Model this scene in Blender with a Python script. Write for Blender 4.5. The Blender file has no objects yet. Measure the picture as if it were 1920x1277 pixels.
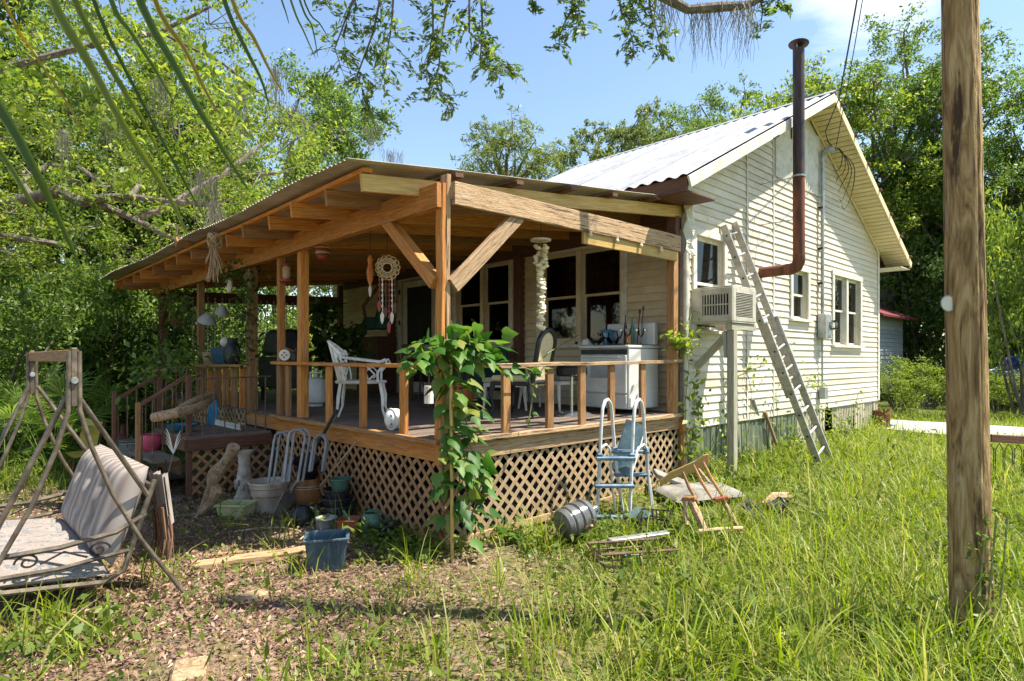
import bpy, bmesh, math, random
import numpy as np
from mathutils import Vector, Matrix, Quaternion
R_ = math.radians
SC = bpy.context.scene
COL = SC.collection
rnd = random.Random(7)
rng = np.random.default_rng(11)

# ---------------------------------------------------------------- camera
FPX, CX, HY = 1159.0, 960.0, 672.0           # focal length, principal column and horizon row of the photograph (pixels)
ANG = math.atan((2170 - 960) / FPX)          # heading of the view from the X axis
CF = Vector((math.cos(ANG), math.sin(ANG), 0)); CR = Vector((math.sin(ANG), -math.cos(ANG), 0))
CAM = Vector((-3.126, -4.079, 1.6))
cd = bpy.data.cameras.new('camera'); cam = bpy.data.objects.new('camera', cd); COL.objects.link(cam)
cam.location = CAM; cam.rotation_euler = (R_(90), 0, ANG - R_(90))
cd.sensor_width = 36; cd.lens = 36 * FPX / 1920; cd.shift_y = (HY - 638.5) / 1920
cd.clip_start = 0.05; cd.clip_end = 900
SC.camera = cam
# ---------------------------------------------------------------- light
SUN = Vector((0.36, -0.42, 1.0)).normalized()
sl = bpy.data.lights.new('sun', 'SUN'); sl.energy = 5.0; sl.angle = R_(0.5); sl.color = (1, 0.93, 0.80)
so = bpy.data.objects.new('sun', sl); COL.objects.link(so)
so.rotation_euler = SUN.to_track_quat('Z', 'Y').to_euler()
so.location = (0, 0, 20)
W = bpy.data.worlds.new('World'); SC.world = W; W.use_nodes = True
nt = W.node_tree; nt.nodes.clear()
sky = nt.nodes.new('ShaderNodeTexSky'); sky.sky_type = 'NISHITA'; sky.sun_disc = False
sky.sun_elevation = math.asin(SUN.z); sky.sun_rotation = math.atan2(SUN.x, SUN.y)
sky.air_density = 1.25; sky.dust_density = 0.5; sky.ozone_density = 2.0
tc = nt.nodes.new('ShaderNodeTexCoord')
mp = nt.nodes.new('ShaderNodeMapping'); mp.inputs['Scale'].default_value = (1.5, 1.5, 4.2)
nz = nt.nodes.new('ShaderNodeTexNoise'); nz.inputs['Scale'].default_value = 2.6; nz.inputs['Detail'].default_value = 8; nz.inputs['Roughness'].default_value = .58; nz.inputs['Distortion'].default_value = .3
mixc = nt.nodes.new('ShaderNodeMixRGB'); mixc.inputs[2].default_value = (6.9, 7.0, 7.2, 1)
def mth(op, a, b):
    n = nt.nodes.new('ShaderNodeMath'); n.operation = op
    for i, q in enumerate((a, b)):
        if isinstance(q, (int, float)): n.inputs[i].default_value = q
        else: nt.links.new(q, n.inputs[i])
    return n.outputs[0]
acc = None                                      # fair-weather clouds drifting round the sky; two of them stand in view over the gable
for (cx_, cy_, cz_, rad) in ((.86, .25, .49, .085), (-.5, .6, .6, .22), (.2, -.9, .45, .25), (-.9, -.3, .5, .2), (.3, .95, .75, .13), (.1, -.4, .9, .2)):
    vd = nt.nodes.new('ShaderNodeVectorMath'); vd.operation = 'DISTANCE'; nt.links.new(tc.outputs['Generated'], vd.inputs[0]); vd.inputs[1].default_value = Vector((cx_, cy_, cz_)).normalized()
    f = mth('SUBTRACT', 1.0, mth('DIVIDE', vd.outputs['Value'], rad * 1.7)); f = mth('MAXIMUM', f, 0.0)
    acc = f if acc is None else mth('MAXIMUM', acc, f)
CLOUD = mth('MINIMUM', mth('MAXIMUM', mth('MULTIPLY', mth('SUBTRACT', mth('ADD', mth('MULTIPLY', acc, .55), nz.outputs['Fac']), .74), 2.6), 0.0), .8)
bg = nt.nodes.new('ShaderNodeBackground'); bg.inputs['Strength'].default_value = 0.1
ow = nt.nodes.new('ShaderNodeOutputWorld')
nt.links.new(tc.outputs['Generated'], mp.inputs['Vector']); nt.links.new(mp.outputs['Vector'], nz.inputs['Vector'])
nt.links.new(CLOUD, mixc.inputs['Fac'])
nt.links.new(sky.outputs['Color'], mixc.inputs[1]); nt.links.new(mixc.outputs['Color'], bg.inputs['Color'])
nt.links.new(bg.outputs['Background'], ow.inputs['Surface'])
vs = SC.view_settings; vs.view_transform = 'Standard'; vs.look = 'None'; vs.exposure = 1.27; vs.gamma = 1; vs.use_curve_mapping = False
SC.cycles.max_bounces = 7; SC.cycles.diffuse_bounces = 4; SC.cycles.glossy_bounces = 3; SC.cycles.transmission_bounces = 4; SC.cycles.transparent_max_bounces = 12
SC.cycles.use_denoising = True

# ---------------------------------------------------------------- places: a photo pixel met with a real plane of the place
def ray(px, py): return CF + CR * ((px - CX) / FPX) + Vector((0, 0, -(py - HY) / FPX))
def DP(px, py, d): return CAM + ray(px, py) * d
def PX(px, py, x=0.0): r = ray(px, py); return CAM + r * ((x - CAM.x) / r.x)
def PY(px, py, y=0.0): r = ray(px, py); return CAM + r * ((y - CAM.y) / r.y)
def PZ(px, py, z): r = ray(px, py); return CAM + r * ((z - CAM.z) / r.z)
def sst(a, b, t): t = min(1, max(0, (t - a) / (b - a))); return t * t * (3 - 2 * t)
def gz(x, y):
    z = 0.15 * sst(0.3, 6, x) + 0.02 * math.sin(x * 1.3 + 1) * math.sin(y * 1.1) + .012 * math.sin(x * 3.1) * math.cos(y * 2.7)
    z += 0.35 * sst(16, 26, x) + .3 * sst(12, 24, y)
    return z
def G(px, py):
    p = PZ(px, py, 0.02)
    for _ in range(3): p = PZ(px, py, gz(p.x, p.y))
    return p

# ---------------------------------------------------------------- materials
MATS = {}
def mat(name, cols, scale=6, rough=.6, bump=.15, metal=0., stretch=(1, 1, 1), rv=.12, detail=5, ramp=(.35, .65), bscale=3, spec=.4, streak=None, dist=0.0):
    m = bpy.data.materials.new(name); m.use_nodes = True; MATS[name] = m
    t = m.node_tree; N = t.nodes; L = t.links; b = N['Principled BSDF']
    c = N.new('ShaderNodeTexCoord'); oi = N.new('ShaderNodeObjectInfo')
    ml = N.new('ShaderNodeMath'); ml.operation = 'MULTIPLY'; ml.inputs[1].default_value = 37
    L.new(oi.outputs['Random'], ml.inputs[0])
    ad = N.new('ShaderNodeVectorMath'); ad.operation = 'ADD'; L.new(c.outputs['Object'], ad.inputs[0]); L.new(ml.outputs[0], ad.inputs[1])
    mpn = N.new('ShaderNodeMapping'); mpn.inputs['Scale'].default_value = stretch; L.new(ad.outputs[0], mpn.inputs['Vector'])
    n1 = N.new('ShaderNodeTexNoise'); n1.inputs['Scale'].default_value = scale; n1.inputs['Detail'].default_value = detail; n1.inputs['Roughness'].default_value = .62
    n1.inputs['Distortion'].default_value = dist
    L.new(mpn.outputs[0], n1.inputs['Vector'])
    r = N.new('ShaderNodeValToRGB'); e = r.color_ramp.elements
    while len(e) < len(cols): e.new(.5)
    for i, cc in enumerate(cols):
        e[i].position = ramp[0] + (ramp[1] - ramp[0]) * i / max(1, len(cols) - 1); e[i].color = (*cc, 1)
    L.new(n1.outputs['Fac'], r.inputs['Fac']); out = r.outputs['Color']
    if streak:                                   # (colour, stretch, scale, lo, hi): second layer with its own shape (cracks, stains, grain)
        for (sc_, sstr, ss, lo, hi) in streak:
            mp2 = N.new('ShaderNodeMapping'); mp2.inputs['Scale'].default_value = sstr; L.new(ad.outputs[0], mp2.inputs['Vector'])
            n2 = N.new('ShaderNodeTexNoise'); n2.inputs['Scale'].default_value = ss; n2.inputs['Detail'].default_value = 6; n2.inputs['Roughness'].default_value = .65
            n2.inputs['Distortion'].default_value = .4
            L.new(mp2.outputs[0], n2.inputs['Vector'])
            mr = N.new('ShaderNodeMapRange'); mr.inputs['From Min'].default_value = lo; mr.inputs['From Max'].default_value = hi
            L.new(n2.outputs['Fac'], mr.inputs['Value'])
            mx = N.new('ShaderNodeMixRGB'); L.new(mr.outputs['Result'], mx.inputs['Fac']); L.new(out, mx.inputs[1]); mx.inputs[2].default_value = (*sc_, 1)
            out = mx.outputs['Color']
    hs = N.new('ShaderNodeHueSaturation'); mr2 = N.new('ShaderNodeMapRange')
    mr2.inputs['To Min'].default_value = 1 - rv; mr2.inputs['To Max'].default_value = 1 + rv
    L.new(oi.outputs['Random'], mr2.inputs['Value']); L.new(mr2.outputs['Result'], hs.inputs['Value']); L.new(out, hs.inputs['Color'])
    L.new(hs.outputs['Color'], b.inputs['Base Color'])
    b.inputs['Roughness'].default_value = rough; b.inputs['Metallic'].default_value = metal; b.inputs['Specular IOR Level'].default_value = spec
    if bump:
        n3 = N.new('ShaderNodeTexNoise'); n3.inputs['Scale'].default_value = scale * bscale; n3.inputs['Detail'].default_value = 6; L.new(mpn.outputs[0], n3.inputs['Vector'])
        bp = N.new('ShaderNodeBump'); bp.inputs['Strength'].default_value = min(1, bump); bp.inputs['Distance'].default_value = .03 if bump >= 1 else .01
        L.new(n3.outputs['Fac'], bp.inputs['Height']); L.new(bp.outputs['Normal'], b.inputs['Normal'])
    return m
def leafmat(name, cols, trans=.35, rough=.45, per_object=False):
    m = bpy.data.materials.new(name); m.use_nodes = True; MATS[name] = m
    t = m.node_tree; N = t.nodes; L = t.links; b = N['Principled BSDF']
    g = N.new('ShaderNodeNewGeometry'); r = N.new('ShaderNodeValToRGB'); e = r.color_ramp.elements
    while len(e) < len(cols): e.new(.5)
    for i, cc in enumerate(cols): e[i].position = i / (len(cols) - 1); e[i].color = (*cc, 1)
    if per_object: L.new(N.new('ShaderNodeObjectInfo').outputs['Random'], r.inputs['Fac'])
    else: L.new(g.outputs['Random Per Island'], r.inputs['Fac'])
    L.new(r.outputs['Color'], b.inputs['Base Color']); b.inputs['Roughness'].default_value = rough; b.inputs['Specular IOR Level'].default_value = .35
    tr = N.new('ShaderNodeBsdfTranslucent'); hs = N.new('ShaderNodeHueSaturation'); hs.inputs['Value'].default_value = 1.5; hs.inputs['Saturation'].default_value = 1.1
    L.new(r.outputs['Color'], hs.inputs['Color']); L.new(hs.outputs['Color'], tr.inputs['Color'])
    mx = N.new('ShaderNodeMixShader'); mx.inputs[0].default_value = trans
    L.new(b.outputs[0], mx.inputs[1]); L.new(tr.outputs[0], mx.inputs[2]); L.new(mx.outputs[0], N['Material Output'].inputs['Surface'])
    return m
def glassmat(name, tint=(.55, .6, .6), k=.1):
    m = bpy.data.materials.new(name); m.use_nodes = True; MATS[name] = m
    t = m.node_tree; N = t.nodes; L = t.links; N.remove(N['Principled BSDF'])
    a = N.new('ShaderNodeBsdfTransparent'); a.inputs[0].default_value = (*tint, 1)
    g = N.new('ShaderNodeBsdfGlossy'); g.inputs['Roughness'].default_value = .03; g.inputs[0].default_value = (.62, .62, .62, 1)
    f = N.new('ShaderNodeFresnel'); f.inputs['IOR'].default_value = 1.5
    ad = N.new('ShaderNodeMath'); ad.operation = 'ADD'; ad.inputs[1].default_value = k; L.new(f.outputs[0], ad.inputs[0])
    mx = N.new('ShaderNodeMixShader'); L.new(ad.outputs[0], mx.inputs[0]); L.new(a.outputs[0], mx.inputs[1]); L.new(g.outputs[0], mx.inputs[2])
    L.new(mx.outputs[0], N['Material Output'].inputs['Surface'])
    return m
GR = (1.2, 22, 22)       # grain runs along a board's local X
mat('wood_orange', [(.34, .118, .02), (.49, .195, .04), (.60, .275, .072)], 4, .65, .5, stretch=GR, rv=.22, dist=.8, streak=[((.17, .055, .018), (1.5, 40, 40), 2.2, .56, .75), ((.20, .075, .025), (5, 9, 9), 1.1, .68, .78), ((.30, .215, .15), (.8, 4, 4), 1.2, .56, .74)])
mat('wood_tan', [(.20, .09, .032), (.29, .145, .055), (.38, .215, .095)], 4, .65, .5, stretch=GR, rv=.22, dist=.8, streak=[((.16, .08, .03), (1.5, 40, 40), 2.2, .57, .78), ((.22, .10, .035), (5, 9, 9), 1.1, .68, .78)])
mat('wood_grey', [(.30, .175, .085), (.42, .27, .145), (.52, .365, .22)], 4, .75, .8, stretch=GR, streak=[((.07, .04, .025), (1.1, 24, 24), 2.0, .55, .62), ((.50, .40, .30), (2, 14, 14), 1.5, .6, .75)], dist=1.2)
mat('wood_yellow', [(.40, .24, .06), (.50, .315, .095), (.57, .385, .14)], 4, .6, .25, stretch=GR, streak=[((.28, .16, .06), (1.5, 40, 40), 2.2, .58, .8)])
mat('wood_dark', [(.075, .032, .018), (.115, .048, .026), (.16, .07, .04)], 4, .6, .3, stretch=GR)
mat('wood_deck', [(.095, .068, .052), (.15, .11, .085), (.215, .165, .13)], 4, .8, .5, stretch=GR, rv=.2, streak=[((.10, .065, .045), (1.3, 30, 30), 2.2, .55, .7)])
mat('lattice_warm', [(.26, .12, .05), (.36, .18, .08), (.44, .245, .12)], 5, .75, .4, stretch=(1.5, 18, 18), rv=.18, streak=[((.20, .17, .06), (2, 3, 3), 1.6, .55, .7)])
mat('lattice_pale', [(.24, .16, .085), (.34, .24, .135), (.42, .315, .19)], 5, .75, .4, stretch=(1.5, 18, 18), rv=.18, streak=[((.24, .14, .06), (2, 6, 6), 1.6, .55, .7)])
mat('pole_wood', [(.14, .08, .03), (.30, .185, .075), (.45, .315, .155)], 2.2, .85, 1.0, stretch=(5, 5, .8), bscale=2.5, rv=0, dist=2.5, streak=[((.055, .03, .012), (9, 9, .9), 1.6, .54, .62), ((.44, .36, .23), (6, 6, 1.1), 1.3, .6, .72)])
mat('siding', [(.54, .465, .34), (.61, .545, .43), (.655, .60, .50)], 3, .55, .08, rv=.09, stretch=(1, 1, 1), streak=[((.46, .38, .24), (1.2, 3, 5), 1.5, .54, .74), ((.27, .21, .13), (7, 2, 1.2), 1.6, .63, .78), ((.13, .10, .07), (3, 3, 14), 2.2, .66, .73)])
mat('siding_porch', [(.50, .40, .26), (.58, .475, .32), (.64, .54, .38)], 3, .6, .08, rv=.04, streak=[((.40, .33, .23), (1.2, 3, 5), 1.5, .58, .78)])  # house siding again, the porch's warm shade put into its tan
mat('trim_white', [(.50, .46, .36), (.62, .585, .50), (.68, .65, .575)], 7, .55, .2, rv=.04, streak=[((.34, .29, .21), (3, 3, 3), 3, .62, .74)])
mat('soffit', [(.62, .51, .29), (.70, .60, .37)], 4, .55, .08, rv=.06)
mat('metal_roof', [(.25, .26, .285), (.32, .33, .355), (.38, .39, .41)], 2.5, .6, .05, metal=.1, rv=.1, spec=.2, streak=[((.17, .175, .19), (3, .4, 1), 3, .6, .8)])
mat('metal_porch', [(.36, .31, .25), (.47, .415, .34), (.55, .50, .43)], 2.5, .5, .05, metal=.25, rv=.08, streak=[((.26, .17, .10), (.6, 3, 3), 3, .62, .8)])
mat('skirt_green', [(.07, .095, .06), (.13, .155, .10), (.22, .225, .145)], 4, .6, .1, rv=.1, stretch=(4, 4, .6), streak=[((.07, .08, .05), (6, 6, .7), 2, .55, .7)])
mat('skirt_tan', [(.30, .27, .18), (.42, .38, .27), (.5, .46, .34)], 4, .6, .1, rv=.1, stretch=(4, 4, .6), streak=[((.16, .14, .09), (6, 6, .7), 2, .55, .7)])
mat('rust', [(.075, .028, .018), (.145, .05, .026), (.23, .085, .04)], 5, .7, .25, metal=.1, stretch=(2, 2, .5), rv=0)
mat('soot', [(.025, .018, .018), (.055, .034, .032), (.11, .058, .048)], 5, .5, .15, metal=.3, stretch=(2, 2, .4), rv=0)
mat('galv', [(.24, .26, .26), (.34, .36, .36), (.42, .43, .42)], 8, .45, .05, metal=.5, rv=.05)
mat('alu', [(.30, .285, .26), (.40, .38, .355), (.48, .46, .43)], 12, .5, .06, metal=.55, rv=.04, stretch=(1, 1, .2))
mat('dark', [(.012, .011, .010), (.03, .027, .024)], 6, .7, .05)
mat('interior', [(.06, .045, .035), (.10, .075, .055)], 3, .9, 0)
mat('curtain', [(.07, .034, .018), (.14, .066, .034), (.22, .105, .055)], 3, .9, .1, stretch=(9, 9, .4), rv=.2)  # brown strips put reflected porch wood into the colour
mat('curtain_pale', [(.52, .49, .42), (.66, .63, .55)], 3, .9, .1, stretch=(9, 9, .4))
mat('black_plastic', [(.013, .013, .014), (.03, .03, .031)], 8, .42, .08)
mat('black_iron', [(.012, .010, .009), (.03, .02, .016)], 14, .6, .15)
mat('iron_brown', [(.075, .045, .03), (.14, .085, .05), (.2, .12, .07)], 14, .6, .15)
mat('white_enamel', [(.56, .56, .53), (.66, .66, .63)], 5, .25, .03, streak=[((.5, .46, .36), (2, 2, 2), 3, .64, .8)])
mat('white_iron', [(.62, .58, .52), (.76, .72, .66), (.8, .77, .72)], 14, .55, .2)
mat('cane', [(.58, .47, .27), (.70, .59, .37)], 60, .7, .3)
mat('chrome', [(.55, .55, .55), (.7, .7, .7)], 10, .22, .03, metal=.9)
mat('smoky', [(.09, .09, .09), (.16, .16, .155)], 6, .22, .03, spec=.7)
mat('steel', [(.30, .29, .28), (.45, .44, .43)], 10, .3, .05, metal=.85)
mat('terracotta_white', [(.44, .34, .25), (.60, .49, .38), (.68, .57, .46)], 6, .8, .15, streak=[((.25, .2, .14), (3, 3, 1), 3, .58, .72)])
mat('terracotta', [(.28, .10, .03), (.42, .17, .05), (.5, .23, .08)], 5, .7, .15, streak=[((.14, .06, .03), (3, 3, 1), 3, .58, .72)])
mat('red_clay', [(.28, .075, .035), (.36, .105, .05)], 6, .6, .1)
mat('tub_green', [(.33, .34, .15), (.45, .45, .22), (.52, .52, .3)], 5, .5, .08, streak=[((.2, .18, .09), (3, 3, 1), 3, .58, .72)])
mat('blue_planter', [(.03, .06, .08), (.045, .085, .11), (.08, .125, .14)], 5, .42, .06, streak=[((.16, .17, .14), (4, 4, 1), 3, .58, .74)])
mat('green_plastic', [(.05, .12, .08), (.075, .16, .11)], 5, .4, .06)
mat('tub_grey', [(.24, .25, .24), (.34, .35, .34)], 5, .5, .06)
mat('concrete_figure', [(.24, .20, .15), (.40, .34, .27), (.5, .44, .36)], 9, .9, .7)
mat('driftwood', [(.18, .11, .06), (.34, .23, .13), (.44, .31, .19)], 5, .85, .8, stretch=(3, 3, 3), dist=2)
mat('tube_grey', [(.20, .185, .18), (.30, .28, .275)], 12, .42, .06, metal=.3)
mat('swing_metal', [(.07, .055, .042), (.13, .105, .078), (.2, .165, .12)], 9, .5, .12, metal=.35, streak=[((.10, .055, .03), (3, 3, 3), 3, .6, .72)])
mat('ladder_blue', [(.045, .10, .16), (.09, .165, .235), (.15, .22, .28)], 9, .5, .1, streak=[((.3, .33, .33), (3, 3, 3), 3, .6, .74)])
mat('ladder_white', [(.48, .5, .5), (.62, .63, .62), (.7, .7, .68)], 9, .45, .08, streak=[((.24, .2, .13), (4, 4, 4), 3, .6, .72)])
mat('blue_cloth', [(.02, .13, .24), (.035, .21, .36)], 6, .8, .3)
mat('teal_cloth', [(.012, .045, .045), (.02, .07, .07)], 6, .85, .3)
mat('teal_pot', [(.012, .05, .09), (.02, .08, .13)], 6, .45, .05)
mat('pink', [(.48, .05, .10), (.6, .09, .16)], 6, .5, .05)
mat('red', [(.22, .03, .022), (.32, .05, .035)], 6, .5, .08)
mat('orange', [(.45, .13, .025), (.58, .2, .05)], 6, .6, .1)
mat('straw', [(.36, .25, .13), (.52, .39, .23)], 12, .85, .3)
mat('shell', [(.55, .46, .3), (.72, .63, .46), (.78, .7, .55)], 14, .5, .3, rv=.15)
mat('cloth_brown', [(.13, .07, .04), (.26, .15, .09)], 9, .95, .6, stretch=(6, 6, 1))
mat('bone', [(.55, .5, .42), (.7, .66, .58)], 9, .6, .2)
mat('slab', [(.14, .125, .105), (.22, .205, .18), (.30, .28, .25)], 5, .9, .4)
mat('ochre_chair', [(.36, .28, .05), (.5, .4, .09)], 6, .5, .1)
mat('ac_beige', [(.34, .31, .235), (.43, .40, .32), (.48, .455, .385)], 6, .5, .06, streak=[((.3, .24, .16), (3, 3, 1), 3, .6, .74)])
mat('post_paint', [(.26, .235, .165), (.38, .35, .265), (.47, .445, .36)], 4, .75, .3, stretch=GR, streak=[((.24, .19, .12), (1.5, 20, 20), 2.2, .56, .72)])
mat('bark', [(.075, .06, .045), (.13, .11, .085), (.2, .175, .14)], 5, .9, 1.0, stretch=(2, 2, .7))
mat('bark_pale', [(.085, .07, .055), (.15, .13, .105), (.25, .225, .19)], 5, .9, .8, stretch=(2, 2, .7))
mat('moss', [(.15, .14, .10), (.25, .235, .175)], 9, .95, 0)
mat('concrete', [(.30, .275, .24), (.38, .355, .315), (.44, .415, .375)], 3, .9, .3)
mat('wire', [(.01, .01, .01), (.02, .02, .02)], 5, .6, 0)
mat('vine_stem', [(.14, .15, .05), (.2, .22, .08)], 9, .7, .2)
mat('car_blue', [(.012, .022, .055), (.02, .035, .08)], 3, .25, .02)
mat('red_roof', [(.13, .025, .028), (.19, .04, .042)], 4, .5, .1)
mat('shed_blue', [(.33, .36, .38), (.43, .46, .47)], 4, .6, .1, streak=[((.25, .25, .22), (2, 2, 2), 2, .58, .75)])
mat('cloud', [(.8, .8, .8), (.82, .82, .82)], 2, 1, 0)
glassmat('glass', (.55, .52, .47), .0); glassmat('glass_light', (.92, .92, .88), .04); glassmat('clear_glass', (.93, .95, .94), .05)
leafmat('leaf_oak', [(.05, .095, .02), (.095, .16, .03), (.15, .225, .045), (.22, .285, .065)], .45)
leafmat('leaf_bright', [(.07, .125, .02), (.135, .20, .028), (.21, .27, .042), (.31, .345, .07)], .5)
leafmat('leaf_dark', [(.035, .065, .016), (.06, .105, .022), (.10, .145, .03)], .35)
leafmat('leaf_far', [(.10, .14, .04), (.15, .195, .055), (.21, .245, .075)], .4)
leafmat('leaf_pine', [(.10, .145, .03), (.15, .195, .04), (.22, .25, .06)], .4)
leafmat('leaf_vine', [(.028, .085, .012), (.05, .135, .018), (.08, .185, .026), (.13, .23, .04), (.24, .24, .05)], .4, .5, True)
leafmat('palm', [(.04, .075, .012), (.065, .11, .016), (.10, .145, .02), (.16, .18, .025)], .4, .45, True)
leafmat('palm_yellow', [(.22, .17, .02), (.27, .2, .03)], .35, .4)
leafmat('grass', [(.09, .145, .014), (.165, .235, .02), (.235, .305, .03), (.31, .36, .048), (.42, .37, .13)], .45, .5)
leafmat('weed', [(.08, .13, .018), (.13, .185, .026), (.19, .235, .04)], .4)
leafmat('litter', [(.06, .032, .02), (.12, .066, .042), (.19, .108, .07), (.26, .16, .105), (.34, .22, .15), (.46, .32, .23)], .1, .8)
leafmat('dry_grass', [(.30, .22, .10), (.42, .33, .17)], .25, .7)

# ---------------------------------------------------------------- mesh helpers
def wm(o):
    m = o.matrix_parent_inverse @ o.matrix_basis
    return wm(o.parent) @ m if o.parent else o.matrix_basis.copy()
def link(name, me, m, parent=None, inv=True, mw=None):
    o = bpy.data.objects.new(name, me); COL.objects.link(o)
    if m and me and not me.materials: me.materials.append(MATS[m])
    if mw is not None: o.matrix_basis = mw
    if name in ('crown', 'foliage', 'hanging_foliage', 'shade_foliage', 'moss', 'twigs', 'fronds', 'fringe', 'stalks'): o['kind'] = 'stuff'
    if parent is not None:
        o.parent = parent
        if inv: o.matrix_parent_inverse = wm(parent).inverted()
    return o
def tag(o, label=None, cat=None, group=None, kind=None):
    if label: o['label'] = label
    if cat: o['category'] = cat
    if group: o['group'] = group
    if kind: o['kind'] = kind
    return o
def thing(name, label, cat, loc=(0, 0, 0), rz=0, group=None, kind=None, mw=None):
    o = bpy.data.objects.new(name, None); COL.objects.link(o); o.empty_display_size = .1
    o.matrix_basis = mw if mw is not None else (Matrix.Translation(Vector(loc)) @ Matrix.Rotation(rz, 4, 'Z'))
    return tag(o, label, cat, group, kind)
def frame(d, up=Vector((0, 0, 1))):
    x = Vector(d).normalized(); up = Vector(up)
    if abs(x.dot(up)) > .98: up = Vector((0, 1, 0)) if abs(x.y) < .9 else Vector((1, 0, 0))
    y = up.cross(x).normalized(); z = x.cross(y)
    return Matrix((x, y, z)).transposed()
class MB:
    def __init__(s): s.v = []; s.f = []
    def add(s, vs, fs):
        b = len(s.v); s.v += [tuple(p) for p in vs]; s.f += [tuple(i + b for i in q) for q in fs]; return s
    def box(s, c, size, rot=None, taper=1.0):
        c = Vector(c); h = Vector(size) * .5; vs = []
        for dz in (-1, 1):
            k = taper if dz > 0 else 1
            for dx, dy in ((-1, -1), (1, -1), (1, 1), (-1, 1)):
                p = Vector((dx * h.x * k, dy * h.y * k, dz * h.z)); vs.append(c + (rot @ p if rot else p))
        return s.add(vs, [(3, 2, 1, 0), (4, 5, 6, 7), (0, 1, 5, 4), (1, 2, 6, 5), (2, 3, 7, 6), (3, 0, 4, 7)])
    def tube(s, pts, r, n=8, cap=True, closed=False):
        pts = [Vector(p) for p in pts]; N = len(pts); rs = r if isinstance(r, (list, tuple)) else [r] * N
        t0 = (pts[1] - pts[0]).normalized(); ref = Vector((0, 0, 1)) if abs(t0.z) < .9 else Vector((1, 0, 0))
        u = t0.cross(ref).normalized(); vs = []
        for i, p in enumerate(pts):
            a = pts[i - 1] if (i > 0 or closed) else p; b = pts[(i + 1) % N] if (i < N - 1 or closed) else p
            t = (b - a).normalized() if (b - a).length > 1e-9 else t0
            u = (u - t * u.dot(t)); u = u.normalized() if u.length > 1e-6 else t.orthogonal().normalized(); w = t.cross(u)
            for k in range(n):
                q = 2 * math.pi * k / n; vs.append(p + (u * math.cos(q) + w * math.sin(q)) * rs[i])
        fs = []
        for i in range(N if closed else N - 1):
            j = (i + 1) % N
            for k in range(n): fs.append((i * n + k, i * n + (k + 1) % n, j * n + (k + 1) % n, j * n + k))
        if cap and not closed: fs += [tuple(reversed(range(n))), tuple(range((N - 1) * n, N * n))]
        return s.add(vs, fs)
    def lathe(s, prof, c=(0, 0, 0), n=20, m=None, sq=0):
        c = Vector(c); vs = []; P = len(prof)
        for r, z in prof:
            for k in range(n):
                q = 2 * math.pi * k / n; p = Vector((r * math.cos(q), r * math.sin(q), z)); vs.append(c + (m @ p if m else p))
        fs = [(i * n + k, i * n + (k + 1) % n, (i + 1) * n + (k + 1) % n, (i + 1) * n + k) for i in range(P - 1) for k in range(n)]
        fs += [tuple(reversed(range(n))), tuple(range((P - 1) * n, P * n))]
        return s.add(vs, fs)
    def prism(s, poly, vec):
        n = len(poly); a = [Vector(p) for p in poly]; vec = Vector(vec)
        vs = a + [p + vec for p in a]
        return s.add(vs, [tuple(reversed(range(n))), tuple(range(n, 2 * n))] + [(i, (i + 1) % n, (i + 1) % n + n, i + n) for i in range(n)])
    def sphere(s, c, r, n=10, m=8):
        r = Vector(r) if not isinstance(r, (int, float)) else Vector((r, r, r))
        prof = [(math.sin(math.pi * i / m), -math.cos(math.pi * i / m)) for i in range(m + 1)]
        b = MB(); b.lathe([(max(a, .02), z) for a, z in prof], n=n)
        return s.add([Vector((p[0] * r.x, p[1] * r.y, p[2] * r.z)) + Vector(c) for p in b.v], b.f)
    def mesh(s, name, bevel=0, smooth=False):
        me = bpy.data.meshes.new(name); me.from_pydata(s.v, [], s.f)
        bm = bmesh.new(); bm.from_mesh(me)
        if bevel: bmesh.ops.bevel(bm, geom=list(bm.edges), offset=bevel, segments=1, affect='EDGES', clamp_overlap=True)
        bmesh.ops.recalc_face_normals(bm, faces=bm.faces)
        bm.to_mesh(me); bm.free()
        if smooth:
            me.polygons.foreach_set('use_smooth', [True] * len(me.polygons))
            try: me.set_sharp_from_angle(angle=R_(40))
            except Exception: pass
        return me
    def obj(s, name, m, parent=None, bevel=0, smooth=False, inv=True):
        return link(name, s.mesh(name, bevel, smooth), m, parent, inv)
def board(name, p0, p1, w, h, m, parent, up=(0, 0, 1), jit=.0015, ch=.004, segs=3, inv=True):
    """sawn board: local X along its length, w across, h in the up direction; eased edges, slightly uneven"""
    p0, p1 = Vector(p0), Vector(p1); L = (p1 - p0).length; F = frame(p1 - p0, Vector(up))
    a, b = w / 2, h / 2; c = min(ch, a * .4, b * .4)
    sec = [(-a + c, -b), (a - c, -b), (a, -b + c), (a, b - c), (a - c, b), (-a + c, b), (-a, b - c), (-a, -b + c)]
    vs = []; fs = []
    for i in range(segs + 1):
        x = -L / 2 + L * i / segs; dy = rnd.uniform(-1, 1) * jit; dz = rnd.uniform(-1, 1) * jit
        vs += [(x, y + dy, z + dz) for y, z in sec]
    for i in range(segs):
        for k in range(8): fs.append((i * 8 + k, i * 8 + (k + 1) % 8, i * 8 + 8 + (k + 1) % 8, i * 8 + 8 + k))
    fs += [tuple(reversed(range(8))), tuple(range(segs * 8, segs * 8 + 8))]
    me = bpy.data.meshes.new(name); me.from_pydata(vs, [], [tuple(reversed(q)) for q in fs]) if False else me.from_pydata(vs, [], fs)
    bm = bmesh.new(); bm.from_mesh(me); bmesh.ops.recalc_face_normals(bm, faces=bm.faces); bm.to_mesh(me); bm.free()
    mw = F.to_4x4(); mw.translation = (p0 + p1) / 2
    return link(name, me, m, parent, inv, mw)
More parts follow.
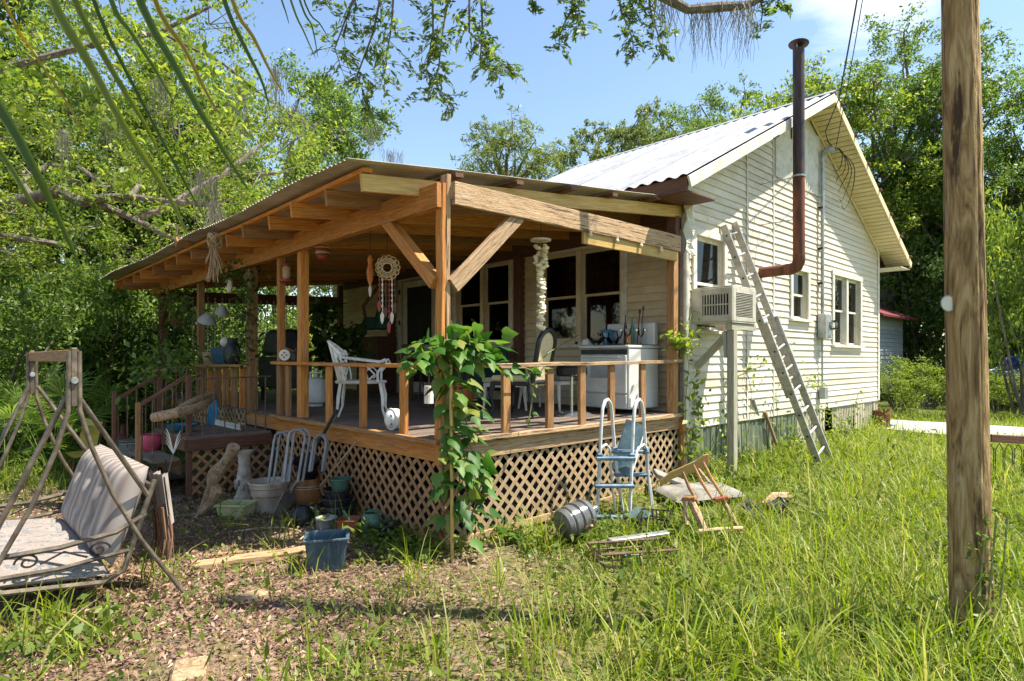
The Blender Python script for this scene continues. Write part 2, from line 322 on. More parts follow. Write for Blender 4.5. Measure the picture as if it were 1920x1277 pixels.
def npmesh(name, V, Fq, mats, sides=4):
    """V (n,3) float, Fq (m,sides) int"""
    me = bpy.data.meshes.new(name); V = np.ascontiguousarray(V, dtype=np.float32); Fq = np.ascontiguousarray(Fq, dtype=np.int32)
    me.vertices.add(len(V)); me.vertices.foreach_set('co', V.ravel())
    me.loops.add(Fq.size); me.loops.foreach_set('vertex_index', Fq.ravel())
    me.polygons.add(len(Fq)); me.polygons.foreach_set('loop_start', np.arange(0, Fq.size, sides, dtype=np.int32))
    me.update(calc_edges=True)
    for m in mats: me.materials.append(MATS[m])
    return me
def unit(a): return a / (np.linalg.norm(a, axis=1, keepdims=True) + 1e-9)
def leafcloud(name, P, size, m, aspect=.45, up=.35, droop=.0, axis=None, fold=.12):
    """leaf-sized faces: each a folded lozenge of its own"""
    n = len(P); size = np.broadcast_to(np.asarray(size, dtype=float), (n,))[:, None] * rng.uniform(.5, 1.35, (n, 1))
    a = rng.normal(size=(n, 3)) if axis is None else axis + rng.normal(size=(n, 3)) * .5
    a[:, 2] -= droop; a = unit(a)
    nn = rng.normal(size=(n, 3)); nn[:, 2] += up * 3; nn = nn - a * (nn * a).sum(1, keepdims=True); nn = unit(nn)
    s = np.cross(a, nn)
    V = np.stack([P - a * size * .5, P + s * size * aspect * .5 + nn * size * fold - a * size * .05, P + a * size * .5, P - s * size * aspect * .5 + nn * size * fold - a * size * .05], 1).reshape(-1, 3)
    F = np.arange(n * 4).reshape(-1, 4)
    return npmesh(name, V, F, [m])
# ================================================================ the ground
def ground():
    xs = np.concatenate([np.linspace(-300, -14, 14), np.linspace(-10, 16, 105), np.linspace(18, 300, 20)])
    ys = np.concatenate([np.linspace(-300, -14, 14), np.linspace(-10, 18, 113), np.linspace(20, 300, 20)])
    V = []; F = []
    for y in ys:
        for x in xs: V.append((x, y, gz(x, y) + (rnd.uniform(-.012, .012) if abs(x) < 10 and abs(y) < 12 else 0)))
    n = len(xs)
    for j in range(len(ys) - 1):
        for i in range(n - 1): F.append((j * n + i, j * n + i + 1, (j + 1) * n + i + 1, (j + 1) * n + i))
    me = bpy.data.meshes.new('ground'); me.from_pydata(V, [], F)
    me.polygons.foreach_set('use_smooth', [True] * len(me.polygons))
    m = bpy.data.materials.new('ground_soil'); m.use_nodes = True; MATS['ground_soil'] = m
    t = m.node_tree; N = t.nodes; L = t.links; b = N['Principled BSDF']; c = N.new('ShaderNodeTexCoord')
    def noise(s, d, lo, hi):
        n_ = N.new('ShaderNodeTexNoise'); n_.inputs['Scale'].default_value = s; n_.inputs['Detail'].default_value = d; L.new(c.outputs['Object'], n_.inputs['Vector'])
        r_ = N.new('ShaderNodeMapRange'); r_.inputs['From Min'].default_value = lo; r_.inputs['From Max'].default_value = hi; L.new(n_.outputs['Fac'], r_.inputs['Value']); return r_.outputs['Result']
    def mix(f, a, b_):
        x = N.new('ShaderNodeMixRGB'); L.new(f, x.inputs[0])
        for i, q in ((1, a), (2, b_)):
            if isinstance(q, tuple): x.inputs[i].default_value = (*q, 1)
            else: L.new(q, x.inputs[i])
        return x.outputs[0]
    soil = mix(noise(26, 8, .38, .62), (.10, .065, .045), (.27, .185, .13))
    soil = mix(noise(5, 5, .5, .66), soil, (.13, .12, .05))
    green = mix(noise(14, 6, .4, .62), (.055, .075, .016), (.13, .15, .035))
    # lawn to the right and far away, leaf litter in front of the porch: a shape of the yard itself
    sx = N.new('ShaderNodeSeparateXYZ'); L.new(c.outputs['Object'], sx.inputs[0])
    sb = N.new('ShaderNodeMath'); sb.operation = 'SUBTRACT'; L.new(sx.outputs[0], sb.inputs[0]); L.new(sx.outputs[1], sb.inputs[1])
    r1 = N.new('ShaderNodeMapRange'); r1.inputs['From Min'].default_value = -.6; r1.inputs['From Max'].default_value = 3.2; L.new(sb.outputs[0], r1.inputs['Value'])
    r2 = N.new('ShaderNodeMapRange'); r2.inputs['From Min'].default_value = 3.8; r2.inputs['From Max'].default_value = 6.5; L.new(sx.outputs[1], r2.inputs['Value'])
    mx = N.new('ShaderNodeMath'); mx.operation = 'MAXIMUM'; L.new(r1.outputs[0], mx.inputs[0]); L.new(r2.outputs[0], mx.inputs[1])
    L.new(mix(mx.outputs[0], soil, green), b.inputs['Base Color']); b.inputs['Roughness'].default_value = .95; b.inputs['Specular IOR Level'].default_value = .1
    bp = N.new('ShaderNodeBump'); bp.inputs['Strength'].default_value = .6; bp.inputs['Distance'].default_value = .03
    n3 = N.new('ShaderNodeTexNoise'); n3.inputs['Scale'].default_value = 30; n3.inputs['Detail'].default_value = 8; L.new(c.outputs['Object'], n3.inputs['Vector']); L.new(n3.outputs['Fac'], bp.inputs['Height']); L.new(bp.outputs[0], b.inputs['Normal'])
    o = link('ground', me, 'ground_soil'); o['kind'] = 'structure'
ground()
# pale concrete drive crossing behind the house on the right
def drive():
    a0, a1 = PZ(1450, 772, .2), PZ(2300, 823, .2); b0, b1 = PZ(1450, 787, .2), PZ(2300, 850, .2)
    V = []; F = []; n = 24
    for i in range(n + 1):
        for p, q in ((a0, a1), (b0, b1)):
            w = p.lerp(q, i / n); V.append((w.x + .05 * math.sin(i * 1.7), w.y + .05 * math.sin(i * 2.3), gz(w.x, w.y) + .03))
    for i in range(n): F.append((2 * i, 2 * i + 2, 2 * i + 3, 2 * i + 1))
    mb = MB(); mb.add(V, F); mb.add([(x, y, z - .06) for x, y, z in V], [tuple(reversed(q)) for q in F])
    o = mb.obj('driveway', 'concrete'); o['kind'] = 'structure'
drive()

# ================================================================ the house
HX0, HX1, HL = 3.76, 11.44, 9.07           # front wall plane, rear wall plane, wall length
RX, RZ, RS, ROV = 7.6, 5.93, .5, .45       # ridge, pitch, overhang of the gable
def rtop(x): return RZ - RS * abs(x - RX)
house = thing('house', 'weathered white clapboard cottage with pale metal gable roof behind the porch', 'house', (HX0, 0, 0))
CH = .102
pm = MB(); sec = [(0, CH + .012), (.004, CH + .012), (.012, CH * .52), (.019, .008), (.022, .003), (.020, -.004), (0, 0)]
pm.v = [(0, y, z) for y, z in sec] + [(.5, y + .001, z) for y, z in sec] + [(1, y, z) for y, z in sec]
K = len(sec)
for s_ in range(2):
    for k in range(K): pm.f.append((s_ * K + k, s_ * K + (k + 1) % K, s_ * K + K + (k + 1) % K, s_ * K + K + k))
pm.f += [tuple(range(K)), tuple(range(2 * K, 3 * K))]
PL1 = pm.mesh('siding_plank'); PL1.materials.append(MATS['siding'])
PL2 = PL1.copy(); PL2.transform(Matrix.Diagonal((1, 1.9, 1, 1))); PL2.materials.clear(); PL2.materials.append(MATS['siding_porch'])
def clad(parent, start, d, out, z0, z1, span, holes, seams, me):
    """lapped planks, one object each; span(z) gives the run, holes are cut out, seams are butt joints"""
    d, out = Vector(d), Vector(out); z = z0; i = 0
    while z < z1:
        a, b = span(z + CH)
        segs = [(a, b)] if b - a > .12 else []
        for (h0, h1, k0, k1) in holes:
            if z + CH * .7 > k0 and z + CH * .3 < k1:
                segs = [q for (p0, p1) in segs for q in ((p0, min(p1, h0)), (max(p0, h1), p1)) if q[1] - q[0] > .03]
        for sm in seams:
            segs = [q for (p0, p1) in segs for q in (((p0, sm - .003), (sm + .003, p1)) if p0 < sm - .05 and p1 > sm + .05 else ((p0, p1),))]
        for (p0, p1) in segs:
            L = p1 - p0; o_ = Vector(start) + d * p0 + Vector((0, 0, z + rnd.uniform(-.003, .003))) + out * rnd.uniform(0, .003)
            M4 = Matrix(((d.x * L, out.x, 0, o_.x), (d.y * L, out.y, 0, o_.y), (0, 0, 1, o_.z), (0, 0, 0, 1)))
            if rnd.random() < .06: M4 = M4 @ Matrix.Rotation(rnd.uniform(-.004, .004), 4, 'Y')
            link('siding_plank', me, None, parent, True, M4)
        z += CH; i += 1
# walls: thick bodies with window and door openings left open
GW = [(3.98, 4.72, 1.98, 3.16), (6.98, 7.62, 2.26, 3.02), (8.82, 10.26, 1.86, 3.10)]        # gable wall windows (x0,x1,z0,z1)
FW = [(.95, 1.66, 1.86, 3.14), (1.72, 2.42, 1.86, 3.14), (3.14, 3.78, 1.88, 3.16), (3.84, 4.5, 1.88, 3.16)]   # front windows (y0,y1)
FD = (5.18, 6.24, .93, 3.12)                                                          # front door
def wallbody(fn, u0, u1, zb, ztop, holes, name, m):
    """grid wall with rectangular holes; fn(u,t,z) -> world with t = depth into the wall"""
    us = sorted({u0, u1, *[h[0] for h in holes], *[h[1] for h in holes]}); zs = sorted({zb, ztop, *[h[2] for h in holes], *[h[3] for h in holes]})
    mb = MB()
    for a, b in zip(us, us[1:]):
        for c, d in zip(zs, zs[1:]):
            um, zm = (a + b) / 2, (c + d) / 2
            if any(h[0] < um < h[1] and h[2] < zm < h[3] for h in holes): continue
            mb.prism([fn(a, 0, c), fn(b, 0, c), fn(b, 0, d), fn(a, 0, d)], Vector(fn(a, .11, c)) - Vector(fn(a, 0, c)))
    return mb.obj(name, m, house)
gw = wallbody(lambda u, t, z: (u, .002 + t, z), HX0, HX1, .70, 3.5, GW, 'gable_wall', 'siding')
mb = MB(); mb.prism([(HX0, .003, 3.5), (HX1, .003, 3.5), (HX1, .003, rtop(HX1) - .1), (RX, .003, RZ - .1), (HX0, .003, rtop(HX0) - .1)], (0, .1, 0)); mb.obj('gable_end', 'siding', house)
fw = wallbody(lambda u, t, z: (HX0 + .002 + t, u, z), .12, HL, .70, 3.5, FW + [FD], 'front_wall', 'siding_porch')
mb = MB(); mb.box(((HX0 + HX1) / 2, HL - .05, 2.1), (HX1 - HX0 - .3, .1, 2.8)); mb.box((HX1 - .055, HL / 2, 2.1), (.11, HL - .3, 2.8)); mb.obj('rear_wall', 'siding', house)
mb = MB(); mb.box(((HX0 + HX1) / 2, HL / 2, .75), (HX1 - HX0 - .3, HL - .3, .1)); mb.obj('floor', 'interior', house)
mb = MB(); mb.box(((HX0 + HX1) / 2, HL / 2, 3.45), (HX1 - HX0 - .3, HL - .3, .06)); mb.box((6.4, 4, 2.1), (.1, 7.6, 2.6)); mb.box((5.2, 4.75, 2.1), (2.3, .1, 2.6)); mb.obj('ceiling', 'interior', house)
mb = MB(); mb.prism([(HX0, 5.05, 3.5), (HX1, 5.05, 3.5), (HX1, HL, 3.5), (HX0, HL, 3.5)], (0, 0, .06)); mb.obj('wing_roof', 'metal_roof', house)
clad(gw, (HX1, 0, 0), (-1, 0, 0), (0, -1, 0), .72, 5.7, lambda z: ((max(0, HX1 - (RX + (RZ - .14 - z) / RS)), min(HX1 - HX0, HX1 - (RX - (RZ - .14 - z) / RS)))),
     [(HX1 - b, HX1 - a, c, d) for a, b, c, d in GW] + [(HX1 - 8.2, HX1 - 6.34, 4.42, 5.6)], [HX1 - 5.42, HX1 - 6.3], PL1)
clad(fw, (HX0, 0, 0), (0, 1, 0), (-1, 0, 0), .92, 3.42, lambda z: (.02, HL), [(a, b, c, d) for a, b, c, d in FW] + [FD], [2.95, 7.4], PL2)
# ribbed metal patch at the top of the gable
def corr(name, o, along, down, width, pitch, amp, m, parent, rows=1, th=.0025, sag=None, inv=True, shape='sin'):
    o, along, down = Vector(o), Vector(along).normalized(), Vector(down); nrm = along.cross(down).normalized()
    n = max(2, int(width / pitch * 8)); V = []; F = []
    for side in (0, 1):
        for r in range(rows + 1):
            for i in range(n + 1):
                s_ = width * i / n; ph = 2 * math.pi * s_ / pitch
                h = amp * (math.sin(ph) if shape == 'sin' else (max(0, math.sin(ph)) ** .5 * 2 - 1 if math.sin(ph) > .75 else -1))
                p = o + along * s_ + down * (r / rows) + nrm * (h - side * th)
                if sag: p.z += sag(p)
                V.append(p)
    k = (rows + 1) * (n + 1)
    for r in range(rows):
        for i in range(n):
            a = r * (n + 1) + i; q = (a, a + 1, a + n + 2, a + n + 1); F.append(q); F.append(tuple(j + k for j in reversed(q)))
    for i in range(n):
        for a in (i, rows * (n + 1) + i): F.append((a, a + 1, a + 1 + k, a + k))
    mbx = MB(); mbx.add(V, F); return mbx.obj(name, m, parent, smooth=True, inv=inv)
for x0, wdt in ((6.36, .62), (6.99, .62), (7.62, .56)):
    hh = min(rtop(x0), rtop(x0 + wdt)) - .2 - 4.40
    corr('gable_panel', (x0, -.022, 4.40 + max(hh, .3)), (1, 0, 0), (0, 0, -max(hh, .3)), wdt, .078, .009, 'trim_white', house)
# corner boards and seam strips
for x in (HX0 + .02, HX1 - .02): board('corner_board', (x, -.026, .72), (x, -.026, rtop(x) - .16), .09, .022, 'trim_white', house, up=(0, -1, 0))
board('corner_board', (HX0 - .026, .02, .9), (HX0 - .026, .02, 3.4), .022, .09, 'trim_white', house, up=(0, 1, 0))
for x in (5.42, 6.3): board('seam_strip', (x, -.024, .74), (x, -.024, rtop(x) - .2), .035, .008, 'trim_white', house, up=(0, -1, 0))
# roof
for sgn in (-1, 1):
    for k in range(6):
        y0 = -ROV + k * .91; w_ = .915
        o_ = (RX, y0, RZ + .004 * (k % 2)) if sgn < 0 else (RX, y0 + w_, RZ + .004 * (k % 2))
        corr('roof_sheet', o_, (0, 1, 0) if sgn < 0 else (0, -1, 0), Vector((sgn * 4.56, 0, -4.56 * RS)) , w_, .183, .016, 'metal_roof', house, rows=2)
YE = -ROV + 6 * .91
mb = MB()
for sgn in (-1, 1): mb.prism([(RX, -ROV + .02, RZ - .03), (RX + sgn * 4.5, -ROV + .02, RZ - .03 - 4.5 * RS), (RX + sgn * 4.5, -ROV + .02, RZ - .07 - 4.5 * RS), (RX, -ROV + .02, RZ - .07)], (0, YE + ROV - .04, 0))
mb.obj('roof_deck', 'wood_dark', house)
mb = MB(); mb.prism([(RX - .16, -ROV - .02, RZ - .055), (RX, -ROV - .02, RZ + .028), (RX + .16, -ROV - .02, RZ - .055), (RX + .16, -ROV - .02, RZ - .068), (RX, -ROV - .02, RZ + .012), (RX - .16, -ROV - .02, RZ - .068)], (0, YE + ROV + .04, 0)); mb.obj('ridge_cap', 'metal_roof', house)
for sgn in (-1, 1):
    a = Vector((RX, -ROV - .005, RZ - .10)); b = Vector((RX + sgn * 4.5, -ROV - .005, RZ - .10 - 4.5 * RS))
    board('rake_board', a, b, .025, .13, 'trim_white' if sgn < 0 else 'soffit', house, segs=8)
    u = (b - a).normalized()
    n = int((b - a).length / .118)
    for k in range(n):                       # soffit strips, each a board of its own
        c = a + u * (k + .5) * .118; c.z -= .045
        if sgn > 0 or k % 1 == 0:
            board('soffit_strip', (c.x, -ROV + .01, c.z), (c.x, -.004, c.z), .103, .014, 'soffit', house, up=(-u.z if u.x > 0 else u.z, 0, abs(u.x)), segs=1, ch=.003, jit=.0005)
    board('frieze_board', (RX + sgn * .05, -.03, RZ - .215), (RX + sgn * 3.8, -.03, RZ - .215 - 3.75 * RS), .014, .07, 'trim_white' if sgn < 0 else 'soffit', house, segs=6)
    xe = RX + sgn * 4.5
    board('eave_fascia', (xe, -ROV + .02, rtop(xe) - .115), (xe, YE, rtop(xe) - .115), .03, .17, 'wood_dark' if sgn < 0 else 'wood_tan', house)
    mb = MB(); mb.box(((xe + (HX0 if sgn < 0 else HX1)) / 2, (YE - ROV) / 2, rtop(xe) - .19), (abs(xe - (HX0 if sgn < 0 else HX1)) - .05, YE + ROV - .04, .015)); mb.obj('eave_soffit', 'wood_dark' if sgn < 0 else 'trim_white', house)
for k in range(7):                            # purlin ends under the sheets on the far slope
    x = RX + .25 + k * .68; board('purlin', (x, -ROV - .06, rtop(x) - .022), (x, -ROV + .4, rtop(x) - .022), .07, .03, 'wood_dark', house, up=(RS, 0, 1))
board('bracket', (5.25, -.46, rtop(5.25) - .17), (5.45, -.46, rtop(5.45) - .17), .02, .03, 'black_iron', house)
# windows
def window(kind, u0, u1, z0, z1, panes=1, curtain='curtain', trim='trim_white', cas=.075):
    def P(u, o, z): return Vector((u, -o, z)) if kind == 'g' else Vector((HX0 - o, u, z))
    def bx(mb, a, b, o0, o1, c, d):
        p, q = P(a, o0, c), P(b, o1, d); mb.box((p + q) / 2, [abs(t) for t in (q - p)])
    mb = MB(); w = cas
    bx(mb, u0 - w, u0 + .01, .012, .045, z0 - .02, z1 + .01); bx(mb, u1 - .01, u1 + w, .012, .045, z0 - .02, z1 + .01)
    bx(mb, u0 - w - .015, u1 + w + .015, .012, .05, z1 + .01, z1 + .01 + w * 1.2)
    fr = mb.obj('window', trim, house, bevel=.003)
    mb = MB(); bx(mb, u0 - w - .03, u1 + w + .03, .005, .08, z0 - .06, z0 - .021); mb.obj('sill', trim, fr, bevel=.003)
    W_ = (u1 - u0) / panes
    for k in range(panes):
        a, b = u0 + k * W_, u0 + (k + 1) * W_
        if k: 
            mb = MB(); bx(mb, a - .05, a + .05, -.06, .03, z0, z1); mb.obj('mullion', trim, fr)
            a += .05
        if k < panes - 1: b -= .05
        zm = (z0 + z1) / 2; s = .035
        mb = MB()
        for (c, d, o_) in ((zm - .015, z1, -.03), (z0, zm + .02, -.06)):
            bx(mb, a + .002, a + s, o_ - .03, o_, c, d); bx(mb, b - s, b - .002, o_ - .03, o_, c, d)
            bx(mb, a + s, b - s, o_ - .028, o_ - .002, c, c + s); bx(mb, a + s, b - s, o_ - .028, o_ - .002, d - s, d)
        mb.obj('sash', trim, fr)
        for (c, d, o_) in ((zm + s - .015, z1 - s, -.045), (z0 + s, zm - s + .02, -.075)):
            mb = MB(); bx(mb, a + s - .004, b - s + .004, o_ - .003, o_, c - .004, d + .004); mb.obj('pane', 'glass_light' if kind == 'g' else 'glass', fr)
        if curtain:                            # gathered cloth inside; the front ones' brown stands for reflected porch wood
            n = 26; V = []; F = []
            for i in range(n + 1):
                t = i / n; o_ = (-.16 if kind == 'f' else -.115) + .018 * math.sin(t * 34 + k) + .01 * math.sin(t * 71)
                for z in (z0 + .02, z1): V.append(P(a + (b - a) * t, o_ + (.006 if z > zm else 0), z))
            for i in range(n): F.append((2 * i, 2 * i + 2, 2 * i + 3, 2 * i + 1))
            mb = MB(); mb.add(V, F); mb.obj('curtain', curtain, fr, smooth=True)
    return fr
window('g', *GW[0], 1, 'curtain_pale'); window('g', *GW[1], 1, 'curtain_pale'); window('g', *GW[2], 2, 'curtain_pale')
for q in FW: window('f', *q, 1, 'curtain', 'siding_porch', .03)
mb = MB()
for a, b in ((.95, 2.42), (3.14, 4.5)):
    board('window_header', (HX0 - .045, a - .1, 3.23), (HX0 - .045, b + .1, 3.23), .03, .12, 'trim_white', house)
    for y in (a - .06, b + .06): board('window_jamb', (HX0 - .04, y, 1.8), (HX0 - .04, y, 3.17), .03, .09, 'trim_white', house, up=(0, 1, 0))
    board('window_apron', (HX0 - .05, a - .1, 1.78), (HX0 - .05, b + .1, 1.78), .06, .05, 'trim_white', house)
# door
mb = MB()
for a, b, c, d in ((FD[0] - .09, FD[0], .93, 3.12), (FD[1], FD[1] + .09, .93, 3.12), (FD[0] - .09, FD[1] + .09, 3.12, 3.23)):
    mb.box((HX0 - .03, (a + b) / 2, (c + d) / 2), (.05, b - a, d - c))
dr = mb.obj('door', 'trim_white', house, bevel=.003)
mb = MB()
for a, b, c, d in ((FD[0] + .01, FD[0] + .12, .95, 3.1), (FD[1] - .12, FD[1] - .01, .95, 3.1), (FD[0] + .12, FD[1] - .12, 2.98, 3.1), (FD[0] + .12, FD[1] - .12, .95, 1.15), (FD[0] + .12, FD[1] - .12, 1.75, 1.86)):
    mb.box((HX0 + .03, (a + b) / 2, (c + d) / 2), (.035, b - a, d - c))
mb.obj('screen_frame', 'trim_white', dr, bevel=.003)
mb = MB(); mb.box((HX0 + .035, (FD[0] + FD[1]) / 2, 2.42), (.006, FD[1] - FD[0] - .23, 1.13)); mb.box((HX0 + .035, (FD[0] + FD[1]) / 2, 1.45), (.006, FD[1] - FD[0] - .23, .61)); mb.obj('pane', 'dark', dr)
mb = MB()
for z in (1.3, 2.3, 2.9): mb.box((HX0 - .06, FD[1] + .02, z), (.02, .04, .09))
mb.obj('hinge', 'black_iron', dr)
# skirting of ribbed sheets, green near the porch, tan beyond
x = HX0 + .02; k = 0
while x < HX1 - .1:
    wdt = min(.58, HX1 - x)
    zb = gz(x, 0) - .05
    if not (8.15 < x < 8.5):
        corr('skirting_sheet', (x, .01 + rnd.uniform(-.012, .012), .725), (1, 0, 0), (0, rnd.uniform(-.03, .03), zb - .725), wdt + .02, .145, .014, 'skirt_green' if x < 7.0 else 'skirt_tan', house, rows=2, shape='rib' if k % 3 else 'sin')
    else: wdt = .4
    x += wdt; k += 1
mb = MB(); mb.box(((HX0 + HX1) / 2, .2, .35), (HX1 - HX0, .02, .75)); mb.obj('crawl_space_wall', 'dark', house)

# ================================================================ the porch
porch = thing('porch', 'open timber porch with metal shed roof, lattice skirt and plank railing', 'porch', (0, 0, 0))
DZ = .93; PL = 8.45; PW = 3.66
def skew(x): return .26 * (3.78 - x) / 4.56      # the roof frame was set a little out of square
def proof(x, y): return 3.18 + .1 * x - .013 * y
deck = MB().box((PW / 2, PL / 2, DZ - .11), (PW - .12, PL - .12, .03)).obj('deck', 'wood_dark', porch)
y = -.03
while y < PL:
    board('deck_board', (-.045 + rnd.uniform(-.012, .012), y + .07, DZ - .016), (PW, y + .07, DZ - .016), .134, .032, 'wood_deck', deck, segs=4, jit=.002); y += .141
for a, b in (((0, -.015, DZ - .115), (0, PL, DZ - .115)),): board('rim_joist', a, b, .038, .16, 'wood_orange', deck, segs=8)
board('rim_joist', (.03, 0, DZ - .115), (PW, 0, DZ - .115), .038, .16, 'wood_grey', deck, segs=8)
board('edge_board', (-.06, -.05, DZ - .02), (PW + .02, -.05, DZ - .02), .05, .04, 'wood_grey', deck, segs=6, jit=.004)
board('edge_board', (-.07, -.02, DZ - .02), (-.07, 3.3, DZ - .02), .05, .04, 'wood_tan', deck, segs=6, jit=.004)
# lattice: each slat a piece, two crossing layers
lat = MB().box((.1, 3, .3), (.02, .02, .5)).obj('lattice', 'wood_dark', porch)
def lattice(fn, L, z0, z1, m, off, step=.098):
    H = z1 - z0
    for layer, sgn in ((0, 1), (1, -1)):
        c = -H
        while c < L + H:
            tl_ = rnd.uniform(-.015, .015)
            if sgn > 0: u0, v0, u1, v1 = c, 0, c + H + tl_, H
            else: u0, v0, u1, v1 = c, H, c + H + tl_, 0
            def cut(u): return v0 + (v1 - v0) * (u - u0) / (u1 - u0)
            a, b = max(0, u0), min(L, u1)
            if b - a > .05:
                pa, pb = fn(a, off + layer * .008, z0 + cut(a)), fn(b, off + layer * .008, z0 + cut(b))
                nrm = Vector(fn(0, 1, 0)) - Vector(fn(0, 0, 0))
                board('lattice_slat', pa, pb, .035, .007, m, lat, up=nrm, segs=1, jit=.001, ch=.001)
            c += step * rnd.uniform(.95, 1.05)
lattice(lambda u, o, z: (u, o, z), PW - .04, .06, DZ - .17, 'lattice_pale', .005, .138)
lattice(lambda u, o, z: (o, u, z), 3.35, .04, DZ - .17, 'lattice_warm', .005, .138)
lattice(lambda u, o, z: (o, 4.2 + u, z), 3.0, .62, DZ - .02, 'lattice_pale', -.05, .14)
board('lattice_rail', (.02, .0, .05), (PW, .0, .05 + .05), .02, .07, 'wood_grey', lat); board('lattice_rail', (0, .02, .04), (0, 3.35, .04), .02, .07, 'wood_orange', lat)
board('corner_stud', (3.685, .0, .05), (3.685, 0, DZ - .06), .1, .06, 'wood_tan', porch, up=(0, 1, 0))
board('joist_end', (3.60, -.045, DZ - .16), (3.74, -.045, DZ - .16), .05, .16, 'wood_orange', porch)
board('corner_stud', (.03, .03, .02), (.03, .03, DZ - .2), .05, .05, 'wood_dark', porch, up=(0, 1, 0))
# near-black block beneath the deck
MB().box((1.9, 4, .2), (3, 7.5, .35)).obj('crawl_block', 'dark', porch)
# posts
def bm_top(y): return 3.02 - .012 * y
board('post', (.022, .03, .72), (.022, .0, bm_top(0) + .10), .042, .095, 'wood_grey', porch, up=(0, 1, 0), segs=6, jit=.004)
board('post', (-.022, .034, .72), (-.022, .004, bm_top(0) + .02), .04, .09, 'wood_orange', porch, up=(0, 1, 0), segs=6, jit=.004)
PY_ = {2.64: .098, 3.23: .075, 4.13: .11, 6.18: .09, 8.26: .12}
for yy, w_ in PY_.items():
    board('post', (.02, yy, DZ if yy < 8 else 0), (.02, yy, bm_top(yy) - .16), w_, w_, 'wood_orange' if yy < 4 else 'wood_tan' if yy < 8 else 'wood_dark', porch, up=(0, 1, 0), segs=6, jit=.004)
board('post', (3.50, .01, DZ), (3.50, .01, 2.95), .1, .1, 'wood_tan', porch, up=(0, 1, 0), segs=5)
board('post', (3.60, .06, DZ - .2), (3.60, .06, 3.35), .09, .13, 'wood_dark', porch, up=(0, 1, 0), segs=5)
board('post', (3.68, 2.86, DZ), (3.68, 2.86, 3.2), .12, .14, 'wood_dark', porch, up=(0, 1, 0), segs=5)
board('post', (3.68, 6.5, DZ), (3.68, 6.5, 3.2), .12, .14, 'wood_dark', porch, up=(0, 1, 0), segs=5)
board('post', (3.55, 8.35, DZ), (3.55, 8.35, 3.2), .1, .1, 'wood_dark', porch, up=(0, 1, 0), segs=5)
# beams
board('beam', (-.068, -.03, bm_top(0) - .085), (-.068, 8.5, bm_top(8.5) - .085), .045, .20, 'wood_orange', porch, segs=10, jit=.004)
board('beam', (.03, .12, bm_top(0) - .075), (.03, 8.5, bm_top(8.5) - .075), .04, .18, 'wood_orange', porch, segs=10, jit=.004)
board('beam', (.045, -.072, 2.965), (3.52, -.072, 2.985), .045, .19, 'wood_grey', porch, segs=8, jit=.004)
board('beam', (1.72, -.055, 2.825), (3.47, -.055, 2.835), .03, .125, 'wood_yellow', porch, segs=4, jit=.002)
board('ledger', (3.70, 0.02, 3.34), (3.70, 8.5, 3.25), .05, .26, 'wood_dark', porch, segs=8)
board('beam', (0, 8.4, 2.72), (3.6, 8.4, 2.85), .06, .2, 'wood_dark', porch)
board('knee_brace', (-.03, .06, 2.22), (-.03, .84, 2.9), .1, .105, 'wood_orange', porch, up=(0, -1, 1), segs=4, jit=.003)
board('knee_brace', (.06, -.04, 2.2), (.82, -.04, 2.9), .06, .13, 'wood_grey', porch, up=(-1, 0, 1), segs=4, jit=.003)
board('knee_brace', (0, 8.2, 2.2), (0, 7.6, 2.8), .08, .1, 'wood_dark', porch, up=(0, 1, 1)); board('knee_brace', (.05, 8.3, 2.2), (.7, 8.3, 2.75), .08, .1, 'wood_dark', porch, up=(-1, 0, 1))
# rafters, purlins, sheets
for k in range(15):
    y = .02 + k * .6
    dy = rnd.uniform(-.02, .02)
    a = Vector((-.62 + rnd.uniform(-.03, .03), y + dy + skew(-.62), proof(-.62, y) - .13)); b = Vector((3.7, y + dy, proof(3.7, y) - .13))
    board('rafter', a, b, .04, .14, 'wood_yellow' if k == 0 else ('wood_tan' if k % 3 == 1 else 'wood_orange'), porch, segs=6, jit=.004)
for x in (-.57, .2, .9, 1.6, 2.3, 3.0, 3.55):
    board('purlin', (x, skew(x) + ((-.13 + rnd.uniform(-.05, .03)) if x > 0 else -.01), proof(x, 0) - .037), (x, 8.75, proof(x, 8.75) - .037), .085, .036, 'wood_orange' if x < 0 else 'wood_dark', porch, up=(-.1, 0, 1), segs=10, jit=.004)
def sag(p): return .012 * math.sin(p.y * 1.9) + .006 * math.sin(p.x * 2.1 + p.y)
for k in range(13):
    y0 = -.12 + k * .665
    xe = -.79 - .006 * k + rnd.uniform(-.02, .02)
    corr('roof_sheet', (3.78, y0, proof(3.78, y0) + .010 + .004 * (k % 2)), (0, 1, -.013), Vector((xe - 3.78, .26, .1 * (xe - 3.78))), .69, .068, .0075, 'metal_porch', porch, rows=4, sag=sag)
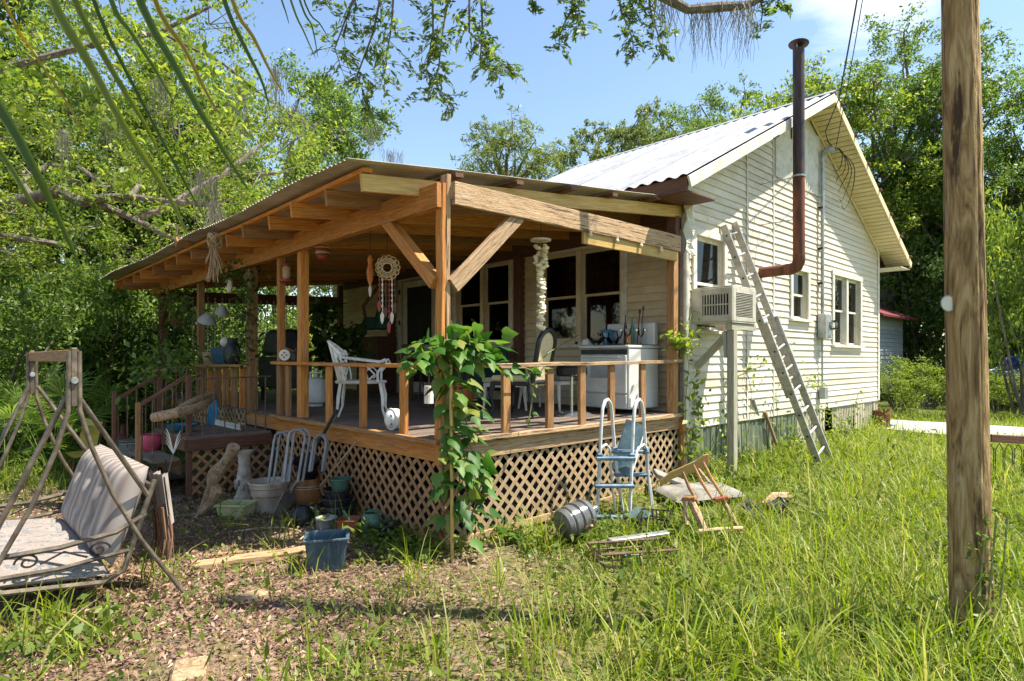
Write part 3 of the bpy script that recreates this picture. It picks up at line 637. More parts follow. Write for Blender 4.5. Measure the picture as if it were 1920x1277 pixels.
# railing
board('hand_rail', (-.02, -.02, 1.532), (-.02, 3.32, 1.545), .11, .036, 'wood_orange', porch, segs=8, jit=.004)
board('hand_rail', (.04, -.03, 1.532), (3.6, -.03, 1.565), .11, .036, 'wood_grey', porch, segs=8, jit=.004)
board('hand_rail', (-.02, 4.1, 1.50), (-.02, 6.2, 1.49), .12, .036, 'wood_tan', porch, segs=5, jit=.004)
for px in (524, 541, 617, 681, 757):
    p = PX(px, 740, -.01); board('baluster', (-.01, p.y, DZ), (-.01, p.y, 1.515), .04, .09, 'wood_orange' if px > 600 else 'wood_tan', porch, up=(0, 1, 0))
for px in (948, 1030, 1091, 1146, 1204):
    p = PY(px, 740, -.03); board('baluster', (p.x, -.03, DZ), (p.x, -.03, 1.515 + p.x * .009), .09, .04, 'wood_tan', porch, up=(0, 1, 0))
for k in range(6): board('baluster', (.0, 4.4 + k * .32, DZ), (0, 4.4 + k * .32, 1.48), .09, .035, 'wood_tan' if k % 2 else 'wood_orange', porch, up=(0, 1, 0))
# landing and steps
board('landing_board', (-.98, 3.5, .70), (-.02, 3.5, .70), .14, .034, 'wood_deck', porch)
for k in range(1, 9): board('landing_board', (-.98, 3.5 + k * .145, .70), (-.02, 3.5 + k * .145, .70), .138, .034, 'wood_deck', porch)
board('landing_joist', (-.96, 3.45, .62), (-.0, 3.45, .62), .04, .13, 'wood_dark', porch); board('landing_joist', (-.97, 3.45, .62), (-.97, 4.72, .62), .04, .13, 'wood_dark', porch)
for x, y in ((-.93, 3.5), (-.93, 4.68)): board('landing_post', (x, y, -.05), (x, y, 1.4 if y < 4 else 1.5), .055, .055, 'wood_dark', porch, up=(0, 1, 0))
lattice(lambda u, o, z: (-.95 + u, 3.46 + o, z), .94, .05, .56, 'lattice_warm', .02, .138)
for k in range(2):
    zz = .46 - k * .22
    for j in range(2): board('step_board', (-1.08 - k * .3 - j * .145, 3.55, zz), (-1.08 - k * .3 - j * .145, 4.7, zz), .135, .036, 'wood_deck', porch)
    board('step_riser', (-1.0 - k * .3, 3.56, zz - .1), (-1.0 - k * .3, 4.69, zz - .1), .02, .17, 'wood_dark', porch)
board('newel_post', (-1.42, 3.56, -.05), (-1.42, 3.56, 1.12), .045, .045, 'wood_tan', porch, up=(0, 1, 0))
board('newel_post', (-1.42, 4.7, -.05), (-1.42, 4.7, 1.2), .045, .045, 'wood_dark', porch, up=(0, 1, 0))
# thin iron railings round the landing and down the steps
ir = MB().tube([(-.93, 3.5, 1.36), (-.0, 3.5, 1.38)], .011, 6).obj('iron_railing', 'iron_brown', porch)
for k in range(8): x = -.9 + k * .12; MB().tube([(x, 3.5, .72), (x, 3.5, 1.37)], .008, 6).obj('iron_baluster', 'iron_brown', ir)
for yy in (3.56, 4.7):
    board('stair_rail', (-.93, yy, 1.40), (-1.42, yy, 1.08), .03, .04, 'wood_dark', porch)
    for k in range(5):
        x = -.98 - k * .1; MB().tube([(x, yy, .72 - .75 * k * .1), (x, yy, 1.36 - .65 * k * .1)], .008, 6).obj('iron_baluster', 'iron_brown', ir)
MB().tube([(-.93, 4.7, 1.48), (0, 4.7, 1.48)], .011, 6).obj('top_bar', 'iron_brown', ir)
for k in range(7): x = -.85 + k * .12; MB().tube([(x, 4.7, .72), (x, 4.7, 1.48)], .008, 6).obj('iron_baluster', 'iron_brown', ir)
s1 = G(300, 905); MB().box((s1.x, s1.y, .10), (.55, .6, .07)).obj('stepping_slab', 'wood_deck', porch, bevel=.01)
# ================================================================ things on the gable side
# rusted flue
sp0 = PY(1425, 507, -.02); xb, yb = PY(1498, 500, -.57).x, -.57
flue = thing('stovepipe', 'tall rusty stovepipe with elbow and flat cap beside the gable', 'stovepipe', (xb, yb, 2.7))
zel = PY(1498, 503, -.57).z
def arc(c, a, b, n=7): return [c + a * math.cos(math.pi / 2 * i / n) + b * math.sin(math.pi / 2 * i / n) for i in range(n + 1)]
xl = PY(1428, 507, -.57).x; rr = .08
MB().tube([(xb, -.0, zel - .01), (xb, yb + .16, zel)], rr, 16).obj('horizontal_pipe', 'rust', flue, smooth=True)
MB().tube([Vector((xb, yb + .18, zel - .002)), Vector((xb, yb + .10, zel)), Vector((xb, yb + .03, zel + .03)), Vector((xb, yb, zel + .10)), Vector((xb, yb, zel + .2))], rr + .004, 16).obj('elbow', 'rust', flue, smooth=True)
zt = PY(1486, 82, -.57).z
MB().tube([(xb, yb, zel + .18), (xb - .005, yb, zel + 1.3)], rr, 16).obj('lower_pipe', 'rust', flue, smooth=True)
MB().tube([(xb - .005, yb, zel + 1.28), (xb - .012, yb, zt)], rr - .003, 16).obj('upper_pipe', 'soot', flue, smooth=True)
MB().lathe([(rr + .008, -.012), (rr + .008, .012)], (xb - .006, yb, zel + 1.3), 16).obj('joint_band', 'galv', flue)
cp = Matrix.Rotation(.12, 3, 'Y')
MB().lathe([(.06, .0), (.132, .02), (.138, .034), (.08, .06), (.02, .07)], (xb - .012, yb, zt + .04), 18, m=cp).obj('cap', 'soot', flue, smooth=True)
MB().tube([(xb - .07, yb, zt - .05), (xb - .07, yb, zt + .06)], .008, 5).tube([(xb + .05, yb, zt - .05), (xb + .05, yb, zt + .07)], .008, 5).obj('cap_strap', 'galv', flue)
for zz in (.7, 1.3): MB().tube([(xb, yb, zel + zz), (xb, -.02, zel + zz)], .008, 5).obj('wall_bracket', 'galv', flue)
# service mast, meter and looped wires
mx_ = PY(1541, 500, -.07).x; mast = thing('service_mast', 'grey electric conduit mast with meter box on the gable wall', 'conduit', (mx_, -.05, 1.6))
mt = PY(1541, 292, -.09).z
MB().tube([(mx_, -.08, 2.0), (mx_, -.08, mt)], .03, 12).obj('conduit', 'galv', mast, smooth=True)
MB().tube([(mx_, -.08, mt), (mx_ - .0, -.10, mt + .08), (mx_ + .05, -.18, mt + .12), (mx_ + .1, -.24, mt + .07)], [.034, .05, .052, .045], 12).obj('weatherhead', 'galv', mast, smooth=True)
for z in (2.35, 2.9, 3.5, 4.2): MB().box((mx_, -.06, z), (.11, .075, .03)).obj('strap', 'black_iron', mast)
mz = PY(1548, 612, -.1).z
MB().box((mx_ + .05, -.10, mz), (.30, .14, .42)).obj('meter_box', 'galv', mast, bevel=.01)
MB().lathe([(.085, 0), (.085, .06), (.07, .10), (.02, .11)], (mx_ + .13, -.17, mz + .02), 16, m=Matrix.Rotation(R_(90), 3, 'X')).obj('meter', 'clear_glass', mast, smooth=True)
MB().tube([(mx_ + .02, -.07, mz - .2), (mx_ + .02, -.07, .95)], .018, 8).box((mx_ + .02, -.09, 1.0), (.14, .1, .2)).obj('lower_conduit', 'galv', mast)
hd = Vector((mx_ + .1, -.25, mt + .08))
lw = MB()
for k in range(5):
    a = rnd.uniform(-.2, .3)
    pts = [hd + Vector((math.sin(t * 1.0) * (.25 + .12 * k) * .9, -.06 * math.sin(t * 2) - .02 * k, -(1 - math.cos(t * 1.1)) * (.22 + .09 * k) * .8 + .05 * math.sin(t * 3 + k))) for t in np.linspace(0, 2.9, 12)]
    lw.tube(pts, .007, 5)
lw.obj('looped_wire', 'wire', mast)
pt = Vector((1.28, -3.28, 7.6))
for k, (h0, lab) in enumerate(((Vector((RX + .05, -.5, RZ - .12)), 'black service cable running from the gable peak up to the pole'), (hd, 'thin black wire running from the weatherhead up to the pole'))):
    pts = [h0.lerp(pt + Vector((0, 0, -.25 * k)), t) + Vector((0, 0, -.9 * t * (1 - t))) for t in np.linspace(0, 1, 18)]
    mb = MB().tube(pts, .011 if k == 0 else .006, 6)
    if k == 0: mb.tube([h0, Vector((RX + .03, -.3, RZ - .6)), Vector((mx_ + .02, -.16, mt + .25)), hd], .008, 6)
    tag(mb.obj('service_wire', 'wire'), lab, 'wire')
# window air conditioner on its bracket, and the post under it
ac0 = PY(1310, 560, -.5)
acx, acz = 4.0, 2.02
ac = thing('air_conditioner', 'beige window air conditioner with louvred sides beside the ladder', 'air conditioner', (acx + .33, -.3, acz))
A0, A1, AY0, AZ0, AZ1 = 3.90, 4.52, -.56, 2.03, 2.48
MB().box(((A0 + A1) / 2, (AY0 + .05) / 2, (AZ0 + AZ1) / 2), (A1 - A0 - .03, .05 - AY0 - .03, AZ1 - AZ0 - .03)).obj('core', 'dark', ac)
fr = MB(); t_ = .03
fr.box(((A0 + A1) / 2, (AY0 + .05) / 2, AZ1 - .01), (A1 - A0, .05 - AY0, .02)); fr.box(((A0 + A1) / 2, (AY0 + .05) / 2, AZ0 + .01), (A1 - A0, .05 - AY0, .02))
for x in (A0, A1):
    fr.box((x, (AY0 - .511) / 2, (AZ0 + AZ1) / 2), (.02, -.511 - AY0, AZ1 - AZ0 - .041)); fr.box((x, -.059, (AZ0 + AZ1) / 2), (.02, .22, AZ1 - AZ0 - .041))
    fr.box((x, -.34, AZ1 - .06), (.02, .34, .079)); fr.box((x, -.34, AZ0 + .06), (.02, .34, .079))
for x in (A0 + .05, A1 - .05): fr.box((x, AY0 + .005, (AZ0 + AZ1) / 2), (.08, .02, AZ1 - AZ0 - .041))
fr.box(((A0 + A1) / 2, AY0 + .005, AZ1 - .05), (A1 - A0 - .181, .02, .058)); fr.box(((A0 + A1) / 2, AY0 + .005, AZ0 + .05), (A1 - A0 - .181, .02, .058))
fr.obj('casing', 'ac_beige', ac, bevel=.004)
for k in range(9):
    y = -.48 + k * .036; MB().box((A0 - .004, y, (AZ0 + AZ1) / 2), (.014, .012, AZ1 - AZ0 - .16)).obj('louvre', 'ac_beige', ac)
MB().box((A0 - .006, -.34, (AZ0 + AZ1) / 2), (.016, .34, .018)).obj('louvre_bar', 'ac_beige', ac)
for k in range(15):
    z = AZ0 + .09 + k * .02; MB().box(((A0 + A1) / 2, AY0 - .002, z), (A1 - A0 - .18, .014, .007)).obj('grille_bar', 'ac_beige', ac)
pa = G(1372, 885); px_ = PY(1373, 700, -.5)
sup = thing('support_post', 'weathered painted post propping the window air conditioner', 'post', (px_.x, -.5, gz(px_.x, -.5)))
board('upright', (px_.x, -.5, gz(px_.x, -.5) - .1), (px_.x, -.5, 2.0), .1, .09, 'post_paint', sup, up=(0, 1, 0), segs=5)
board('crosspiece', (A0 + .02, -.5, 1.985), (A1 + .05, -.5, 1.985), .09, .08, 'post_paint', sup)
board('brace', (A0 + .05, -.44, 1.93), (px_.x - .0, -.44, 1.62), .02, .14, 'post_paint', sup); board('brace', (px_.x, -.03, 1.5), (px_.x, -.45, 1.9), .04, .09, 'post_paint', sup, up=(0, 1, 1))
# extension ladder
lt0, lb0 = PY(1368, 418, -.06), G(1545, 880)
lad = thing('ladder', 'aluminium extension ladder leaning against the gable wall', 'ladder', lb0)
top = Vector((lt0.x, -.09, lt0.z)); bot = Vector((6.25, -1.08, gz(6.25, -1.0)))
bot = Vector(G(1548, 872)); bot.z = gz(bot.x, bot.y)
d = (top - bot); Ld = d.length; d.normalize(); side = Vector((1, 0, 0)); side = (side - d * side.dot(d)).normalized(); nrm = side.cross(d).normalized()
for sec_, (t0, t1, off, hw) in enumerate(((0, .60, 0, .205), (.30, 1.0, .045, .185))):
    for s in (-1, 1): board('stile', bot + d * Ld * t0 + side * s * hw - nrm * off, bot + d * Ld * t1 + side * s * hw - nrm * off, .032, .095, 'alu', lad, up=nrm, segs=6, jit=.0005)
    n = int(Ld * (t1 - t0) / .305)
    for k in range(n):
        c = bot + d * (Ld * t0 + .2 + k * .305) - nrm * off; MB().tube([c - side * hw, c + side * hw], .017, 8).obj('rung', 'alu', lad, smooth=True)
        for s in (-1, 1): MB().lathe([(.014, -.022), (.014, .022)], c + side * s * hw, 8, m=frame(side).to_3x3() @ Matrix.Rotation(R_(90), 3, 'Y')).obj('rivet', 'black_plastic', lad)
# crumpled white flashing at the porch end
f0 = PY(1280, 378, -.12); fl = MB(); n = 10; V = []; F = []
for i in range(n + 1):
    z = 3.62 - .75 * i / n
    for j, xx in enumerate((0, .06, .12, .19)):
        V.append((3.66 + xx + .014 * math.sin(i * 1.9 + j), -.12 + (.05 if j in (0, 3) else 0) + .022 * math.sin(i * 1.3 + j * 2.1), z))
for i in range(n):
    for j in range(3): F.append((i * 4 + j, i * 4 + j + 1, i * 4 + j + 5, i * 4 + j + 4))
fl.add(V, F); fl.add([(x, y + .006, z) for x, y, z in V], [tuple(reversed(q)) for q in F]); tag(fl.obj('flashing', 'trim_white'), 'crumpled white metal flashing hanging where porch meets house', 'flashing')
tag(MB().tube([(3.69, -.06, .75), (3.69, -.06, 2.9)], .035, 8).obj('downspout', 'trim_white'), 'narrow white downpipe at the corner of the house beside the porch', 'downpipe')
# leaning offcuts by the skirting
for (x0, y0, x1, y1, m, lab) in ((1442, 845, 1411, 748, 'galv', 'grey-green pipe leaning against the skirting near the ladder'), (1462, 850, 1434, 772, 'wood_grey', 'weathered stick leaning against the skirting beside the ladder foot')):
    b = G(x0, y0); t = PY(x1, y1, -.04)
    tag(board('leaning_pole', b, t, .05, .03, m, None, inv=False), lab, 'pole')
# utility pole
pb = G(1822, 1185)
pole = thing('utility_pole', 'thick weathered wooden utility pole standing in tall grass', 'utility pole', pb)
V = []; F = []; n = 110; rows = 90
GRV = [(rnd.uniform(0, 6.28), rnd.uniform(.02, .05), rnd.uniform(.0025, .007), rnd.uniform(0, 6), rnd.uniform(.5, 1.6)) for _ in range(34)]
for i in range(rows + 1):
    z = -.2 + 8.2 * i / rows
    for k in range(n):
        q = 2 * math.pi * k / n
        r = (.106 - .0045 * z) * (1 + .02 * math.sin(3 * q + 1.2 + z * .2) + .012 * math.sin(7 * q + z * .9) + .018 * math.exp(-((math.sin((q - 3.9 - .04 * math.sin(z * 2)) / 2)) / .05) ** 2)) + rnd.uniform(-.001, .001)
        for (gq, gw, gd, gp_, gf) in GRV:
            dq = math.sin((q - gq - .06 * math.sin(z * gf + gp_)) / 2) * 2
            if abs(dq) < .15 and math.cos((q - gq) / 2) ** 2 > .5: r -= gd * math.exp(-(dq / gw) ** 2) * (.5 + .5 * math.sin(z * gf * 1.7 + gp_))
        V.append((pb.x - .018 * z * CR.x + r * math.cos(q), pb.y - .018 * z * CR.y + r * math.sin(q), z))
for i in range(rows):
    for k in range(n): F.append((i * n + k, i * n + (k + 1) % n, i * n + n + (k + 1) % n, i * n + n + k))
MB().add(V, F).obj('trunk', 'pole_wood', pole, smooth=True)
ptg = DP(1780, 569, 3.53); nrm = (CAM - ptg).normalized(); nrm.z = 0; Fm = Matrix((CR, Vector((0, 0, 1)), -CF)).transposed()
Fm = Fm @ Matrix.Rotation(.25, 3, 'Y')
pv = [1.3 * (Vector((.05 * math.cos(q) * (1.15 if math.cos(q) > 0 else .9), .035 * math.sin(q) * (1 - .35 * max(0, math.cos(q))), 0))) for q in np.linspace(0, 2 * math.pi, 20, endpoint=False)]
def onpole(z, u, v):  # point on the camera-facing skin
    return ptg
mbt = MB().prism([ptg + Fm @ p + Vector((0, 0, 0)) for p in pv], -nrm * .006)
mbt.obj('oval_tag', 'bone', pole)
MB().tube([ptg + Fm @ (p * 1.02) + nrm * .003 for p in pv], .0035, 5, closed=True).obj('tag_rim', 'galv', pole)
MB().lathe([(.008, 0), (.006, .012)], ptg + CR * .052 + nrm * .0, 8, m=frame(nrm).to_3x3() @ Matrix.Rotation(R_(90), 3, 'Y')).obj('nail', 'black_iron', pole)

# ================================================================ things on the porch
DK = DZ
def lathe_thing(name, label, cat, loc, prof, m, n=22, tilt=None, inner=True, group=None):
    """a vessel: outer wall, rolled rim and open inside"""
    o = thing(name, label, cat, loc, group=group, mw=Matrix.Translation(Vector(loc)) @ (tilt.to_4x4() if tilt else Matrix()))
    H = prof[-1][1]; top = prof[-1][0]; th = max(.008, top * .06)
    out = list(prof); rim = [(top + th * .8, H - th * 1.6), (top + th, H - th * .6), (top + th * .7, H), (top - th * .6, H)]
    ins = [(max(.01, r - th), z) for r, z in reversed(prof[:-1]) if z > .02] + [(.01, .03)]
    MB().lathe(out + rim[:1] + rim[1:] + [(top - th, H - th)] + ins, (0, 0, 0), n).obj('body', m, o, smooth=True, inv=False)
    return o
# stove
st = thing('stove', 'white enamel kitchen stove heaped with glassware on the porch', 'stove', (3.27, .62, DK))
X0, X1, Y0, Y1 = 2.95, 3.58, .26, 1.0; T = 1.76
MB().box(((X0 + X1) / 2, (Y0 + Y1) / 2, (DK + .06 + T - .04) / 2), (X1 - X0, Y1 - Y0, T - .04 - DK - .06)).obj('body', 'white_enamel', st, bevel=.008)
MB().box(((X0 + X1) / 2 - .01, (Y0 + Y1) / 2, T - .018), (X1 - X0 + .03, Y1 - Y0 + .02, .035)).obj('cooktop', 'white_enamel', st, bevel=.008)
MB().box((X1 - .05, (Y0 + Y1) / 2, T + .15), (.09, Y1 - Y0, .29)).obj('backguard', 'white_enamel', st, bevel=.015)
MB().box((X0 - .018, (Y0 + Y1) / 2, DK + .48), (.035, Y1 - Y0 - .04, .46)).obj('oven_door', 'white_enamel', st, bevel=.01)
MB().box((X0 - .037, (Y0 + Y1) / 2, DK + .53), (.006, .36, .2)).obj('oven_window', 'tub_grey', st)
MB().tube([(X0 - .035, Y0 + .08, DK + .68), (X0 - .07, Y0 + .1, DK + .69), (X0 - .07, Y1 - .1, DK + .69), (X0 - .035, Y1 - .08, DK + .68)], .011, 8).obj('oven_handle', 'white_enamel', st)
MB().box((X0 - .015, (Y0 + Y1) / 2, DK + .15), (.03, Y1 - Y0 - .04, .17)).obj('drawer', 'white_enamel', st, bevel=.008)
MB().box((X0 - .008, (Y0 + Y1) / 2, T - .08), (.02, Y1 - Y0 - .04, .06)).obj('vent_strip', 'black_plastic', st)
for k in range(5): MB().lathe([(.02, 0), (.016, .03)], (X1 - .095, Y0 + .12 + k * .12, T + .2), 10, m=Matrix.Rotation(R_(-90), 3, 'Y')).obj('knob', 'chrome', st)
for dx, dy in ((.16, .2), (.16, .55), (.4, .2), (.4, .55)): MB().lathe([(.09, .0), (.085, .012), (.02, .012)], (X0 + dx, Y0 + dy, T), 16).obj('burner', 'black_iron', st)
# glassware and dishes on the stove
def goblet(x, y, h, r, m, name, label, cat): 
    tag(MB().lathe([(r * .7, 0), (r * .7, .006), (.006, .015), (.006, h * .45), (r * .8, h * .6), (r, h), (r * .94, h), (r * .7, h * .62), (.005, h * .5)], (x, y, T + .012), 14).obj(name, m, smooth=True), label, cat)
goblet(3.06, .36, .19, .045, 'clear_glass', 'wine_glass', 'stemmed wine glass nearest the rail end of the stove', 'glass')
goblet(3.12, .52, .17, .04, 'clear_glass', 'wine_glass', 'stemmed wine glass second along the front of the stove', 'glass')
goblet(3.05, .68, .15, .05, 'clear_glass', 'wine_glass', 'low stemmed glass in the middle of the stove front', 'glass')
goblet(3.3, .33, .2, .04, 'clear_glass', 'wine_glass', 'tall stemmed glass by the stove backguard', 'glass')
def bowl(x, y, r, h, m, label):
    tag(MB().lathe([(r * .4, 0), (r * .45, .01), (r * .85, h * .6), (r, h), (r * .96, h), (r * .8, h * .62), (r * .3, .02)], (x, y, T + .012), 20).obj('bowl', m, smooth=True), label, 'bowl')
bowl(3.06, .84, .11, .09, 'clear_glass', 'wide glass bowl at the far front corner of the stove'); bowl(3.26, .72, .1, .1, 'clear_glass', 'glass bowl behind the stemmed glasses on the stove')
def bottle(x, y, h, r, m, label):
    tag(MB().lathe([(r, 0), (r, h * .6), (r * .35, h * .78), (r * .3, h), (r * .2, h)], (x, y, T + .012), 14).obj('bottle', m, smooth=True), label, 'bottle')
bottle(3.18, .43, .2, .03, 'terracotta', 'small amber bottle standing among the glasses on the stove'); bottle(3.36, .5, .34, .028, 'green_plastic', 'tall dark green bottle by the stove backguard'); bottle(3.38, .62, .38, .022, 'wood_dark', 'tall thin brown bottle against the stove backguard')
tag(MB().box((3.40, .92, T + .11), (.03, .17, .22), Matrix.Rotation(-.2, 3, 'Y')).obj('blue_plate', 'blue_cloth', bevel=.004), 'blue panel leaning against the stove backguard', 'panel')
tag(MB().box((3.0, .945, T + .045), (.07, .08, .07)).obj('carton', 'white_enamel', bevel=.004), 'small white carton at the front corner of the stove', 'carton')
# fence of utensils
for k, (x, y) in enumerate(((3.42, .42), (3.43, .48))):
    tag(MB().tube([(x, y, T + .012), (x + .02, y - .03, T + .46 - .04 * k)], .007, 6).sphere((x + .02, y - .03, T + .47 - .04 * k), (.02, .012, .035)).obj('spoon', 'wood_dark'), ['taller dark wooden spoon standing at the stove backguard', 'shorter dark wooden spoon standing at the stove backguard'][k], 'spoon')
# high cane-backed chair
cc = PZ(1008, 782, DK); ch = thing('cane_chair', 'high-backed black chair with cream cane panel on the porch', 'chair', cc, R_(14))
bw = .185
outl = [Vector((bw * math.sin(q) * 1.0 if False else bw * math.cos(q), 0, .82 + .17 * math.sin(q))) for q in np.linspace(0, math.pi, 13)]
path = [Vector((bw * .9, 0, .36))] + outl + [Vector((-bw * .9, 0, .36))]
lean = lambda v: Vector((v.x, -.03 - (v.z - .4) * .2, v.z))
MB().tube([lean(v) for v in path], .03, 8).obj('back_frame', 'black_plastic', ch, smooth=True, inv=False)
pp = [lean(Vector((v.x * .9, 0, min(v.z, .97)))) for v in path]
MB().prism(pp, (0, .015, .003)).obj('cane_panel', 'cane', ch, inv=False)
MB().tube([lean(Vector((-bw, 0, .4))), lean(Vector((bw, 0, .4)))], .028, 8).obj('back_rail', 'black_plastic', ch, inv=False)
MB().box((0, .24, .44), (.5, .5, .07)).obj('seat', 'cane', ch, bevel=.025, inv=False)
MB().box((0, .24, .385), (.48, .48, .05)).obj('apron', 'black_plastic', ch, bevel=.01, inv=False)
for sx in (-1, 1):
    MB().tube([(sx * .2, 0, .42), (sx * .2, -.02, .2), (sx * .22, -.07, 0)], [.03, .022, .018], 8).obj('leg', 'black_plastic', ch, inv=False)
    MB().tube([(sx * .22, .46, .40), (sx * .24, .49, .25), (sx * .21, .47, .1), (sx * .23, .5, 0)], [.033, .028, .018, .02], 8).obj('leg', 'black_plastic', ch, inv=False)
# low white stool and white bench behind the cane chair
def stool(name, label, loc, w, d_, h, mtop, mleg, rz=0):
    s = thing(name, label, 'stool' if 'stool' in name else 'bench', loc, rz)
    MB().box((0, 0, h - .03), (w, d_, .06)).obj('seat', mtop, s, bevel=.015, inv=False); MB().box((0, 0, h - .09), (w * .92, d_ * .92, .05)).obj('apron', mleg, s, bevel=.005, inv=False)
    for sx in (-1, 1):
        for sy in (-1, 1): MB().tube([(sx * w * .42, sy * d_ * .42, h - .08), (sx * w * .42, sy * d_ * .42, h * .5), (sx * w * .46, sy * d_ * .46, 0)], [.024, .02, .014], 8).obj('leg', mleg, s, inv=False)
    return s
stool('bench', 'low white-legged bench with scuffed seat behind the cane chair', (2.85, 1.45, DK), .45, .8, .45, 'slab', 'white_iron')
stool('stool', 'short white-legged stool with tan seat left of the cane chair', (2.3, 1.72, DK), .4, .45, .42, 'cane', 'white_iron')
bs = thing('bar_stool', 'round black-topped stool on chrome pedestal in front of the stove', 'stool', (2.45, .72, DK))
MB().lathe([(.02, .46), (.16, .46), (.185, .48), (.185, .56), (.165, .58), (.02, .585)], n=20).obj('seat', 'black_plastic', bs, smooth=True, inv=False)
MB().tube([(0, 0, .02), (0, 0, .46)], .018, 10).obj('pedestal', 'chrome', bs, inv=False); MB().lathe([(.24, 0), (.24, .012), (.2, .03), (.03, .05)], n=24).obj('base', 'chrome', bs, smooth=True, inv=False)
# white cast metal armchair with pierced scrollwork
wc = thing('garden_armchair', 'white cast metal armchair with pierced leaf scrollwork by the railing', 'chair', (.42, 2.05, DK), math.atan2(CR.y, CR.x) + R_(8))
def ring(c, a, b, rot, r=.008, n=12, tilt=None):
    pts = []
    for q in np.linspace(0, 2 * math.pi, n, endpoint=False):
        u, v = a * math.cos(q), b * math.sin(q); u, v = u * math.cos(rot) - v * math.sin(rot), u * math.sin(rot) + v * math.cos(rot); pts.append((u, v))
    return pts
# local: x forward, y left, z up; the back stands at x = -.22 and wraps round
def bk(s, h): a = s * 1.15; return Vector((-.26 * math.cos(a * .9) + .02 - (h - .42) * .25, .27 * math.sin(a) * 1.08, h))
sw = MB()
for i in range(46):
    s0, h0 = rnd.uniform(-.92, .92), rnd.uniform(.46, .80 - .0)
    if h0 > .84 - .16 * s0 * s0: continue
    pts = [bk(s0 + u * 1.6, h0 + v) for u, v in ring(0, rnd.uniform(.05, .075), rnd.uniform(.024, .036), rnd.uniform(0.5, 1.3), 0)]
    sw.tube(pts, .0085, 5, closed=True)
for s0 in np.linspace(-.9, .9, 8): sw.tube([bk(s0 + .06 * math.sin(t * 5), .43 + t * (.42 - .14 * s0 * s0)) for t in np.linspace(0, 1, 8)], .009, 5)
sw.obj('back_scrollwork', 'white_iron', wc, smooth=True, inv=False)
MB().tube([bk(s, .86 - .15 * s * s) for s in np.linspace(-1, 1, 17)], .016, 7).obj('back_rim', 'white_iron', wc, smooth=True, inv=False)
MB().lathe([(.02, .395), (.27, .395), (.285, .41), (.27, .425), (.02, .425)], n=24).obj('seat', 'white_iron', wc, smooth=True, inv=False)
for s in (-1, 1):
    e = bk(s, .68)
    MB().tube([e, e.lerp(Vector((.2, s * .3, .63)), .5) + Vector((0, s * .03, .0)), Vector((.22, s * .3, .63)), Vector((.28, s * .3, .66)), Vector((.3, s * .3, .62)), Vector((.26, s * .3, .59)), Vector((.2, s * .29, .52)), Vector((.2, s * .26, .42))], .014, 7).tube([(.05, s * .27, .43), (.02, s * .29, .52), (.1, s * .3, .57), (.17, s * .29, .5), (.11, s * .28, .44)], .011, 6).obj('arm', 'white_iron', wc, smooth=True, inv=False)
    MB().tube([(.22, s * .2, .40), (.25, s * .23, .25), (.25, s * .24, .12), (.29, s * .27, 0)], [.018, .02, .013, .013], 7).obj('leg', 'white_iron', wc, smooth=True, inv=False)
    MB().tube([(-.2, s * .19, .40), (-.22, s * .2, .25), (-.23, s * .21, .12), (-.28, s * .23, 0)], [.018, .02, .013, .013], 7).obj('leg', 'white_iron', wc, smooth=True, inv=False)
# dark slatted cabinet against the wall
cb = thing('cabinet', 'dark red-brown slatted cabinet against the porch wall', 'cabinet', (3.45, 6.75, DK))
MB().box((3.47, 6.75, DK + .55), (.42, .78, 1.1)).obj('carcass', 'wood_dark', cb, bevel=.01)
for k in range(8): MB().box((3.245, 6.75, DK + .2 + k * .11), (.03, .68, .045)).obj('slat', 'wood_dark', cb, bevel=.004)
# propane cylinder
pc = PX(592, 745, .9); lathe = MB().lathe([(.1, 0), (.1, .03), (.15, .06), (.155, .1), (.155, .3), (.12, .38), (.03, .41), (.03, .44)], n=18)
pr = thing('gas_cylinder', 'small white gas cylinder on the deck behind the railing', 'gas cylinder', (pc.x, pc.y, DK)); lathe.obj('tank', 'white_enamel', pr, smooth=True, inv=False)
MB().tube([(.08 * math.cos(q), .08 * math.sin(q), .47) for q in np.linspace(0, 2 * math.pi, 14, endpoint=False)], .012, 6, closed=True).tube([(.08, 0, .36), (.08, 0, .47)], .01, 5).tube([(-.08, 0, .36), (-.08, 0, .47)], .01, 5).obj('collar', 'white_enamel', pr, inv=False)
MB().lathe([(.02, .42), (.02, .5), (.03, .5), (.03, .53)], n=10).obj('valve', 'steel', pr, inv=False)
# white round lidded pot with blue marks by the rail
rp_ = PX(737, 808, .08); fp = thing('ceramic_pot', 'white round ceramic pot with dark markings lying at the deck edge', 'pot', (rp_.x + .02, rp_.y, DK))
MB().sphere((0, 0, .1), (.1, .1, .1), 18, 12).obj('body', 'white_enamel', fp, smooth=True, inv=False)
MB().tube([(-.04, .105 * math.cos(q) * .92, .1 + .105 * math.sin(q) * .92) for q in np.linspace(0, 2 * math.pi, 18, endpoint=False)], .009, 6, closed=True).obj('rim_band', 'white_iron', fp, inv=False)
for k in range(3): MB().tube([Vector((-.075 - .0 * k, -.05 + .012 * math.cos(q), .1 + (k - 1) * .035 + .012 * math.sin(q))) for q in np.linspace(0, 2 * math.pi, 8, endpoint=False)], .004, 5, closed=True).obj('painted_mark', 'wire', fp, inv=False)
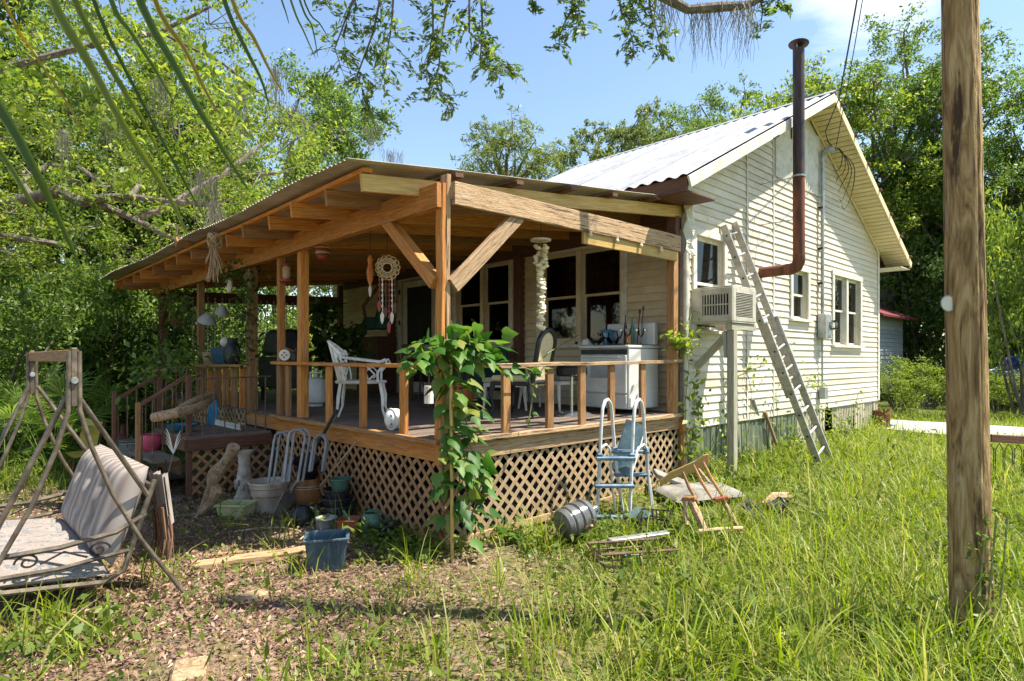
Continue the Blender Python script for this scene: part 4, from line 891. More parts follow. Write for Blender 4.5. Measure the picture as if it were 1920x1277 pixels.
# hanging white cylinder behind the corner vine, orange pot
hc = DP(804, 740, 6.0); t_ = thing('paper_roll', 'white paper roll hanging behind the corner vine', 'paper roll', hc); MB().lathe([(.045, -.085), (.047, .085), (.015, .085), (.015, -.08)], n=16).obj('roll', 'white_iron', t_, inv=False); MB().tube([(0, 0, -.1), (0, 0, .2)], .006, 5).obj('rod', 'wire', t_, inv=False)
lathe_thing('orange_pot', 'round orange pot on the deck behind the corner post', 'pot', (2.0, 2.3, DK), [(.1, 0), (.19, .08), (.21, .2), (.16, .3), (.15, .33)], 'orange')
# table behind the vine
tb = thing('side_table', 'dark wooden side table below the front windows', 'table', (2.75, 3.7, DK))
MB().box((0, 0, .68), (.5, 1.1, .04)).obj('top', 'wood_dark', tb, bevel=.005, inv=False)
for sx in (-1, 1):
    for sy in (-1, 1): MB().box((sx * .2, sy * .48, .33), (.05, .05, .66)).obj('leg', 'wood_dark', tb, inv=False)
cs = thing('folding_chair', 'dark wooden chair folded against the wall by the door', 'chair', (2.9, 4.75, DK), .4)
for s in (-1, 1): MB().tube([(0, s * .2, 0), (.12, s * .2, .9)], .018, 6).obj('leg', 'wood_dark', cs, inv=False); MB().tube([(.25, s * .18, 0), (-.05, s * .18, .75)], .016, 6).obj('leg', 'wood_dark', cs, inv=False)
for z in (.6, .75, .88): MB().box((.02 + z * .1, 0, z), (.02, .4, .07)).obj('slat', 'wood_dark', cs, inv=False)
MB().box((.1, 0, .42), (.3, .38, .025)).obj('seat', 'wood_dark', cs, inv=False)
# blue fabric chair by the wall under the window
tag(MB().box((3.2, 3.2, DK + .32), (.45, .6, .3)).box((3.45, 3.2, DK + .6), (.1, .6, .5)).obj('padded_seat', 'teal_cloth', bevel=.04), 'dark blue padded seat under the front windows', 'seat')
# dark grill or covered unit at the far end of the porch
gl = thing('barbecue_grill', 'black covered barbecue grill at the far end of the porch', 'grill', (1.1, 5.6, DK))
MB().box((0, 0, .45), (.5, .9, .5)).obj('cart', 'black_plastic', gl, bevel=.02, inv=False); MB().box((0, 0, .92), (.5, .8, .42), taper=.75).obj('hood', 'black_plastic', gl, bevel=.06, inv=False)
for sx in (-1, 1):
    for sy in (-1, 1): MB().box((sx * .2, sy * .38, .1), (.05, .05, .2)).obj('leg', 'black_plastic', gl, inv=False)
# rail ornaments
dm = PX(535, 661, -.02); dr_ = thing('hand_drum', 'small round white-faced drum standing on the end of the rail', 'drum', (dm.x, dm.y, 1.565), math.atan2(CF.y, CF.x))
Rm = Matrix.Rotation(R_(-90), 3, 'Y')
MB().lathe([(.06, -.03), (.075, -.02), (.075, .02), (.07, .03)], (0, 0, .075), 20, m=Rm).obj('shell', 'wood_tan', dr_, inv=False); MB().lathe([(.066, .031), (.02, .034)], (0, 0, .075), 20, m=Rm).obj('skin', 'bone', dr_, inv=False)
MB().tube([(0, -.1, .12), (.02, .1, .2)], .006, 5).obj('stick', 'wood_tan', dr_, inv=False)
for k in range(4): MB().sphere((-.036, .025 * math.cos(k * 1.6), .075 + .025 * math.sin(k * 1.6)), (.004, .012, .009), 8, 6).obj('painted_mark', 'wood_dark', dr_, inv=False)
tag(MB().box((.0, dm.y - .25, 1.62), (.08, .1, .1)).tube([(0, dm.y - .25, 1.67), (0, dm.y - .25, 1.72)], .02, 8).obj('lantern', 'black_iron', bevel=.01), 'small black lantern on the rail next to the drum', 'lantern')
bp_ = PX(412, 660, 0); lathe_thing('blue_pot', 'square-shouldered blue pot on the far railing', 'pot', (0.02, bp_.y, 1.52), [(.1, 0), (.13, .05), (.15, .22), (.15, .24)], 'teal_pot', n=4)
lathe_thing('black_vase', 'round black vase behind the blue pot on the far railing', 'vase', (.0, bp_.y - .5, 1.52), [(.07, 0), (.12, .12), (.1, .24), (.06, .3), (.07, .36)], 'black_plastic')
lathe_thing('cream_basket', 'small cream basket at the left end of the far railing', 'basket', (0, bp_.y + .45, 1.51), [(.07, 0), (.09, .12), (.1, .18)], 'straw')
sk = PX(424, 643, .0); tag(MB().sphere((0.02, bp_.y - .2, 1.83), (.09, .07, .075), 12, 8).obj('gourd', 'bone', smooth=True), 'pale rounded gourd sitting above the blue pot', 'gourd')
# landing things: driftwood branch, blue towel, blue bowl, pink tub
wv = thing('driftwood_branch', 'long pale driftwood branch lying across the landing', 'branch', (-.5, 4.0, .75))
MB().tube([PX(288, 783, -1.35), PX(330, 775, -1.2), PX(370, 765, -.9), PX(400, 745, -.5)], [.05, .055, .05, .04], 9).obj('limb', 'driftwood', wv, smooth=True)
MB().tube([PX(330, 770, -1.15), PX(360, 752, -.9), PX(395, 738, -.6)], [.03, .035, .03], 8).obj('side_limb', 'driftwood', wv, smooth=True)
tw0 = PX(398, 745, -.3); V = []; F = []
for i in range(9):
    for j in range(9): V.append((tw0.x + .03 * math.sin(j * 1.8 + i * .4) - .02 * (i == 0), tw0.y - .12 + j * .03, tw0.z + .05 - i * .055))
for i in range(8):
    for j in range(8): F.append((i * 9 + j, i * 9 + j + 1, i * 9 + j + 10, i * 9 + j + 9))
tag(MB().add(V, F).add([(x + .012, y, z) for x, y, z in V], [tuple(reversed(q)) for q in F]).obj('towel', 'blue_cloth', smooth=True), 'bright blue towel draped over driftwood on the landing', 'towel')
bb = PZ(340, 800, .78); tag(MB().lathe([(.07, 0), (.15, .06), (.17, .09), (.15, .085), (.06, .02)], (bb.x, bb.y, .72), 18).obj('blue_bowl', 'blue_cloth', smooth=True), 'shallow blue bowl on the landing behind the iron balusters', 'bowl')
pk = PZ(287, 845, .48); lathe_thing('pink_pail', 'bright pink pail on the step', 'pail', (pk.x, pk.y + .1, .48), [(.09, 0), (.12, .05), (.14, .14), (.12, .19)], 'pink')
lw_ = PZ(450, 808, .72); lc = MB()
for k in range(16): lc.tube([(lw_.x + .02 + k * .0, 3.7 + k * .055 + .02 * math.cos(q), .76 + .028 * math.sin(q)) for q in np.linspace(0, 2 * math.pi, 8, endpoint=False)], .007, 5, closed=True)
lc.tube([(lw_.x + .02, 3.66, .73), (lw_.x + .02, 4.58, .73)], .012, 5); tag(lc.obj('shell_garland', 'bone'), 'pale looped garland along the foot of the deck lattice', 'garland')

# ================================================================ hanging things
def hang(name, label, cat, p, top): 
    o = thing(name, label, cat, p); MB().tube([(p.x, p.y, p.z), (p.x, p.y, top)], .004, 5).obj('cord', 'wire', o); return o
# shell mobile
s0 = PY(1014, 452, .42); mo = hang('shell_mobile', 'tall hanging mobile of cream shells in front of the windows', 'mobile', s0, 3.35)
MB().lathe([(.11, 0), (.11, .018), (.03, .03)], s0, 18).obj('disc', 'bone', mo)
zl = s0.z - PY(1014, 612, .42).z
shm = MB().lathe([(.02, -.03), (.045, -.012), (.05, .005), (.03, .022), (.008, .03)], n=9).mesh('shell', smooth=True); shm.materials.append(MATS['shell'])
for k in range(30):
    zz = s0.z - .05 - zl * k / 30; r_ = .055 if k < 9 else .024
    for j in range(3 if k < 8 else 2):
        q = rnd.uniform(0, 6.3); o = link('shell', shm, None, mo, True, Matrix.Translation((s0.x + r_ * math.cos(q), s0.y + r_ * math.sin(q), zz)) @ Matrix.Rotation(rnd.uniform(-.7, .7), 4, 'X') @ Matrix.Scale(rnd.uniform(.5, .85), 4))
MB().tube([(s0.x, s0.y, s0.z), (s0.x, s0.y, s0.z - zl)], .004, 5).obj('string', 'straw', mo)
# dreamcatcher
d0 = PX(726, 502, .35); dc = hang('dreamcatcher', 'large pale looped dreamcatcher with red and white streamers', 'dreamcatcher', d0 + Vector((0, 0, .17)), 3.15)
Rr = .095; sd = Vector((CR.x, CR.y, 0))
def cp2(r, q): return d0 + sd * r * math.cos(q) + Vector((0, 0, r * math.sin(q)))
rg = MB().tube([cp2(Rr, q) for q in np.linspace(0, 2 * math.pi, 24, endpoint=False)], .012, 6, closed=True)
for k in range(13):
    q0 = k * 2 * math.pi / 13; c = cp2(Rr * 1.02, q0)
    rg.tube([c + sd * .03 * math.cos(t) + Vector((0, -.01, .03 * math.sin(t))) for t in np.linspace(0, 2 * math.pi, 9, endpoint=False)], .007, 5, closed=True)
rg.obj('hoop', 'straw', dc, smooth=True)
web = MB()
for k in range(11): web.tube([cp2(Rr, k * .571), cp2(Rr * .5, k * .571 + 1.0), cp2(Rr, k * .571 + 2.2)], .0035, 4)
web.obj('web', 'bone', dc)
for k, (dx, L, m) in enumerate(((-.08, .24, 'red'), (-.05, .36, 'bone'), (-.015, .3, 'wood_dark'), (.02, .46, 'red'), (.05, .36, 'bone'), (.08, .26, 'wood_dark'))):
    p0 = d0 + sd * dx + Vector((0, 0, -.09)); st_ = MB().tube([p0, p0 + Vector((.004, 0, -L))], .005, 5)
    for j in range(int(L / .055)): st_.sphere(p0 + Vector((0, 0, -.03 - j * .055)), (.011, .011, .019), 7, 5)
    st_.prism([p0 + Vector((0, 0, -L)) + sd * a + Vector((0, 0, b)) for a, b in ((0, 0), (.02, -.04), (.012, -.1), (0, -.13), (-.014, -.1), (-.02, -.04))], (0, .006, 0)); st_.obj('streamer', m, dc)
# orange feather bundle
f0 = PX(694, 500, .3); fe = hang('feather_bundle', 'narrow orange feather bundle hanging left of the dreamcatcher', 'ornament', f0 + Vector((0, 0, .1)), 3.1)
MB().lathe([(.012, .12), (.03, .08), (.022, .02), (.04, -.05), (.03, -.14), (.008, -.2)], f0, 8).obj('feathers', 'orange', fe); MB().lathe([(.008, -.2), (.02, -.23), (.012, -.3), (.004, -.32)], f0, 8).obj('tip', 'bone', fe)
b0 = PX(595, 471, .0); wl = hang('woven_ball', 'small dark red woven ball under the front beam', 'ornament', Vector((.06, b0.y, b0.z + .05)), 2.84)
MB().sphere((.06, b0.y, b0.z), (.075, .075, .09), 14, 10).obj('ball', 'red', wl, smooth=True)
for k in range(4): MB().tube([(.06 + .072 * math.cos(q), b0.y + .072 * math.sin(q), b0.z - .04 + k * .028) for q in np.linspace(0, 2 * math.pi, 14, endpoint=False)], .008, 5, closed=True).obj('band', 'straw' if k % 2 else 'wood_dark', wl)
h0 = PX(537, 515, .03); hf = hang('hummingbird_feeder', 'red-based glass hummingbird feeder between two porch posts', 'bird feeder', h0 + Vector((0, 0, .1)), 2.8)
MB().lathe([(.03, .1), (.045, .08), (.045, -.02), (.03, -.05)], h0, 12).obj('bottle', 'straw', hf, smooth=True); MB().lathe([(.03, -.05), (.075, -.06), (.08, -.085), (.03, -.1)], h0, 14).obj('base', 'red', hf, smooth=True); MB().lathe([(.05, .1), (.045, .125), (.01, .13)], h0, 12).obj('cap', 'red', hf)
def hatpot(px, py, r, label, m, x=0.3):
    p = PX(px, py, x); o = hang('lampshade', label, 'lamp shade', p, 2.9)
    MB().lathe([(r, -.06), (r * .95, -.03), (r * .5, .04), (r * .2, .07), (.01, .075)], p, 18, m=Matrix.Rotation(.5, 3, 'X')).obj('shade', m, o, smooth=True)
hatpot(389, 596, .13, 'round grey hanging shade left of the vine-wrapped post', 'tub_grey', -.1); hatpot(417, 582, .1, 'cone-shaped grey hanging shade right of the round one', 'tub_grey', .1)
mk = PX(430, 534, .1); ms = hang('mask', 'pale skull-like mask hanging under the left end of the roof', 'mask', mk + Vector((0, 0, .1)), 2.9); MB().sphere(mk, (.05, .085, .12), 12, 10).obj('face', 'bone', ms, smooth=True)
for dy in (-.03, .03): MB().sphere(mk + Vector((-.045, dy, .02)), (.012, .015, .018), 8, 6).obj('eye_hole', 'dark', ms)
bd = PX(333, 600, .2); bk_ = hang('hanging_basket', 'dark hanging basket of trailing plants near the far post', 'basket', bd + Vector((0, 0, .1)), 2.8); MB().lathe([(.05, -.15), (.14, -.06), (.16, .03), (.15, .03), (.05, -.1)], bd, 14).obj('bowl', 'cloth_brown', bk_, smooth=True)
# straw bundle tied to the rafters, birch block
s0 = PX(402, 448, -.75); sb = hang('straw_bundle', 'tied bundle of pale straw hanging from the roof edge', 'straw bundle', s0 + Vector((0, 0, .05)), proof(-.75, s0.y))
bn = MB()
for k in range(34):
    q = rnd.uniform(0, 6.3); sp = rnd.uniform(.02, .12); L = rnd.uniform(.25, .5)
    bn.tube([s0 + Vector((.02 * math.cos(q), .02 * math.sin(q), .0)), s0 + Vector((sp * .4 * math.cos(q), sp * .4 * math.sin(q), -L * .5)), s0 + Vector((sp * math.cos(q + .4), sp * math.sin(q + .4), -L))], .004, 4)
for k in range(7):
    q = rnd.uniform(0, 6.3); bn.tube([s0 + Vector((.07 * math.cos(q + t) * (1 + .2 * math.sin(3 * t)), .07 * math.sin(q + t), -.02 - .08 * math.sin(t * 1.3))) for t in np.linspace(0, 5, 9)], .006, 4)
bn.obj('stalks', 'straw', sb)
w0 = PX(342, 455, -.75); wbk = hang('wood_block', 'small square-cut log end hanging at the roof edge', 'wood block', w0, proof(-.75, w0.y)); MB().box(w0, (.16, .1, .1), Matrix.Rotation(.8, 3, 'X')).obj('block', 'wood_tan', wbk, bevel=.008)
# strings of beads along the far end of the porch
for gi, (y0, x0, nstr, lab) in enumerate(((8.2, .5, 9, 'curtain of pale beads on strings at the far porch end near the posts'), (8.2, 1.75, 8, 'curtain of pale beads on strings at the far porch end by the house'))):
    bc = thing('bead_curtain', lab, 'bead curtain', (x0, y0, 1.5))
    for k in range(nstr):
        sb_ = MB(); x = x0 + k * .13; L = rnd.uniform(.8, 1.2)
        sb_.tube([(x, y0, 2.75), (x, y0, 2.75 - L)], .004, 4)
        for j in range(int(L / .06)): sb_.sphere((x, y0, 2.72 - j * .06), .018, 6, 4)
        sb_.obj('bead_string', 'bone', bc)
# teal cloth bag on a bent hanger
t0 = PX(703, 595, 2.6); tg = thing('hanging_bag', 'dark teal cloth bag hung on a bent wooden arm beside the door', 'bag', t0)
MB().tube([t0 + sd * .2 + Vector((0, 0, .75)), t0 + sd * .0 + Vector((0, 0, .45)), t0 + sd * -.2 + Vector((0, 0, .2)), t0 + sd * -.15 + Vector((0, 0, -.1))], .03, 7).obj('arm', 'wood_dark', tg)
MB().lathe([(.02, .45), (.06, .35), (.09, .1), (.16, -.12), (.17, -.2), (.05, -.22)], t0 + sd * .12, 12).obj('cloth', 'teal_cloth', tg, smooth=True); MB().lathe([(.1, .0), (.16, -.12), (.16, -.2), (.05, -.22)], t0 - sd * .08, 12).obj('skirt', 'teal_cloth', tg, smooth=True)
# string-light bulbs on the short board
for k, px in enumerate((1105, 1155, 1200, 1238)):
    p = PY(px, [441, 452, 461, 470][k], -.085); o = tag(MB().sphere((p.x, -.1, p.z), .022, 9, 7).lathe([(.014, .018), (.014, .04)], (p.x, -.1, p.z), 8).obj('light_bulb', 'shell', smooth=True), ['bare bulb nearest the corner post on the yellow board', 'second bare bulb from the corner post on the yellow board', 'third bare bulb from the corner post on the yellow board', 'bare bulb nearest the house on the yellow board'][k], 'bulb', 'bulbs along the yellow board')
# ================================================================ garden swing
SX, SY0, SY1, SZ = -2.45, .47, 2.42, 1.665
swg = thing('garden_swing', 'rusty brown metal garden swing frame with striped cushioned seat', 'garden swing', (SX, (SY0 + SY1) / 2, 0))
for ei, yy in enumerate((SY0, SY1)):
    g0 = gz(SX, yy)
    for s in (-1, 1):
        pts = [(SX + s * .026, yy, SZ - .02), (SX + s * .028, yy, SZ - .38), (SX + s * .085, yy, SZ - .60), (SX + s * .20, yy, SZ - .92), (SX + s * .36, yy, SZ - 1.24), (SX + s * .64, yy, g0 - .02)]
        MB().tube(pts, .014, 10).obj('leg', 'swing_metal', swg, smooth=True)
    # second pair of straighter legs splayed along the swing
    MB().box((SX, yy, SZ - .18), (.036, .022, .36)).obj('head_plate', 'swing_metal', swg, bevel=.006)
    MB().lathe([(.022, 0), (.018, .014)], (SX, yy - .016, SZ - .2), 10, m=Matrix.Rotation(R_(90), 3, 'X')).obj('bolt', 'galv', swg)
board('cross_bar', (SX, SY0, SZ - .05), (SX, SY1, SZ - .05), .05, .075, 'wood_tan', swg)
ya, yb_ = SY0 + .14, SY1 - .16
def seatp(t, y): # profile: front lip, seat, back top
    P = [(-2.90, .30), (-2.78, .22), (-2.28, .16), (-2.16, .21), (-1.98, .78)]
    i = min(int(t * 4), 3); f = t * 4 - i; a, b = P[i], P[i + 1]; return Vector((a[0] + (b[0] - a[0]) * f, y, a[1] + (b[1] - a[1]) * f))
for yy in (ya, yb_):
    fr = [seatp(t, yy) for t in np.linspace(0, 1, 13)]
    MB().tube(fr, .017, 8).obj('seat_frame', 'swing_metal', swg, smooth=True)
    MB().tube([(-2.03, yy, .56), (-2.2, yy, .47), (-2.5, yy, .43), (-2.8, yy, .43), (-2.92, yy, .40), (-2.92, yy, .30)], .017, 8).obj('arm_rest', 'swing_metal', swg, smooth=True)
    MB().tube([(-2.10, yy, .34), (-2.5, yy, .30), (-2.9, yy, .31)], .014, 8).obj('side_rail', 'swing_metal', swg, smooth=True)
    sc_ = MB()
    for c, sg in ((-2.3, 1), (-2.66, -1)):
        sc_.tube([(c + sg * (.01 + .055 * (1 - t)) * math.cos(t * 9), yy, .375 + (.01 + .04 * (1 - t)) * math.sin(t * 9)) for t in np.linspace(0, 1, 22)], .007, 5)
    sc_.tube([(-2.36, yy, .34), (-2.48, yy, .40), (-2.6, yy, .35)], .007, 5); sc_.obj('scroll', 'black_iron', swg)
    MB().tube([(-2.02, yy, .68), (SX + .03, yy + (-.08 if yy < 1.2 else .08), SZ - .30)], .016, 8).obj('hanger_arm', 'swing_metal', swg, smooth=True)
    MB().tube([(-2.88, yy, .42), (SX - .03, yy + (-.08 if yy < 1.2 else .08), SZ - .30)], .016, 8).obj('hanger_arm', 'swing_metal', swg, smooth=True)
for t in (0, .5, .98): a = seatp(t, ya); MB().tube([a, Vector((a.x, yb_, a.z))], .018, 8).obj('seat_bar', 'swing_metal', swg, smooth=True)
# cushion material with stripes
m = bpy.data.materials.new('cushion'); m.use_nodes = True; MATS['cushion'] = m
t = m.node_tree; N = t.nodes; L = t.links; b = N['Principled BSDF']; c = N.new('ShaderNodeTexCoord'); wv_ = N.new('ShaderNodeTexWave'); wv_.wave_type = 'BANDS'; wv_.bands_direction = 'Y'
wv_.inputs['Scale'].default_value = 2.6; wv_.inputs['Distortion'].default_value = .6; wv_.inputs['Detail'].default_value = 3
r = N.new('ShaderNodeValToRGB'); e = r.color_ramp.elements; e[0].color = (.19, .15, .13, 1); e[1].color = (.33, .285, .25, 1); e.new(.5).color = (.25, .21, .185, 1)
L.new(c.outputs['Object'], wv_.inputs[0]); L.new(wv_.outputs['Fac'], r.inputs[0]); L.new(r.outputs[0], b.inputs['Base Color']); b.inputs['Roughness'].default_value = .9
mat('cushion_print', [(.19, .155, .135), (.24, .20, .175), (.21, .175, .155), (.26, .22, .19), (.11, .12, .13), (.28, .24, .205), (.24, .14, .09)], 16, .9, .1, ramp=(.25, .78))
def cushion(name, c0, u, v, w, h, th, m, tuft, parent):
    """padded panel: c0 corner, u across (width w), v up (height h), puffed normal, buttoned tufts"""
    c0, u, v = Vector(c0), Vector(u).normalized(), Vector(v).normalized(); nn = u.cross(v).normalized(); NU, NV = 28, 16; V = []; F = []
    for side in (1, -1):
        for j in range(NV + 1):
            for i in range(NU + 1):
                a, b_ = i / NU, j / NV
                e_ = (max(0, 1 - (2 * a - 1) ** 8) * max(0, 1 - (2 * b_ - 1) ** 6)) ** .5
                puff = .5 + .35 * e_
                for (ta, tb) in tuft: puff -= .34 * math.exp(-(((a - ta) * w) ** 2 + ((b_ - tb) * h) ** 2) / .0035)
                for ta in sorted({q[0] for q in tuft}): puff -= .10 * math.exp(-((a - ta) * w / .02) ** 2)
                hgt = th * puff * e_ * (1 if side > 0 else -.35)
                V.append(c0 + u * w * a + v * h * b_ + nn * hgt)
    n1 = (NU + 1) * (NV + 1)
    for j in range(NV):
        for i in range(NU):
            a = j * (NU + 1) + i; q = (a, a + 1, a + NU + 2, a + NU + 1); F.append(q); F.append(tuple(k + n1 for k in reversed(q)))
    mb = MB().add(V, F); me = mb.mesh(name, smooth=False); me.polygons.foreach_set('use_smooth', [True] * len(me.polygons))
    return link(name, me, m, parent)
WD = yb_ - ya - .06
cushion('back_cushion', (-2.22, yb_ - .03, .24), (0, -1, 0), (.19, 0, .56), WD, .66, .17, 'cushion', [(a, b_) for a in (.25, .5, .75) for b_ in (.36, .68)], swg)
cushion('seat_cushion', (-2.86, ya + .03, .26), (0, 1, 0), (.55, 0, -.06), WD, .64, -.15, 'cushion_print', [(a, b_) for a in (.2, .4, .6, .8) for b_ in (.3, .7)], swg)
fg = thing('fringed_cloth', 'brown fringed cloth hanging over the back of the garden swing', 'cloth', (-1.95, ya + .3, .6))
V = []; F = []
for i in range(8):
    for j in range(8): V.append((-1.93 + .03 * math.sin(j * 1.7) + .02 * i * .3, ya + .02 + j * .04, .80 - i * .05 + .01 * math.sin(j * 2)))
for i in range(7):
    for j in range(7): F.append((i * 8 + j, i * 8 + j + 1, i * 8 + j + 9, i * 8 + j + 8))
MB().add(V, F).add([(x + .015, y, z) for x, y, z in V], [tuple(reversed(q)) for q in F]).obj('drape', 'cushion', fg, smooth=True)
frn = MB()
for k in range(60): y = ya + .02 + rnd.uniform(0, .28); x = -1.9 + rnd.uniform(-.03, .03); frn.tube([(x, y, .5 + rnd.uniform(0, .1)), (x + .02, y + rnd.uniform(-.02, .02), .36), (x + rnd.uniform(-.02, .04), y + rnd.uniform(-.04, .03), .24 + rnd.uniform(-.04, .06))], [.012, .009, .003], 4)
frn.obj('fringe', 'cloth_brown', fg)

# ================================================================ pots and oddments in front of the porch
def on_ground(px, py): p = G(px, py); return Vector((p.x, p.y, gz(p.x, p.y) - .01))
lathe_thing('plant_pot', 'large pale banded clay pot against the porch lattice', 'pot', on_ground(505, 958), [(.135, 0), (.15, .08), (.165, .18), (.18, .19), (.185, .26), (.20, .27), (.205, .33)], 'terracotta_white')
p = on_ground(577, 945); o = lathe_thing('barrel_pot', 'orange glazed barrel-shaped pot with pale bands by the lattice', 'pot', p, [(.12, 0), (.165, .1), (.17, .17), (.155, .27), (.15, .3)], 'terracotta')
for z in (.2, .225): MB().lathe([(.168, -.005), (.170, .005)], (p.x, p.y, p.z + z), 22).obj('band', 'terracotta_white', o)
lathe_thing('black_nursery_pot', 'empty black nursery pot tipped on top of the orange barrel pot', 'pot', (p.x + .0, p.y - .02, p.z + .31), [(.09, 0), (.125, .2), (.13, .22)], 'black_plastic', tilt=(Matrix.Rotation(-.5, 3, CR) if False else Matrix.Rotation(.45, 3, Vector((CR.x, CR.y, 0)))))
q0 = on_ground(632, 975)
z = q0.z
for (r0, r1, h, dz, lab) in ((.17, .185, .17, .0, 'widest black nursery pot at the bottom of the stack by the lattice'), (.13, .15, .14, .10, 'second black nursery pot up in the stack'), (.115, .132, .12, .2, 'third black nursery pot up in the stack')):
    lathe_thing('nursery_pot', lab, 'pot', (q0.x, q0.y, z + dz), [(r0 * .9, 0), (r1, h - .01), (r1, h)], 'black_plastic', group='stacked black nursery pots')
lathe_thing('nursery_pot', 'small dark green pot on top of the black pot stack', 'pot', (q0.x + .02, q0.y - .02, z + .30), [(.075, 0), (.095, .11), (.1, .12)], 'green_plastic', group='stacked black nursery pots')
a = on_ground(568, 985)
cp_ = lathe_thing('black_can', 'squat black pot with handle in front of the orange barrel pot', 'pot', a, [(.08, 0), (.11, .05), (.1, .13), (.06, .18), (.05, .2)], 'black_plastic')
MB().tube([(a.x + .09, a.y - .02, a.z + .06), (a.x + .14, a.y - .05, a.z + .12), (a.x + .06, a.y - .02, a.z + .18)], .01, 6).obj('handle', 'bone', cp_)
lathe_thing('paint_can', 'short grey metal can half behind the blue planter', 'can', on_ground(612, 990), [(.095, 0), (.095, .1), (.098, .11)], 'galv')
lathe_thing('square_pot', 'red-brown square plastic pot beside the blue planter', 'pot', on_ground(655, 1003), [(.10, 0), (.125, .14), (.13, .16)], 'red_clay', n=4)
w0 = on_ground(695, 1003); wc_ = lathe_thing('watering_can', 'dark green watering can beside the porch lattice', 'watering can', w0, [(.10, 0), (.10, .12), (.07, .2), (.06, .21)], 'green_plastic')
MB().tube([w0 + Vector((-.06, .03, .06)), w0 + Vector((-.16, .1, .16)), w0 + Vector((-.2, .13, .24))], [.022, .015, .012], 8).obj('spout', 'green_plastic', wc_); MB().tube([w0 + Vector((.09, -.05, .05)), w0 + Vector((.15, -.08, .14)), w0 + Vector((.05, -.03, .24)), w0 + Vector((-.03, .02, .22))], .01, 6).obj('handle', 'green_plastic', wc_)
lathe_thing('nursery_pot', 'low black pot in the weeds right of the watering can', 'pot', on_ground(718, 1008), [(.09, 0), (.12, .12), (.125, .14)], 'black_plastic')
def tray(name, label, cat, p, rz, L0, W0, L1, W1, H, m, rib=0, lip=.02, tilt=None):
    """rectangular open tub, flared, with rim and ribs"""
    o = thing(name, label, cat, mw=Matrix.Translation(p) @ Matrix.Rotation(rz, 4, 'Z') @ (tilt.to_4x4() if tilt else Matrix()))
    mb = MB()
    def rect(l, w, z): return [Vector((sx * l / 2, sy * w / 2, z)) for sx, sy in ((-1, -1), (1, -1), (1, 1), (-1, 1))]
    rings = [rect(L0, W0, 0), rect(L1, W1, H - .02), rect(L1 + lip * 2, W1 + lip * 2, H - .02), rect(L1 + lip * 2.2, W1 + lip * 2.2, H), rect(L1 - .01, W1 - .01, H), rect(L0 - .02, W0 - .02, .015)]
    V = [v for q in rings for v in q]; F = [(3, 2, 1, 0)] + [(i * 4 + k, i * 4 + (k + 1) % 4, i * 4 + 4 + (k + 1) % 4, i * 4 + 4 + k) for i in range(5) for k in range(4)] + [(20, 21, 22, 23)]
    mb.add(V, F); mb.obj('tub', m, o, bevel=.004, inv=False)
    if rib:
        for sy in (-1, 1):
            n = int(L0 / rib)
            for k in range(n):
                t = (k + .5) / n - .5
                MB().prism([(t * L0 - .006, sy * W0 / 2, .01), (t * L0 + .006, sy * W0 / 2, .01), (t * L1 + .007, sy * W1 / 2, H - .03), (t * L1 - .007, sy * W1 / 2, H - .03)], (0, sy * .006, 0)).obj('rib', m, o, inv=False)
        for sx in (-1, 1):
            n = int(W0 / rib)
            for k in range(n):
                t = (k + .5) / n - .5
                MB().prism([(sx * L0 / 2, t * W0 - .006, .01), (sx * L0 / 2, t * W0 + .006, .01), (sx * L1 / 2, t * W1 + .007, H - .03), (sx * L1 / 2, t * W1 - .007, H - .03)], (sx * .006, 0, 0)).obj('rib', m, o, inv=False)
    return o
tray('blue_planter', 'square ribbed slate-blue planter tub standing on the leaf litter', 'planter', on_ground(613, 1066), ANG + R_(-90) + R_(14), .24, .2, .29, .25, .27, 'blue_planter', rib=.028)
tray('green_tub', 'faded yellow-green rectangular tub left of the pale clay pot', 'tub', on_ground(443, 968), ANG + R_(-96), .26, .2, .30, .24, .15, 'tub_green', rib=0, lip=.014)
# carved column
c0 = on_ground(458, 938); cl = thing('pedestal_column', 'carved grey concrete pedestal column between tub and pot', 'pedestal', c0)
MB().lathe([(.11, 0), (.11, .05), (.085, .08), (.075, .14), (.09, .2), (.082, .26), (.07, .34), (.06, .42), (.068, .45), (.06, .48), (.075, .53), (.088, .55), (.088, .57), (.06, .57)], n=18).obj('shaft', 'concrete_figure', cl, smooth=True, inv=False)
for k in range(12):
    q = k * .52; MB().sphere((.088 * math.cos(q), .088 * math.sin(q), .17 + .05 * (k % 2)), (.022, .022, .035), 7, 5).obj('carved_leaf', 'concrete_figure', cl, smooth=True, inv=False)
# twisted driftwood standing by the landing
d0 = on_ground(372, 968); dw = thing('driftwood', 'twisted brown driftwood trunk leaning beside the landing', 'driftwood', d0)
e1 = DP(438, 838, 6.2)
pts = [d0.lerp(e1, t) + Vector((.03 * math.sin(t * 9), .03 * math.cos(t * 7), .05 * math.sin(t * 3.1))) for t in np.linspace(0, 1, 12)]
MB().tube(pts, [.025, .04, .055, .06, .05, .06, .075, .06, .045, .05, .065, .06], 9).obj('stem', 'driftwood', dw, smooth=True)
MB().tube([on_ground(365, 972), pts[2] + Vector((.02, -.05, 0)), pts[4] + Vector((.03, -.06, -.03)), pts[5]], [.02, .05, .06, .03], 8).obj('split_root', 'driftwood', dw, smooth=True)
